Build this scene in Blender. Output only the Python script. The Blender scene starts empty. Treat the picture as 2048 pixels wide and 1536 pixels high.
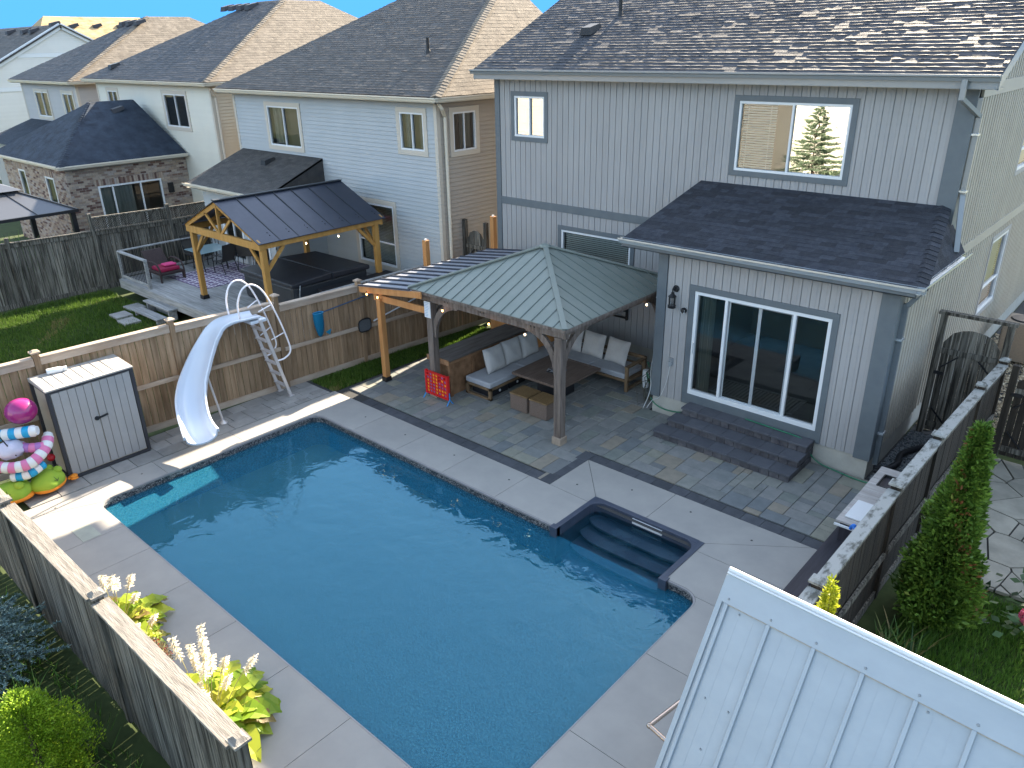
import bpy, math, random
import numpy as np
from mathutils import Vector, Matrix
random.seed(7); rng = np.random.default_rng(7)
S = bpy.context.scene
COL = S.collection
PI = math.pi
# ---------------- camera ----------------
cam = bpy.data.cameras.new('camera'); cam.sensor_width = 36; cam.lens = 36*1538.83/2048; cam.clip_start = .1; cam.clip_end = 3000
co = bpy.data.objects.new('camera', cam); COL.objects.link(co)
R_ = (.74730772,.66427,-.01662957); D_ = (.25782726,-.3129413,-.91410768); F_ = (-.61241839,.67883217,-.40513036)
co.matrix_world = Matrix(((R_[0],-D_[0],-F_[0],0),(R_[1],-D_[1],-F_[1],0),(R_[2],-D_[2],-F_[2],7.65),(0,0,0,1)))
S.camera = co
# ---------------- world and sun ----------------
EL, AZ = math.radians(28.1), math.radians(9.7)      # the sun stands behind the houses, slightly to the left
sd = Vector((-math.sin(AZ)*math.cos(EL), math.cos(AZ)*math.cos(EL), math.sin(EL)))
W = bpy.data.worlds.new('World'); S.world = W; W.use_nodes = True
nt = W.node_tree; nt.nodes.clear()
sk = nt.nodes.new('ShaderNodeTexSky'); sk.sky_type = 'NISHITA'; sk.sun_disc = False; sk.sun_elevation = EL; sk.sun_rotation = -AZ
sk.altitude = 200; sk.air_density = 1.0; sk.dust_density = .35; sk.ozone_density = 1.6
bg = nt.nodes.new('ShaderNodeBackground'); bg.inputs[1].default_value = .12
wo = nt.nodes.new('ShaderNodeOutputWorld'); # the low band of the sky is a deeper, cleaner blue than the model's pale horizon; the dome above is white-balanced
tg = nt.nodes.new('ShaderNodeTexCoord'); sx = nt.nodes.new('ShaderNodeSeparateXYZ'); nt.links.new(tg.outputs['Generated'], sx.inputs[0])
rz = nt.nodes.new('ShaderNodeMapRange'); rz.inputs[1].default_value = .10; rz.inputs[2].default_value = .30; nt.links.new(sx.outputs[2], rz.inputs[0])
wb = nt.nodes.new('ShaderNodeMix'); wb.data_type = 'RGBA'; wb.blend_type = 'MULTIPLY'; wb.inputs[0].default_value = 1; wb.inputs[7].default_value = (1.25,.99,.75,1); nt.links.new(sk.outputs[0], wb.inputs[6])
lb = nt.nodes.new('ShaderNodeMix'); lb.data_type = 'RGBA'; lb.inputs[6].default_value = (.17,.72,1.75,1); nt.links.new(rz.outputs[0], lb.inputs[0]); nt.links.new(wb.outputs[2], lb.inputs[7]); nt.links.new(lb.outputs[2], bg.inputs[0]); nt.links.new(bg.outputs[0], wo.inputs[0])
sun = bpy.data.lights.new('sun', 'SUN'); sun.energy = 3.7; sun.angle = math.radians(.5); sun.color = (1,.86,.66)
so = bpy.data.objects.new('sun', sun); COL.objects.link(so); so.rotation_euler = sd.to_track_quat('Z','Y').to_euler(); so.location = (0,0,40)
S.view_settings.view_transform = 'Standard'; S.view_settings.look = 'None'; S.view_settings.gamma = 1; S.view_settings.exposure = 2.85
S.cycles.max_bounces = 7; S.cycles.transparent_max_bounces = 12; S.cycles.use_denoising = True
S.cycles.caustics_reflective = False; S.cycles.caustics_refractive = False

# ---------------- materials ----------------
MATS = {}
def C3(c): return (c[0], c[1], c[2], 1)
def mat(name, c1, c2=None, rough=.75, scale=3, st=(1,1,1), lo=.35, hi=.65, rnd=.0, bump=0, bs=None, metal=0, spec=.4, c3=None, coat=0, emit=None, sss=0, transm=0):
    """noise blend of c1/c2, per-face random brightness (rnd) or colour pick (c3), noise bump"""
    m = bpy.data.materials.new(name); m.use_nodes = True; t = m.node_tree; N = t.nodes; L = t.links
    b = N['Principled BSDF']; b.inputs['Roughness'].default_value = rough; b.inputs['Metallic'].default_value = metal
    b.inputs['Specular IOR Level'].default_value = spec; b.inputs['Coat Weight'].default_value = coat; b.inputs['Coat Roughness'].default_value = .1
    b.inputs['Base Color'].default_value = C3(c1)
    if transm: b.inputs['Transmission Weight'].default_value = transm
    if emit: b.inputs['Emission Color'].default_value = C3(emit[:3]); b.inputs['Emission Strength'].default_value = emit[3]
    tc = N.new('ShaderNodeTexCoord'); mp = N.new('ShaderNodeMapping'); mp.inputs['Scale'].default_value = st; L.new(tc.outputs['Object'], mp.inputs[0])
    out = None
    if c2:
        n = N.new('ShaderNodeTexNoise'); n.inputs['Scale'].default_value = scale; n.inputs['Detail'].default_value = 6; n.inputs['Roughness'].default_value = .62
        L.new(mp.outputs[0], n.inputs[0])
        r = N.new('ShaderNodeValToRGB'); r.color_ramp.elements[0].position = lo; r.color_ramp.elements[1].position = hi
        r.color_ramp.elements[0].color = C3(c1); r.color_ramp.elements[1].color = C3(c2); L.new(n.outputs[0], r.inputs[0]); out = r.outputs[0]
    else:
        rgb = N.new('ShaderNodeRGB'); rgb.outputs[0].default_value = C3(c1); out = rgb.outputs[0]
    if c3:
        at = N.new('ShaderNodeAttribute'); at.attribute_name = 'rnd'
        r3 = N.new('ShaderNodeValToRGB'); r3.color_ramp.interpolation = 'CONSTANT'; e = r3.color_ramp.elements
        while len(e) > 1: e.remove(e[-1])
        for i, c in enumerate(c3):
            q = e[0] if i == 0 else e.new(i/len(c3)); q.position = i/len(c3); q.color = C3(c)
        L.new(at.outputs['Fac'], r3.inputs[0])
        mx = N.new('ShaderNodeMix'); mx.data_type = 'RGBA'; mx.blend_type = 'MULTIPLY'; mx.inputs[0].default_value = 1
        L.new(r3.outputs[0], mx.inputs[6]); L.new(out, mx.inputs[7]); out = mx.outputs[2]
    if rnd:
        at = N.new('ShaderNodeAttribute'); at.attribute_name = 'rnd'
        mr = N.new('ShaderNodeMapRange'); mr.inputs[3].default_value = 1-rnd; mr.inputs[4].default_value = 1+rnd
        L.new(at.outputs['Fac'], mr.inputs[0])
        mx = N.new('ShaderNodeMix'); mx.data_type = 'RGBA'; mx.blend_type = 'MULTIPLY'; mx.inputs[0].default_value = 1
        cb = N.new('ShaderNodeCombineXYZ'); 
        for i in range(3): L.new(mr.outputs[0], cb.inputs[i])
        L.new(out, mx.inputs[6]); L.new(cb.outputs[0], mx.inputs[7]); out = mx.outputs[2]
    L.new(out, b.inputs['Base Color'])
    if bump:
        n2 = N.new('ShaderNodeTexNoise'); n2.inputs['Scale'].default_value = bs or scale*4; n2.inputs['Detail'].default_value = 4; L.new(mp.outputs[0], n2.inputs[0])
        bp = N.new('ShaderNodeBump'); bp.inputs['Strength'].default_value = bump; bp.inputs['Distance'].default_value = .02
        L.new(n2.outputs[0], bp.inputs['Height']); L.new(bp.outputs[0], b.inputs['Normal'])
    MATS[name] = m; return m
def leafmat(name, c1, c2, c3=None, tr=.35, rough=.5):
    m = bpy.data.materials.new(name); m.use_nodes = True; t = m.node_tree; N = t.nodes; L = t.links; N.clear()
    at = N.new('ShaderNodeAttribute'); at.attribute_name = 'rnd'; r = N.new('ShaderNodeValToRGB'); e = r.color_ramp.elements
    e[0].color = C3(c1); e[1].color = C3(c2); e[0].position = .1; e[1].position = .8
    if c3: q = e.new(.955); q.color = C3(c3); e[1].position = .8
    L.new(at.outputs['Fac'], r.inputs[0])
    p = N.new('ShaderNodeBsdfPrincipled'); p.inputs['Roughness'].default_value = rough; p.inputs['Specular IOR Level'].default_value = .3; L.new(r.outputs[0], p.inputs['Base Color'])
    tl = N.new('ShaderNodeBsdfTranslucent'); L.new(r.outputs[0], tl.inputs[0]); mx = N.new('ShaderNodeMixShader'); mx.inputs[0].default_value = tr
    L.new(p.outputs[0], mx.inputs[1]); L.new(tl.outputs[0], mx.inputs[2]); o = N.new('ShaderNodeOutputMaterial'); L.new(mx.outputs[0], o.inputs[0])
    return m
def glassmat(name, tint=(.55,.62,.62), ior=1.7, base=.0, rough=0.0):
    m = bpy.data.materials.new(name); m.use_nodes = True; t = m.node_tree; N = t.nodes; L = t.links; N.clear()
    fr = N.new('ShaderNodeFresnel'); fr.inputs[0].default_value = ior; ad = N.new('ShaderNodeMath'); ad.operation = 'MAXIMUM'; ad.inputs[1].default_value = base; L.new(fr.outputs[0], ad.inputs[0])
    tr = N.new('ShaderNodeBsdfTransparent'); tr.inputs[0].default_value = C3(tint); gl = N.new('ShaderNodeBsdfGlossy'); gl.inputs['Roughness'].default_value = rough
    tc = N.new('ShaderNodeTexCoord'); n = N.new('ShaderNodeTexNoise'); n.inputs['Scale'].default_value = 1.3; L.new(tc.outputs['Object'], n.inputs[0])
    bp = N.new('ShaderNodeBump'); bp.inputs['Strength'].default_value = .08; bp.inputs['Distance'].default_value = .03; L.new(n.outputs[0], bp.inputs['Height']); L.new(bp.outputs[0], gl.inputs['Normal'])
    mx = N.new('ShaderNodeMixShader'); L.new(ad.outputs[0], mx.inputs[0]); L.new(tr.outputs[0], mx.inputs[1]); L.new(gl.outputs[0], mx.inputs[2])
    o = N.new('ShaderNodeOutputMaterial'); L.new(mx.outputs[0], o.inputs[0]); return m

# ---------------- mesh building ----------------
ORG = {}
class MB:
    def __init__(s): s.v = []; s.f = []; s.r = []
    def face(s, pts, r=None):
        i = len(s.v); s.v += [tuple(p) for p in pts]; s.f.append(tuple(range(i, i+len(pts)))); s.r.append(random.random() if r is None else r)
    def mesh(s, vs, fs, r=None):
        i = len(s.v); s.v += [tuple(p) for p in vs]; r = random.random() if r is None else r
        for f in fs: s.f.append(tuple(i+k for k in f)); s.r.append(r)
    def hexa(s, p, r=None):   # 8 points: bottom 4 ccw, top 4 ccw
        s.mesh(p, [(3,2,1,0),(4,5,6,7),(0,1,5,4),(1,2,6,5),(2,3,7,6),(3,0,4,7)], r)
    def box(s, x0, y0, z0, x1, y1, z1, r=None):
        if x0 > x1: x0, x1 = x1, x0
        if y0 > y1: y0, y1 = y1, y0
        if z0 > z1: z0, z1 = z1, z0
        s.hexa([(x0,y0,z0),(x1,y0,z0),(x1,y1,z0),(x0,y1,z0),(x0,y0,z1),(x1,y0,z1),(x1,y1,z1),(x0,y1,z1)], r)
    def beam(s, a, b, w, h, up=(0,0,1), r=None, w2=None, h2=None):  # bar from a to b, w sideways, h along 'up'
        a = Vector(a); b = Vector(b); d = (b-a).normalized(); u = Vector(up); sx = d.cross(u)
        if sx.length < 1e-4: sx = d.cross(Vector((1,0,0)))
        sx.normalize(); u = sx.cross(d).normalized(); w2 = w if w2 is None else w2; h2 = h if h2 is None else h2; P = []
        for c, ww, hh in ((a,w,h),(b,w2,h2)):
            P += [c-sx*ww/2-u*hh/2, c+sx*ww/2-u*hh/2, c+sx*ww/2+u*hh/2, c-sx*ww/2+u*hh/2]
        s.hexa(P, r)
    def tube(s, pts, rad, n=8, closed=False, r=None, caps=True):
        pts = [Vector(p) for p in pts]; m = len(pts); ring = []; base = len(s.v); prev = None
        for i, p in enumerate(pts):
            if closed: d = pts[(i+1)%m]-pts[i-1]
            else: d = pts[min(i+1,m-1)]-pts[max(i-1,0)]
            d.normalize()
            if prev is None: x = d.orthogonal().normalized()
            else:
                x = prev-d*prev.dot(d); x = x.normalized() if x.length > 1e-5 else d.orthogonal().normalized()
            prev = x; y = d.cross(x); rr = rad[i] if hasattr(rad,'__len__') else rad
            s.v += [tuple(p+(x*math.cos(2*PI*k/n)+y*math.sin(2*PI*k/n))*rr) for k in range(n)]
        r = random.random() if r is None else r
        for i in range(m if closed else m-1):
            j = (i+1)%m
            for k in range(n):
                l = (k+1)%n; s.f.append((base+i*n+k, base+i*n+l, base+j*n+l, base+j*n+k)); s.r.append(r)
        if caps and not closed:
            s.f.append(tuple(base+k for k in reversed(range(n)))); s.r.append(r)
            s.f.append(tuple(base+(m-1)*n+k for k in range(n))); s.r.append(r)
    def lathe(s, c, prof, n=20, axis=(0,0,1), r=None):
        a = Vector(axis).normalized(); x = a.orthogonal().normalized(); y = a.cross(x); c = Vector(c); base = len(s.v); r = random.random() if r is None else r
        for rad, h in prof: s.v += [tuple(c+a*h+(x*math.cos(2*PI*k/n)+y*math.sin(2*PI*k/n))*rad) for k in range(n)]
        for i in range(len(prof)-1):
            for k in range(n):
                l = (k+1)%n; s.f.append((base+i*n+k, base+i*n+l, base+(i+1)*n+l, base+(i+1)*n+k)); s.r.append(r)
    def ell(s, c, rx, ry, rz, n=16, m=10, M=None, fn=None, r=None):
        base = len(s.v); r = random.random() if r is None else r
        for i in range(m+1):
            th = PI*i/m
            for k in range(n):
                ph = 2*PI*k/n; p = Vector((math.sin(th)*math.cos(ph), math.sin(th)*math.sin(ph), math.cos(th)))
                if fn: p = Vector(fn(p))
                p = Vector((p.x*rx, p.y*ry, p.z*rz))
                if M: p = M @ p
                s.v.append(tuple(p+Vector(c)))
        for i in range(m):
            for k in range(n): l = (k+1)%n; s.f.append((base+i*n+k, base+(i+1)*n+k, base+(i+1)*n+l, base+i*n+l)); s.r.append(r)
    def prism(s, poly, z0, z1, r=None):
        n = len(poly); vs = [(x,y,z0) for x,y in poly]+[(x,y,z1) for x,y in poly]
        s.mesh(vs, [tuple(reversed(range(n))), tuple(range(n,2*n))]+[(i,(i+1)%n,n+(i+1)%n,n+i) for i in range(n)], r)
    def build(s, name, m, parent=None, smooth=False, loc=None, bevel=0, M=None):
        me = bpy.data.meshes.new(name); off = Vector((0,0,0))
        o = bpy.data.objects.new(name, me)
        if parent is not None: off = ORG.get(parent.name, Vector((0,0,0)))
        elif loc is not None: off = Vector(loc); o.location = off
        ORG[o.name] = off
        vs = s.v
        if M is not None: vs = [tuple(M @ Vector(p)) for p in vs]
        me.from_pydata([(p[0]-off[0], p[1]-off[1], p[2]-off[2]) for p in vs], [], s.f); me.update()
        at = me.attributes.new('rnd', 'FLOAT', 'FACE'); at.data.foreach_set('value', s.r)
        if smooth:
            me.polygons.foreach_set('use_smooth', [True]*len(me.polygons))
            if smooth != 1: me.set_sharp_from_angle(angle=math.radians(smooth))
        if bevel:
            b = o.modifiers.new('bevel', 'BEVEL'); b.width = bevel; b.segments = 2; b.limit_method = 'ANGLE'; b.angle_limit = math.radians(40)
        me.materials.append(m); COL.objects.link(o)
        if parent is not None: o.parent = parent
        return o
def tag(o, label=None, cat=None, group=None, kind=None):
    if label: o['label'] = label
    if cat: o['category'] = cat
    if group: o['group'] = group
    if kind: o['kind'] = kind
    return o
def thing(name, label, cat, loc=(0,0,0), group=None):
    o = bpy.data.objects.new(name, None); o.empty_display_size = .2; o.location = loc; COL.objects.link(o); ORG[o.name] = Vector(loc)
    return tag(o, label, cat, group)
def npmesh(name, V, F, m, rnd=None, parent=None, loc=None, k=4):
    me = bpy.data.meshes.new(name); V = np.asarray(V, dtype=np.float32); F = np.asarray(F, dtype=np.int32)
    o = bpy.data.objects.new(name, me); off = np.zeros(3)
    if parent is not None: off = np.array(ORG.get(parent.name, (0,0,0)))
    elif loc is not None: off = np.array(loc); o.location = loc
    ORG[o.name] = Vector(off); V = V-off.astype(np.float32)
    me.vertices.add(len(V)); me.vertices.foreach_set('co', V.ravel()); n = len(F)
    me.loops.add(n*k); me.loops.foreach_set('vertex_index', F.ravel()); me.polygons.add(n); me.polygons.foreach_set('loop_start', np.arange(0, n*k, k, dtype=np.int32))
    try: me.polygons.foreach_set('loop_total', np.full(n, k, dtype=np.int32))
    except Exception: pass
    me.update(calc_edges=True)
    at = me.attributes.new('rnd', 'FLOAT', 'FACE'); at.data.foreach_set('value', np.asarray(rnd if rnd is not None else rng.random(n), dtype=np.float32))
    me.materials.append(m); COL.objects.link(o)
    if parent is not None: o.parent = parent
    return o
def copy_tree(o, loc=None, rot=None, parent=None):
    c = o.copy(); COL.objects.link(c); c.parent = parent
    if parent is None:
        if loc is not None: c.location = loc
        if rot is not None: c.rotation_euler = rot
    for ch in list(o.children): copy_tree(ch, parent=c)
    return c

# ---------------- palette ----------------
m_gray   = mat('light_grey_siding', (.335,.325,.32), (.30,.29,.285), rough=.55, scale=1.5, rnd=.015, st=(1,1,.3))
m_grayr  = mat('warm_lit_grey_siding', (.38,.345,.29), (.345,.31,.26), rough=.55, scale=1.5, rnd=.03)  # copy of the grey siding for the right wall, warm grazing light in its colour
m_trim   = mat('slate_trim', (.105,.122,.135), (.12,.138,.15), rough=.5, scale=4)
m_white  = mat('white_vinyl', (.66,.67,.68), rough=.35)
m_shing  = mat('charcoal_shingle', (.022,.025,.034), (.04,.042,.052), rough=.93, scale=9, rnd=.35, bump=.5, bs=160)
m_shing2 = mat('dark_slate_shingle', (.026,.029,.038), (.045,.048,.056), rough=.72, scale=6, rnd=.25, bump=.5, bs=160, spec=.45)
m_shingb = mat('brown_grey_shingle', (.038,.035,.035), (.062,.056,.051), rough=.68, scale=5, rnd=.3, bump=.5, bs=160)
m_shinglit = mat('sunlit_tan_shingle', (.155,.13,.105), (.215,.182,.145), rough=.95, scale=4, rnd=.16, bump=.5, bs=160)  # sunlit copy of the roof shingles: right-hand slopes get their sun in the colour
m_shingblk = mat('blue_black_shingle', (.014,.022,.036), (.03,.042,.062), rough=.9, scale=2.5, rnd=.2, bump=.4, bs=160)
m_sidw   = mat('pale_siding', (.38,.40,.41), (.35,.37,.38), rough=.5, scale=.8, rnd=.02)
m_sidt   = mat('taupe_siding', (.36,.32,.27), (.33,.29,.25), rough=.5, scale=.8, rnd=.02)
m_sidc   = mat('cream_siding', (.60,.58,.50), (.56,.54,.47), rough=.5, scale=.8, rnd=.02)
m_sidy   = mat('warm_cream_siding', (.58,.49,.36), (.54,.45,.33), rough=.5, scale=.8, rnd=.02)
m_sidg   = mat('stone_siding', (.40,.38,.36), (.37,.35,.33), rough=.5, scale=.8, rnd=.02)
m_sidk   = mat('ivory_siding', (.66,.64,.60), (.62,.60,.56), rough=.5, scale=.8, rnd=.02)
m_almond = mat('almond_trim', (.50,.45,.38), rough=.45)
m_beige  = mat('beige_gutter', (.62,.56,.46), rough=.4)
m_found  = mat('parged_concrete', (.43,.41,.36), (.36,.34,.30), rough=.9, scale=3, bump=.2, bs=60)
m_slab   = mat('smooth_concrete', (.33,.31,.285), (.25,.238,.225), rough=.8, scale=1.7, lo=.22, hi=.85, rnd=.045, bump=.05, bs=220)
m_gutter = mat('grey_gutter', (.24,.255,.265), rough=.3, metal=.2)
m_guttl  = mat('light_metal_gutter', (.50,.54,.57), rough=.25, metal=.6)
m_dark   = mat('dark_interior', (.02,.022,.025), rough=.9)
m_room   = mat('room_wall', (.17,.155,.13), rough=.9)
m_roomf  = mat('room_floor', (.24,.24,.21), (.17,.175,.155), rough=.5, scale=2)
m_blind  = mat('slat_blind', (.80,.84,.82), rough=.5)
m_blindd = mat('grey_slat_blind', (.14,.15,.16), rough=.5)
m_curt   = mat('curtain_cloth', (.45,.46,.42), (.36,.38,.34), rough=.9, scale=6, st=(1,1,.1))
m_glass  = glassmat('window_glass', (.78,.82,.82), 1.75)
m_glassr = glassmat('mirror_like_glass', (.35,.38,.4), 1.7, base=.5)
m_glassm = glassmat('half_mirror_glass', (.72,.76,.78), 1.7, base=.13)
m_glassd = glassmat('door_glass', (.55,.6,.58), 1.6, base=.08)
m_fwood  = mat('fence_wood_tan', (.18,.112,.06), (.31,.21,.13), rough=.85, scale=5, st=(3,3,.22), rnd=.2, bump=.25, bs=30)
m_fgray  = mat('fence_wood_grey', (.03,.026,.02), (.17,.155,.13), rough=.9, scale=6, st=(4,4,.18), lo=.4, hi=.6, rnd=.35, bump=.4, bs=24)
m_fbrown = mat('fence_wood_brown', (.014,.011,.008), (.038,.029,.021), rough=.9, scale=6, st=(3,3,.2), rnd=.2, bump=.3, bs=30)
m_cap    = mat('weathered_cap_board', (.27,.25,.225), (.42,.40,.37), rough=.9, scale=5, st=(1,.5,1), rnd=.1, bump=.35, bs=40)
m_capn   = mat('pale_cap_board', (.13,.115,.10), (.27,.25,.22), rough=.9, scale=9, st=(.25,3,1), rnd=.12, bump=.5, bs=40)
m_capk   = mat('mottled_cap_board', (.085,.085,.075), (.29,.29,.275), rough=.9, scale=9, st=(1,.45,1), lo=.36, hi=.5, rnd=.06, bump=.4, bs=40)
m_capt   = mat('tan_rail_board', (.30,.22,.16), (.42,.34,.27), rough=.85, scale=6, st=(1,.2,1), rnd=.08, bump=.2)
m_orange = mat('cedar_stain', (.40,.17,.055), (.50,.24,.085), rough=.6, scale=4, st=(2,2,.3), rnd=.08, bump=.1)
m_yell   = mat('golden_timber', (.36,.185,.045), (.46,.25,.07), rough=.55, scale=4, st=(2,2,.3), rnd=.06)
m_gazw   = mat('grey_brown_timber', (.085,.062,.05), (.20,.16,.135), rough=.85, scale=5, st=(3,3,.25), rnd=.08, bump=.3)
m_gazr   = mat('sage_metal_roof', (.165,.188,.165), (.19,.21,.188), rough=.42, scale=2, metal=.25, rnd=.03)
m_ribd   = mat('navy_rib', (.03,.035,.05), rough=.5)
m_blkr   = mat('blue_black_metal_roof', (.035,.042,.062), (.045,.052,.075), rough=.38, scale=2, metal=.4, spec=.5)
m_perg   = mat('navy_metal_roof', (.30,.31,.35), rough=.35, metal=.1)
m_seam   = mat('dark_seam', (.02,.024,.03), rough=.6)
m_wmetal = mat('white_metal_roof', (.34,.37,.40), (.30,.33,.36), rough=.36, scale=2.6, st=(1,3,.5), lo=.3, hi=.75, metal=.15, rnd=.02)
m_wmets  = mat('white_metal_side', (.42,.46,.5), rough=.5)
m_black  = mat('black_metal', (.012,.012,.014), rough=.45)
m_blackp = mat('black_plastic', (.014,.014,.017), rough=.6)
m_deck   = mat('grey_deck_boards', (.19,.185,.18), (.33,.33,.325), rough=.85, scale=5, st=(.25,3,3), rnd=.14, bump=.25)
m_paver  = mat('slate_pavers', (1,1,1), (.78,.80,.80), rough=.8, scale=5, st=(1,1,1), bump=.2, bs=45, c3=[(.22,.215,.205),(.24,.235,.21),(.165,.175,.18),(.25,.24,.195),(.20,.20,.19),(.23,.225,.215),(.17,.172,.17),(.26,.225,.18),(.205,.21,.205),(.19,.20,.18)])
m_paverb = mat('charcoal_border_pavers', (.05,.053,.062), (.07,.073,.082), rough=.85, scale=6, rnd=.18, bump=.2, bs=60)
m_sand   = mat('joint_sand', (.045,.045,.045), rough=1)
m_stone  = mat('grey_paver', (.22,.21,.20), (.29,.28,.265), rough=.9, scale=3, rnd=.15, bump=.2)
m_step   = mat('charcoal_step_block', (.055,.052,.06), (.10,.095,.10), rough=.9, scale=6, rnd=.2, bump=.6, bs=30)
m_stept  = mat('step_tread', (.07,.072,.085), (.09,.092,.105), rough=.85, scale=3, rnd=.1, bump=.1)
m_flag   = mat('flagstone', (.22,.205,.17), (.31,.285,.235), rough=.9, scale=2.2, rnd=.15, bump=.3)
m_soil   = mat('lawn_soil', (.03,.045,.012), (.05,.07,.02), rough=1, scale=3)
m_mulch  = mat('dark_mulch', (.012,.01,.009), (.04,.032,.028), rough=1, scale=30, bump=1, bs=60)
m_gravel = mat('grey_gravel', (1,1,1), rough=.9, c3=[(.10,.11,.12),(.16,.17,.18),(.08,.085,.09),(.2,.2,.2)])
m_gravelt= mat('tan_gravel', (1,1,1), rough=.9, c3=[(.42,.33,.22),(.3,.23,.15),(.5,.42,.3),(.2,.16,.11)])
m_plas   = mat('white_gloss_fibreglass', (.56,.60,.67), rough=.22, spec=.6, coat=.5)
m_chrome = mat('brushed_white_steel', (.60,.56,.55), rough=.3, metal=.35)
m_chromp = mat('painted_white_tube', (.78,.74,.76), rough=.3)
m_brz    = mat('bronze_tube', (.45,.36,.30), rough=.25, metal=.9)
m_shed   = mat('resin_shed_panel', (.33,.315,.31), (.29,.28,.275), rough=.65, scale=2, rnd=.03)
m_shedr  = mat('resin_shed_roof', (.30,.28,.26), (.36,.335,.31), rough=.7, scale=3)
m_shedk  = mat('charcoal_resin', (.03,.03,.036), rough=.6)
m_cush   = mat('oatmeal_cushion', (.42,.40,.385), (.37,.355,.345), rough=.95, scale=5, bump=.25, bs=6)
m_cushs  = mat('grey_seat_cushion', (.34,.345,.365), (.30,.305,.325), rough=.95, scale=5, bump=.15, bs=200)
m_teak   = mat('dark_teak', (.13,.082,.045), (.19,.125,.07), rough=.6, scale=6, st=(2,2,.4))
m_tabl   = mat('brown_table_board', (.085,.058,.045), (.13,.092,.073), rough=.55, scale=5, st=(4,.5,1), rnd=.1)
m_wick   = mat('tan_wicker', (.20,.145,.115), (.13,.09,.07), rough=.8, scale=60, bump=.8, bs=120)
m_wickt  = mat('golden_weave_top', (.20,.125,.055), (.12,.07,.03), rough=.5, scale=14, st=(1,6,1), bump=.3)
m_bar    = mat('rough_sawn_wood', (.17,.085,.04), (.29,.155,.08), rough=.8, scale=7, st=(1,1,.8), rnd=.15, bump=.5, bs=30)
m_bart   = mat('weathered_bar_top', (.10,.085,.075), (.17,.15,.14), rough=.7, scale=5, st=(3,.3,1), rnd=.12)
# ---------------- setting: ground, lawns ----------------
g = MB(); g.face([(-400,-300,-.75),(400,-300,-.75),(400,500,-.75),(-400,500,-.75)], .5); tag(g.build('ground', mat('far_ground',(.10,.12,.06),(.16,.16,.10),rough=1,scale=.05)), kind='structure')
def slab_sheet(name, x0, y0, x1, y1, z, m, holes=()):
    b = MB(); xs = sorted({x0,x1,*[h[0] for h in holes],*[h[2] for h in holes]}); ys = sorted({y0,y1,*[h[1] for h in holes],*[h[3] for h in holes]})
    for i in range(len(xs)-1):
        for j in range(len(ys)-1):
            cx, cy = (xs[i]+xs[i+1])/2, (ys[j]+ys[j+1])/2
            if any(h[0]<cx<h[2] and h[1]<cy<h[3] for h in holes): continue
            b.face([(xs[i],ys[j],z),(xs[i+1],ys[j],z),(xs[i+1],ys[j+1],z),(xs[i],ys[j+1],z)], .5)
    return tag(b.build(name, m), kind='structure')
PX0, PX1, PY0, PY1 = -13.93, -4.12, 3.87, 8.76        # pool opening
SX0, SX1, SY1 = -6.97, -4.76, 9.97                    # stair alcove
slab_sheet('soil', -80, -12, 12, 40, -.06, m_soil, [(PX0-.2,PY0-.2,PX1+.2,PY1+.2),(SX0-.1,PY1-.3,SX1+.1,SY1+.1)])
m_blade = leafmat('grass_blade', (.035,.075,.012), (.12,.20,.03), (.25,.2,.08), tr=.3)
m_bladeb = leafmat('lush_grass_blade', (.045,.11,.018), (.13,.25,.04), (.2,.3,.06), tr=.35)
def grass(name, polys, dens, h, m, label, z=0., lean=.5, w=.012):
    """polys: list of (x0,y0,x1,y1) rects; triangle blades"""
    Vs = []; RN = []
    for x0,y0,x1,y1 in polys:
        n = int((x1-x0)*(y1-y0)*dens); c = np.stack([rng.uniform(x0,x1,n), rng.uniform(y0,y1,n), np.full(n,z-.05)], 1)
        a = rng.uniform(0,2*PI,n); hh = (h+.05)*rng.uniform(.55,1.25,n); ww = w*rng.uniform(.6,1.4,n)
        clump = .6+.6*np.sin(c[:,0]*3.1+np.sin(c[:,1]*2.3)*2)*np.sin(c[:,1]*2.7)
        hh = hh*np.clip(.75+.35*clump, .5, 1.3)
        dx, dy = np.cos(a)*ww, np.sin(a)*ww; la = rng.uniform(0,2*PI,n); ll = hh*lean*rng.uniform(.1,1,n)
        pn = .5+.25*np.sin(c[:,0]*1.7+2*np.sin(c[:,1]*.9))+.25*np.sin(c[:,1]*2.1+1.5*np.sin(c[:,0]*1.3)); rv = np.clip(rng.random(n)*.7+.25*pn,0,.9); rv[(pn > .93) & (rng.random(n) < .45)] = .97; RN.append(rv)
        p0 = c+np.stack([dx,dy,0*dx],1); p1 = c-np.stack([dx,dy,0*dx],1); p2 = c+np.stack([np.cos(la)*ll,np.sin(la)*ll,hh],1)
        Vs.append(np.stack([p0,p1,p2],1).reshape(-1,3))
    V = np.concatenate(Vs); F = np.arange(len(V)).reshape(-1,3)
    o = npmesh(name, V, F, m, np.concatenate(RN), k=3); return tag(o, label, 'grass', kind='stuff')
grass('neighbour_lawn', [(-28,3.2,-16.2,9.9)], 900, .06, m_blade, 'shaded neighbouring lawn with one sunlit strip beyond the left fence')
grass('fence_grass', [(-15.55,9.78,-14.66,15.4)], 3200, .05, m_blade, 'narrow grass strip along the base of the wood fence by the pergola')
grass('side_lawn', [(-1.75,2.5,3.2,11.55)], 2600, .055, m_bladeb, 'lush green lawn beyond the right fence', w=.008)
grass('rough_grass', [(-13.5,-.5,-4,1.85)], 150, .14, m_bladeb, 'sparse tall grass growing in dark soil at the foot of the near fence', lean=.9)

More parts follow.
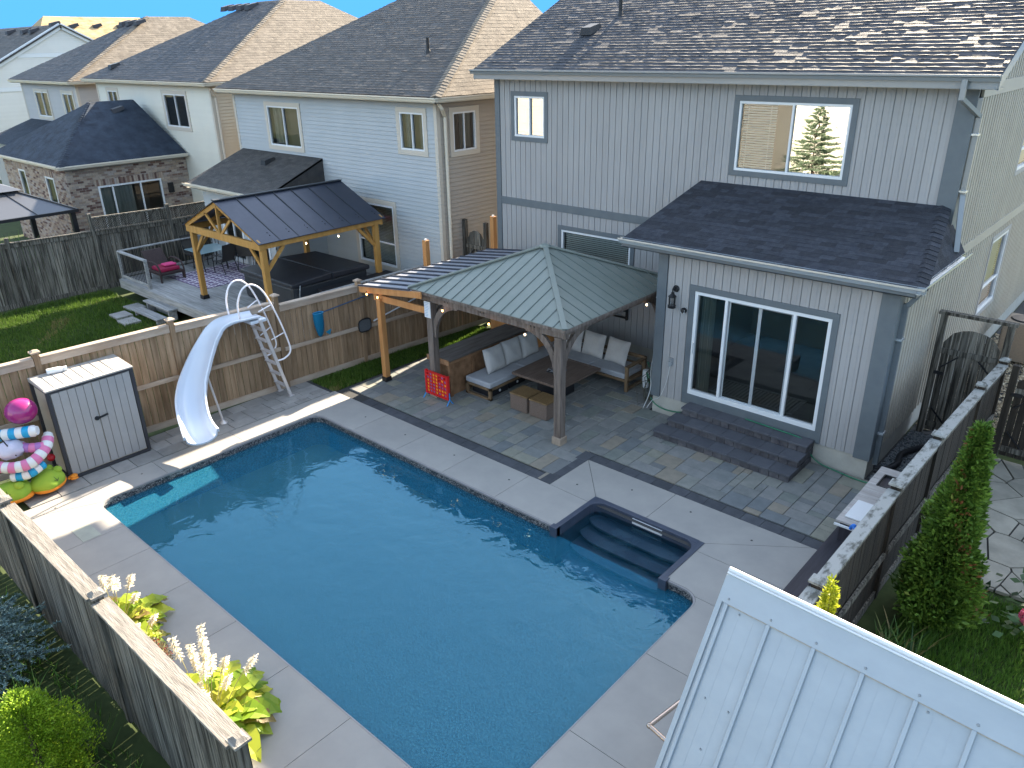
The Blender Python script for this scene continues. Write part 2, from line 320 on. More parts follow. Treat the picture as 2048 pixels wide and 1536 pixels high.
# ---------------- siding, windows, shingles ----------------
def sub_iv(a, b, cuts):
    iv = [(a,b)]
    for c,d in cuts:
        nv = []
        for p,q in iv:
            if d <= p or c >= q: nv.append((p,q)); continue
            if c > p: nv.append((p,c))
            if d < q: nv.append((d,q))
        iv = nv
    return [(p,q) for p,q in iv if q-p > 1e-4]
def pt(o, U, N, u, z, d): return (o[0]+U[0]*u+N[0]*d, o[1]+U[1]*u+N[1]*d, z)
def vsiding(mb, o, U, N, u0, u1, z0, ztop, holes=(), pitch=.18, t=.02):
    zt = ztop if callable(ztop) else (lambda u: ztop)
    cuts = sorted({c for h in holes for c in (h[0],h[1])}); k = 0; n = int(math.ceil((u1-u0)/pitch)); w = (u1-u0)/n
    for k in range(n):
        a, b = u0+k*w, u0+(k+1)*w; r = random.random()
        prof = [(0,0),(.014,0),(.017,t),(w*.6,t),(w*.6+.006,t-.004),(w*.6+.016,t-.004),(w*.6+.02,t),(w,t),(w,0)] if t < .03 else [(0,0),(w*.44,0),(w*.5,t),(w*.94,t),(w,0)]
        es = [a]+[c for c in cuts if a < c < b]+[b]
        for s_, e_ in zip(es[:-1], es[1:]):
            m_ = (s_+e_)/2; P = []
            for (p1,d1),(p2,d2) in zip(prof[:-1],prof[1:]):
                q1, q2 = max(a+p1,s_), min(a+p2,e_)
                if q2 < q1-1e-9 or (q2 <= q1 and p1 != p2): continue
                f = lambda q: d1+(d2-d1)*((q-a-p1)/(p2-p1)) if p2 > p1 else None
                P.append((q1, d1 if f(q1) is None else f(q1), q2, d2 if f(q2) is None else f(q2)))
            for zl, zh in sub_iv(z0, zt(m_), [(h[2],h[3]) for h in holes if h[0] < m_ < h[1]]):
                top = zh >= zt(m_)-1e-6
                for q1,d1,q2,d2 in P:
                    h1, h2 = (zt(q1), zt(q2)) if top else (zh, zh)
                    mb.face([pt(o,U,N,q1,zl,d1), pt(o,U,N,q2,zl,d2), pt(o,U,N,q2,h2,d2), pt(o,U,N,q1,h1,d1)], r)
def hsiding(mb, o, U, N, u0, u1, z0, z1, holes=(), pitch=.125, t=.026, urange=None):
    n = int(round((z1-z0)/pitch)); p = (z1-z0)/n
    zc = sorted({c for h in holes for c in (h[2],h[3])})
    for k in range(n):
        a, b = z0+k*p, z0+(k+1)*p; es = [a]+[c for c in zc if a < c < b]+[b]; r = random.random()
        for s_, e_ in zip(es[:-1], es[1:]):
            m_ = (s_+e_)/2; ul, ur = (u0,u1); ul2, ur2 = u0, u1
            if urange: ul, ur = urange(s_); ul2, ur2 = urange(e_)
            hs = [(h[0],h[1]) for h in holes if h[2] < m_ < h[3]]
            for i, (p1, p2) in enumerate(sub_iv(ul, ur, hs)):
                ds = t*(1-(s_-a)/p)+.001; de = t*(1-(e_-a)/p)+.001
                q1 = ul2 if (urange and p1 == ul) else p1; q2 = ur2 if (urange and p2 == ur) else p2
                if urange and q2 < q1: q1 = q2 = (q1+q2)/2
                mb.face([pt(o,U,N,p1,s_,ds), pt(o,U,N,p2,s_,ds), pt(o,U,N,q2,e_,de), pt(o,U,N,q1,e_,de)], r)
                if s_ == a: mb.face([pt(o,U,N,p1,s_,0), pt(o,U,N,p2,s_,0), pt(o,U,N,p2,s_,ds), pt(o,U,N,p1,s_,ds)], r)
def lbox(mb, o, U, N, u0, u1, z0, z1, d0, d1, r=None):
    q = [pt(o,U,N,u,z,d) for z in (z0,z1) for u,d in ((u0,d0),(u1,d0),(u1,d1),(u0,d1))]; mb.hexa(q, r)
def frame4(mb, o, U, N, u0, u1, z0, z1, w, d0, d1, wb=None):
    wb = w if wb is None else wb
    lbox(mb,o,U,N,u0,u1,z1-w,z1,d0,d1,.5); lbox(mb,o,U,N,u0,u1,z0,z0+wb,d0,d1,.5)
    lbox(mb,o,U,N,u0,u0+w,z0+wb,z1-w,d0,d1-.0015,.5); lbox(mb,o,U,N,u1-w,u1,z0+wb,z1-w,d0,d1-.0015,.5)
def window(parent, o, U, N, u0, u1, z0, z1, trim=.0, tm=None, mull=(.5,), horiz=(), fw=.05, blind=None, curtain=False, glass=None, glasses=None, room=.45, fm=None, name='window', blindr=(0,1), sill=False, trimb=None):
    """u0..z1 is the clear hole; trim goes outside it"""
    f = MB(); frame4(f,o,U,N,u0,u1,z0,z1,fw,-.06,.03)
    W_ = u1-u0
    for k in mull: lbox(f,o,U,N,u0+W_*k-fw*.42,u0+W_*k+fw*.42,z0+fw,z1-fw,-.05,.02,.5)
    for k in horiz: lbox(f,o,U,N,u0+fw,u1-fw,z0+(z1-z0)*k-fw*.4,z0+(z1-z0)*k+fw*.4,-.05,.018,.5)
    w = f.build(name, fm or m_white, parent, bevel=.006)
    if trim:
        t = MB(); frame4(t,o,U,N,u0-trim,u1+trim,z0-(trimb or trim),z1+trim,trim,.0,.042,trimb or trim); t.build('trim', tm, w, bevel=.004)
    ed = [0]+list(mull)+[1]
    for i in range(len(ed)-1):
        p = MB(); a, b = u0+W_*ed[i]+fw*.4, u0+W_*ed[i+1]-fw*.4
        p.face([pt(o,U,N,a,z0+fw*.8,-.02-.012*(i%2)),pt(o,U,N,b,z0+fw*.8,-.02-.012*(i%2)),pt(o,U,N,b,z1-fw*.8,-.02-.012*(i%2)),pt(o,U,N,a,z1-fw*.8,-.02-.012*(i%2))],.5)
        p.build('pane', (glasses[i] if glasses else glass) or m_glass, w)
    if blind:
        b = MB(); n = int((z1-z0-2*fw)/.05); a0 = u0+fw+(W_-2*fw)*blindr[0]; a1 = u0+fw+(W_-2*fw)*blindr[1]
        for k in range(n):
            z = z0+fw+(k+.5)*(z1-z0-2*fw)/n
            b.face([pt(o,U,N,a0,z-.011,-.09),pt(o,U,N,a1,z-.011,-.09),pt(o,U,N,a1,z+.014,-.125),pt(o,U,N,a0,z+.014,-.125)],.5)
        for uu in (a0+.12, a1-.12): b.box(*[0]*6) if False else lbox(b,o,U,N,uu-.004,uu+.004,z0+fw,z1-fw,-.088,-.085,.5)
        b.build('blind', blind, w)
    if curtain:
        b = MB(); cu = curtain
        for (a0,a1) in cu:
            n = 24; P = [(u0+fw+(W_-2*fw)*(a0+(a1-a0)*i/n), -.2+.035*math.sin(i*1.9)) for i in range(n+1)]
            for (p,d),(q,e) in zip(P[:-1],P[1:]): b.face([pt(o,U,N,p,z0+fw,d),pt(o,U,N,q,z0+fw,e),pt(o,U,N,q,z1-fw,e),pt(o,U,N,p,z1-fw,d)],.5)
        b.build('curtain', m_curt, w)
    r = MB(); A = [pt(o,U,N,u,z,d) for d in (-.065,-room) for u,z in ((u0-.01,z0-.01),(u1+.01,z0-.01),(u1+.01,z1+.01),(u0-.01,z1+.01))]
    r.mesh(A, [(4,5,6,7),(0,1,5,4),(1,2,6,5),(2,3,7,6),(3,0,4,7)], .5); r.build('interior', m_room, w)
    return w
def shingles(mb, P, U, V, L, ua, ub, ex=.143, tab=.3, t0=.004, t1=.011, wave=.0, lam=True, curl=False):
    """courses of tabs on a slope: P eave origin, U along the eave, V up the slope (unit vectors)"""
    P = Vector(P); U = Vector(U).normalized(); V = Vector(V).normalized(); Nn = U.cross(V); 
    if Nn.z < 0: Nn = -Nn
    n = int(L/ex); ex = L/n
    for k in range(n):
        ck = random.uniform(.2,.8) if curl else None; v0 = k*ex; v1 = v0+ex*1.06 if k < n-1 else v0+ex
        a0, b0, a1, b1 = ua(v0), ub(v0), ua(min(v1,L)), ub(min(v1,L)); u = a0-random.random()*tab; mc = (a0+b0)/2
        while u < b0:
            w = tab*random.uniform(.55,1.35); p, q = max(u,a0), min(u+w,b0); u += w
            if q-p < .01: continue
            r = random.random(); lift = (t0+(t1-t0)*min(1,max(0,ck+random.uniform(-.22,.22))) if curl else random.uniform(t0,t1))*(1.0 if not lam or r > .4 else .55)
            m_ = (p+q)/2; pc, qc = min(max(p,a1),b1), min(max(q,a1),b1)
            h1, hm, h2 = lift*random.uniform(.6,1.1), lift*random.uniform(.8,1.5), lift*random.uniform(.6,1.1)
            dv = -random.uniform(0,.01)
            A = P+U*p+V*(v0+dv)+Nn*(h1+.002); B = P+U*m_+V*(v0+dv)+Nn*(hm+.002); Cc = P+U*q+V*(v0+dv)+Nn*(h2+.002)
            D = P+U*qc+V*v1+Nn*.003; E = P+U*pc+V*v1+Nn*.003; mm = (D+E)/2
            if curl:
                g1, gm, g2 = random.uniform(.012,.03), random.uniform(.03,.06), random.uniform(.012,.03); hb = Nn*.0045
                A2, B2, C2 = P+U*pc+V*(v0+g1)+hb, P+U*m_+V*(v0+gm)+hb, P+U*qc+V*(v0+g2)+hb
                if random.random() < .12: A, B, Cc = A-Nn*h1*.7, B-Nn*hm*.7, Cc-Nn*h2*.7
                mb.face([A,B,B2,A2],r); mb.face([B,Cc,C2,B2],r); mb.face([A2,B2,mm,E],r); mb.face([B2,C2,D,mm],r)
            else: mb.face([A,B,mm,E],r); mb.face([B,Cc,D,mm],r)
            mb.face([A-Nn*h1,B-Nn*hm,B,A],r); mb.face([B-Nn*hm,Cc-Nn*h2,Cc,B],r)
def sheet(mb, pts, th=.05, r=.5):    # thick sheet below given top polygon
    n = len(pts); A = [Vector(p) for p in pts]; B = [Vector((p.x,p.y,p.z-th)) for p in A]
    mb.mesh(A+B, [tuple(range(n)), tuple(reversed(range(n,2*n)))]+[(i,n+i,n+(i+1)%n,(i+1)%n) for i in range(n)], r)
def ridge_caps(mb, a, b, w=.15, step=.14, N1=None):
    a = Vector(a); b = Vector(b); d = b-a; L = d.length; d.normalize(); n = max(1,int(L/step)); s = d.cross(Vector((0,0,1))).normalized(); up = s.cross(d).normalized()
    for k in range(n):
        p = a+d*(k*L/n); q = a+d*((k+1.1)*L/n); h0 = random.uniform(.022,.034); h1 = .012; r = random.random()
        for sg in (-1,1): mb.face([p+up*h0, q+up*h1, q+s*sg*w-up*(w*.28-.008), p+s*sg*w-up*(w*.28-.02)], r)
        mb.face([p+up*h0, p+s*w-up*(w*.28-.02), p+s*w-up*(w*.28), p-s*w-up*(w*.28), p-s*w-up*(w*.28-.02)], r)
def gutter(mb, a, b, out, w=.12, h=.11, r=.5):   # open K-style channel from a to b (top back edge), 'out' outward direction
    a = Vector(a); b = Vector(b); o = Vector(out).normalized(); z = Vector((0,0,1))
    prof = [(0,0),(0,-h),(w*.55,-h),(w*.7,-h*.45),(w,-h*.3),(w,0),(w-.016,0),(w-.016,-h*.25),(w*.66,-h*.4),(w*.52,-h+.012),(.006,-h+.012),(.006,0)]
    A = [a+o*x+z*y for x,y in prof]; B = [b+o*x+z*y for x,y in prof]; n = len(prof)
    mb.mesh(A+B, [(i,(i+1)%n,n+(i+1)%n,n+i) for i in range(n)]+[(0,1,2,3,4,5,6,7,8,9,10,11),tuple(range(23,11,-1))], r)

# ---------------- the grey house ----------------
HX0, HX1, HY = -15.0, -3.48, 16.2; PIT = math.radians(25.3); tp = math.tan(PIT)
mh = thing('grey_house', 'two storey light grey house with slate trim behind the patio and pool', 'house', (-9.2,16.2,0))
oF, UX, NF = (0,HY), (1,0), (0,-1)
bigw = (-7.93,-5.57,5.02,6.45); smw = (-14.33,-13.3,5.36,6.38); low = (-12.71,-10.5,1.5,3.06)
b = MB(); vsiding(b, oF, UX, NF, HX0+.14, HX1-.28, .35, 6.8, [bigw, smw, low, (HX0,HX1,3.52,3.72), (-8.2,-3.5,.0,3.52)]); b.build('wall', m_gray, mh)
oR, UY, NR = (HX1,0), (0,1), (1,0)
sw1, sw2 = (20.6,22.3,1.45,3.25), (21.3,22.9,4.75,6.1)
zgab = lambda u: 6.82+(u-HY+.4)*tp if u < 23.5 else 6.82+(23.5-HY+.4)*tp-(u-23.5)*tp
b = MB(); vsiding(b, oR, UY, NR, 13.95, HY, .45, 3.75, [], pitch=.2, t=.032)
vsiding(b, oR, UY, NR, HY+.02, 31.0, .45, 6.62, [sw1, sw2, (HY,31,3.52,3.72)], pitch=.2, t=.032); vsiding(b, oR, UY, NR, HY+.02, 31.0, 6.86, lambda u: max(6.87,zgab(u)-.02), [], pitch=.2, t=.032); b.build('wall', m_grayr, mh)
b = MB(); oL = (HX0,0); b.box(HX0,HY+.03,-.3,HX0+.1,31,6.8,.5); b.box(HX0,31,-.3,HX1,31.1,6.8,.5)   # unseen left and back walls
for x in (HX0+.001,): b.face([(x,HY,6.8),(x,31,6.8),(x,23.5,6.8+7.4*tp)],.5)
vsiding(b, (HX0,0), (0,1), (-1,0), HY+.03, 31, .3, 6.8, pitch=.18); b.build('wall', m_gray, mh)
# trims
b = MB()
b.box(HX0-.02,HY-.045,.35,HX0+.15,HY,6.8); b.box(HX0-.025,HY-.042,.35,HX0-.002,HY+.14,6.8)
b.build('corner_trim', m_trim, mh, bevel=.005)
b = MB(); b.box(HX1-.29,HY-.045,3.72,HX1+.04,HY,6.8); b.box(HX1,HY-.043,3.72,HX1+.043,HY+.3,6.62); b.build('corner_trim', m_trim, mh, bevel=.005)
b = MB(); b.box(HX0+.15,HY-.04,3.52,-8.3,HY,3.72); b.build('belt_trim', m_trim, mh, bevel=.005)
b = MB(); b.box(HX1,HY+.3,6.62,HX1+.045,31,6.86); b.build('belt_trim', m_grayr, mh); b = MB(); b.box(HX1,HY-.02,3.52,HX1+.046,31,3.72); b.build('belt_trim', m_grayr, mh)
tlight = MB(); tlight.box(HX0-.42,HY-.4,6.79,HX1+.38,HY,6.81); tlight.box(HX0-.42,HY-.415,6.80,HX1+.37,HY-.395,6.98)
for x in (HX0-.42, HX1+.36): tlight.mesh([(x,HY-.4,6.78),(x,HY-.4,7.0),(x,23.5,7.0+7.7*tp),(x,23.5,6.78+7.7*tp),(x+.03,HY-.4,6.78),(x+.03,HY-.4,7.0),(x+.03,23.5,7.0+7.7*tp),(x+.03,23.5,6.78+7.7*tp)],[(0,1,2,3),(7,6,5,4),(0,4,5,1),(1,5,6,2),(2,6,7,3)])
tlight.build('fascia', m_gutter, mh)
for w_, kw in ((bigw, dict(glasses=[m_glass,m_glassr], blind=m_blind, blindr=(0,.33))), (smw, dict(glass=m_glassr)), (low, dict(glass=m_glass, blind=m_blind, mull=()))):
    window(mh, oF, UX, NF, *w_, trim=.115, tm=m_trim, fw=.055, **kw)
for w_ in (sw1, sw2): window(mh, oR, UY, NR, *w_, trim=.1, tm=m_gray, mull=(), horiz=(.35,), fw=.07, glass=m_glassm, blind=m_blind)
# roof of the grey house
ey, ez = HY-.42, 7.0; RL = (23.5-ey)/math.cos(PIT); rx0, rx1 = HX0-.45, HX1+.38
b = MB(); sheet(b, [(rx0,ey,ez),(rx1,ey,ez),(rx1,23.5,ez+(23.5-ey)*tp),(rx0,23.5,ez+(23.5-ey)*tp)], .06)
sheet(b, [(rx0,23.5,ez+(23.5-ey)*tp),(rx1,23.5,ez+(23.5-ey)*tp),(rx1,31.4,ez-.1),(rx0,31.4,ez-.1)], .06)
shingles(b, (rx0,ey-.02,ez+.004), (1,0,0), (0,math.cos(PIT),math.sin(PIT)), RL, lambda v: 0, lambda v: rx1-rx0, tab=.3, t0=.008, t1=.0135, lam=False, curl=True)
roof = b.build('roof', m_shing2, mh)
b = MB(); gutter(b, (rx0-.03,ey+.01,ez+.03), (rx1+.02,ey+.01,ez+.03), (0,-1,0)); b.build('gutter', m_gutter, mh)
def roof_vent(parent, x, y, z, m=m_black, s=1, d=(0,-1)):
    v = MB(); v.hexa([(x-.18*s,y-.22*s,z-.06),(x+.18*s,y-.22*s,z-.06),(x+.18*s,y+.25*s,z+.12),(x-.18*s,y+.25*s,z+.12),(x-.13*s,y-.2*s,z+.12*s),(x+.13*s,y-.2*s,z+.12*s),(x+.15*s,y+.22*s,z+.22*s),(x-.15*s,y+.22*s,z+.22*s)]); v.build('roof_vent', m, parent)
def pipe_vent(parent, x, y, z, h=.38):
    v = MB(); v.tube([(x,y,z-.1),(x,y,z+h)], .05, 10); v.tube([(x,y,z-.1),(x,y,z+.1)], [.12,.055], 10); v.build('vent_pipe', m_black, parent)
zr = lambda y: ez+(y-ey)*tp
roof_vent(mh, -12.95, 17.6, zr(17.6)); pipe_vent(mh, -12.62, 18.45, zr(18.45))
# downpipe of the upper gutter
b = MB(); xd, yd = HX1-.12, HY-.5
b.beam((xd,yd,6.95),(xd,yd,6.62),.09,.07,up=(0,1,0)); b.beam((xd,yd,6.64),(HX1+.1,HY+.05,6.32),.09,.07,up=(0,0,1)); b.beam((HX1+.1,HY+.05,6.36),(HX1+.1,HY+.05,4.9),.09,.07,up=(0,1,0))
b.beam((HX1+.1,HY+.05,4.95),(HX1+.3,15.75,4.0),.09,.07,up=(0,0,1)); b.build('downpipe', m_gutter, mh)
b = MB()
for z in (6.0,5.0): b.box(HX1-.02,HY-.03,z,HX1+.16,HY+.1,z+.035)
b.build('downpipe_strap', m_guttl, mh)
# bump-out
BX0, BX1, BY, BZ = -8.18, -3.48, 13.77, 3.76
oB = (0,BY); door = (-7.31,-4.51,.67,2.96)
b = MB(); vsiding(b, oB, UX, NF, BX0+.2, BX1-.27, .42, BZ, [door, (-7.43,-4.39,.0,.67)], pitch=.18)
vsiding(b, (BX0,0), (0,1), (-1,0), BY+.2, HY, .42, BZ, pitch=.18); b.build('wall', m_gray, mh)
b = MB(); b.box(BX0-.02,BY-.04,.38,BX0+.2,BY,BZ); b.box(BX0-.03,BY-.037,.38,BX0,BY+.2,BZ); b.build('corner_trim', m_trim, mh, bevel=.005); b = MB(); b.box(BX1-.27,BY-.04,.38,BX1+.03,BY,BZ); b.box(BX1,BY-.038,.38,BX1+.034,BY+.19,BZ)
b.box(BX0-.04,BY-.05,BZ-.06,BX1+.02,BY-.041,BZ+.02)
b.build('corner_trim', m_trim, mh, bevel=.005)
b = MB(); b.box(BX0+.01,BY+.015,-.3,door[0],BY+.16,.42); b.box(door[1],BY+.015,-.3,BX1-.005,BY+.16,.42); b.box(BX0+.012,BY+.16,-.3,BX0+.15,HY,.42); b.box(BX1-.15,BY+.16,-.3,BX1-.008,31,.46); b.box(HX0,HY+.01,-.3,BX0,HY+.15,.36); b.build('foundation', m_found, mh)
# patio door
w = MB(); fw = .07; frame4(w,oB,UX,NF,door[0],door[1],door[2],door[3],fw,-.08,.03,.1)
DW = door[1]-door[0]
for k in (.25,.75): lbox(w,oB,UX,NF,door[0]+DW*k-.03,door[0]+DW*k+.03,door[2]+.1,door[3]-fw,-.07,.02,.5)
pd = w.build('patio_door', m_white, mh, bevel=.006)
w = MB(); frame4(w,oB,UX,NF,door[0]-.12,door[1]+.12,door[2]-.24,door[3]+.12,.12,0,.045,.24); w.build('trim', m_trim, pd, bevel=.004)
w = MB()
for a_, b_ in ((.265,.5),(.5,.735)): frame4(w,oB,UX,NF,door[0]+DW*a_,door[0]+DW*b_,door[2]+.1,door[3]-fw,.035,-.075,-.03)
w.build('screen_frame', m_guttl, pd)
for i in range(4):
    p = MB(); a_, b_ = door[0]+DW*i/4+.03, door[0]+DW*(i+1)/4-.03; d_ = -.04
    p.face([pt(oB,UX,NF,a_,door[2]+.1,d_),pt(oB,UX,NF,b_,door[2]+.1,d_),pt(oB,UX,NF,b_,door[3]-fw,d_),pt(oB,UX,NF,a_,door[3]-fw,d_)],.5); p.build('pane', m_glassd, pd)
h = MB(); h.box(door[0]+.03,BY-.07,1.6,door[0]+.06,BY-.03,1.85); h.build('handle', m_white, pd)
r = MB(); x0,x1,y0,y1,z0,z1 = door[0]-.6,door[1]+.5,BY+.17,HY+1.8,door[2]+.02,door[3]+.25
r.mesh([(x0,y0,z0),(x1,y0,z0),(x1,y1,z0),(x0,y1,z0),(x0,y0,z1),(x1,y0,z1),(x1,y1,z1),(x0,y1,z1)],[(3,7,6,2),(0,4,7,3),(1,2,6,5),(4,5,6,7)],.5); r.build('interior', m_room, pd)
r = MB(); r.face([(x0,y0-.15,z0+.002),(x1,y0-.15,z0+.002),(x1,y1,z0+.002),(x0,y1,z0+.002)],.5); r.build('interior_floor', m_roomf, pd)
c = MB(); n = 26
for i in range(n): 
    f = lambda i: (door[0]+.06+.3*i/n+.0, BY+.22+.05*math.sin(i*1.7))
    (p,d),(q,e) = f(i), f(i+1); c.face([(p,d,z0),(q,e,z0),(q,e,2.9),(p,d,2.9)],.5)
c.build('curtain', m_curt, pd)
r = MB(); rm = thing('doormat', 'striped dark indoor mat seen through the patio door glass', 'mat', (-6.1,14.5,.7))
frame4(r,(-0,14.1),(1,0),(0,-1),-7.0,-5.2,0,.0,.0,0,0) if False else None
for i in range(23): r.box(-7.0+.08*i, 14.15, .700, -7.0+.08*i+.035, 14.85, .708, .5)
r.box(-7.06,14.1,.695,-5.14,14.15,.712); r.box(-7.06,14.85,.695,-5.14,14.9,.712); r.box(-7.06,14.15,.695,-7.02,14.85,.712); r.box(-5.19,14.15,.695,-5.14,14.85,.712)
r.build('mat_body', m_cush, rm)
# bump-out roof: front slope plus a steeper right hip
gy, gz = BY-.38, 3.88; uy, uz = HY-.02, 4.72; xl0, xr0 = BX0-.72, BX1+.34; xl1, xr1 = -8.68, -3.66
b = MB(); sheet(b, [(xl0,gy,gz),(xr0,gy,gz),(xr1,uy,uz),(xl1,uy,uz)], .05); sheet(b, [(xr0,gy,gz),(xr0,uy+.1,gz),(xr1,uy,uz)], .05); sheet(b, [(xl0,gy,gz),(xl1,uy,uz),(xl1-.02,uy,gz+.05)], .03)
sl = math.hypot(uy-gy,uz-gz); Vf = ((0,uy-gy,uz-gz))
shingles(b, (xl0,gy-.02,gz+.006), (1,0,0), Vf, sl, lambda v: (xl1-xl0)*v/sl, lambda v: (xr0-xl0)+(xr1-xr0)*v/sl, tab=.32, t0=.003, t1=.007)
Lh = math.hypot(xr0-xr1, uz-gz)
shingles(b, (xr0+.015,uy+.08,gz+.006), (0,-1,0), (xr1-xr0,0,uz-gz), Lh, lambda v: 0, lambda v: (uy+.08-gy)*(1-v/Lh), tab=.3, t0=.003, t1=.006)
ridge_caps(b, (xr0-.01,gy+.02,gz+.012), (xr1,uy,uz+.012), .16, .15)
b.build('porch_roof', m_shing, mh)
b = MB(); gutter(b, (xl0-.05,gy+.01,gz+.03), (xr0+.14,gy+.01,gz+.03), (0,-1,0)); gutter(b, (xr0+.01,gy-.1,gz+.03), (xr0+.01,HY+.1,gz+.03), (1,0,0)); b.build('gutter', m_guttl, mh)
b = MB(); b.box(xl0-.02,gy,gz-.17,xr0,gy+.02,gz); b.box(xl0,gy,gz-.17,xr0,BY,gz-.155); b.box(xr0-.01,gy,gz-.17,xr0+.01,HY,gz); b.box(BX1,BY-.05,gz-.172,xr0,HY,gz-.157); b.build('fascia', m_trim, mh)
b = MB(); b.beam((BX1+.3,14.05,gz-.02),(BX1+.3,14.05,gz-.2),.09,.07,up=(1,0,0)); b.beam((BX1+.3,14.05,gz-.18),(BX1+.1,13.98,gz-.5),.09,.07,up=(1,0,0)); b.beam((BX1+.08,13.98,gz-.46),(BX1+.08,13.98,.25),.09,.07,up=(0,1,0)); b.build('downpipe', m_trim, mh)
b = MB()
for z in (2.75,.9): b.box(BX1,13.9,z,BX1+.14,14.06,z+.04)
b.build('downpipe_strap', m_guttl, mh)
# side steps to nothing else: outlet, wall lantern and camera are their own things
ln = thing('wall_lantern', 'black outdoor wall lantern left of the patio door', 'lantern', (-7.75,13.7,2.75))
b = MB(); b.lathe((-7.75,BY-.02,2.93),[(0,.0),(.07,.0),(.075,-.02),(.05,-.05),(0,-.055)],16,(0,1,0)); b.tube([(-7.75,BY-.05,2.93),(-7.75,BY-.12,2.99),(-7.75,BY-.17,2.95),(-7.75,BY-.17,2.88)],.013,8); b.build('wall_bracket', m_black, ln)
b = MB(); c_ = (-7.75,BY-.17); b.lathe((c_[0],c_[1],2.55),[(.0,.34),(.03,.33),(.03,.3),(.085,.25),(.085,.235),(.0,.235)],12); b.lathe((c_[0],c_[1],2.55),[(0,0),(.08,0),(.085,.02),(.06,.03),(0,.03)],12)
for k in range(6): a_ = k*PI/3; b.tube([(c_[0]+.07*math.cos(a_),c_[1]+.07*math.sin(a_),2.57),(c_[0]+.075*math.cos(a_),c_[1]+.075*math.sin(a_),2.79)],.007,5)
b.tube([(c_[0]+.08*math.cos(k*PI/8),c_[1]+.08*math.sin(k*PI/8),2.6) for k in range(16)],.007,5,closed=True); b.build('cage', m_black, ln)
b = MB(); b.lathe((c_[0],c_[1],2.58),[(.055,0),(.06,.2)],12); b.build('lantern_glass', glassmat('lantern_glass',(.85,.85,.85),1.5), ln)
cm = thing('security_camera', 'small black and white security camera beside the lantern', 'camera', (-7.52,13.7,2.5))
b = MB(); b.lathe((-7.52,BY-.02,2.5),[(0,0),(.045,0),(.06,-.03),(.055,-.09),(.035,-.11),(0,-.112)],16,(0,1,-.15)); b.build('housing', m_black, cm, smooth=40)
b = MB(); b.box(-7.565,BY-.12,2.46,-7.545,BY-.1,2.53); b.box(-7.49,BY-.122,2.46,-7.475,BY-.1,2.53); b.build('lens_light', m_white, cm)
ol = thing('wall_outlet', 'grey outdoor socket cover on the siding with a white cord plugged in', 'outlet', (-7.75,13.75,1.3))
b = MB(); b.box(-7.8,BY-.05,1.22,-7.7,BY,1.38); b.build('cover', m_gutter, ol, bevel=.01); b = MB(); b.box(-7.79,BY-.075,1.2,-7.71,BY-.051,1.3); b.build('socket_lid', m_guttl, ol)
def cable(name, pts, rad, m, label, cat, n=6):
    P = [Vector(p) for p in pts]; Q = []
    for i in range(len(P)-1):
        p0, p1, p2, p3 = P[max(i-1,0)], P[i], P[i+1], P[min(i+2,len(P)-1)]
        for k in range(6):
            t = k/6; Q.append(.5*((2*p1)+(-p0+p2)*t+(2*p0-5*p1+4*p2-p3)*t*t+(-p0+3*p1-3*p2+p3)*t**3))
    Q.append(P[-1]); b = MB(); b.tube(Q, rad, n); return tag(b.build(name, m, smooth=True, loc=pts[0]), label, cat)
m_cord = mat('white_cord', (.55,.55,.55), rough=.5); m_hose = mat('green_hose', (.02,.16,.085), rough=.4)
cable('power_cord', [(-7.75,13.69,1.2),(-7.76,13.66,.95),(-7.83,13.65,.65),(-7.95,13.66,.4),(-8.1,13.66,.3),(-8.2,13.6,.1)], .007, m_cord, 'white cord hanging from the wall socket down to the patio', 'cord')
cable('garden_hose', [(-8.17,13.69,.33),(-8.05,13.70,.2),(-7.8,13.72,.13),(-7.45,13.73,.17),(-7.2,13.72,.3)], .014, m_hose, 'short loop of green hose against the foundation left of the steps', 'hose')
cable('garden_hose', [(-5.9,13.66,.53),(-5.3,13.64,.52),(-4.75,13.63,.5),(-4.6,13.64,.4),(-4.5,13.66,.2),(-4.3,13.68,.06),(-3.95,13.66,.02),(-3.6,13.6,.02),(-3.3,13.62,.02),(-3.1,13.75,.02)], .014, m_hose, 'green hose running from the top step down to the patio corner', 'hose')
cable('hanging_cable', [(-8.22,13.95,3.55),(-8.23,13.9,2.6),(-8.22,13.85,1.6),(-8.27,13.8,1.0),(-8.2,13.7,.5),(-8.3,13.6,.05)], .008, m_cord, 'pale cable hanging down the corner of the bump-out by the sofa', 'cable')
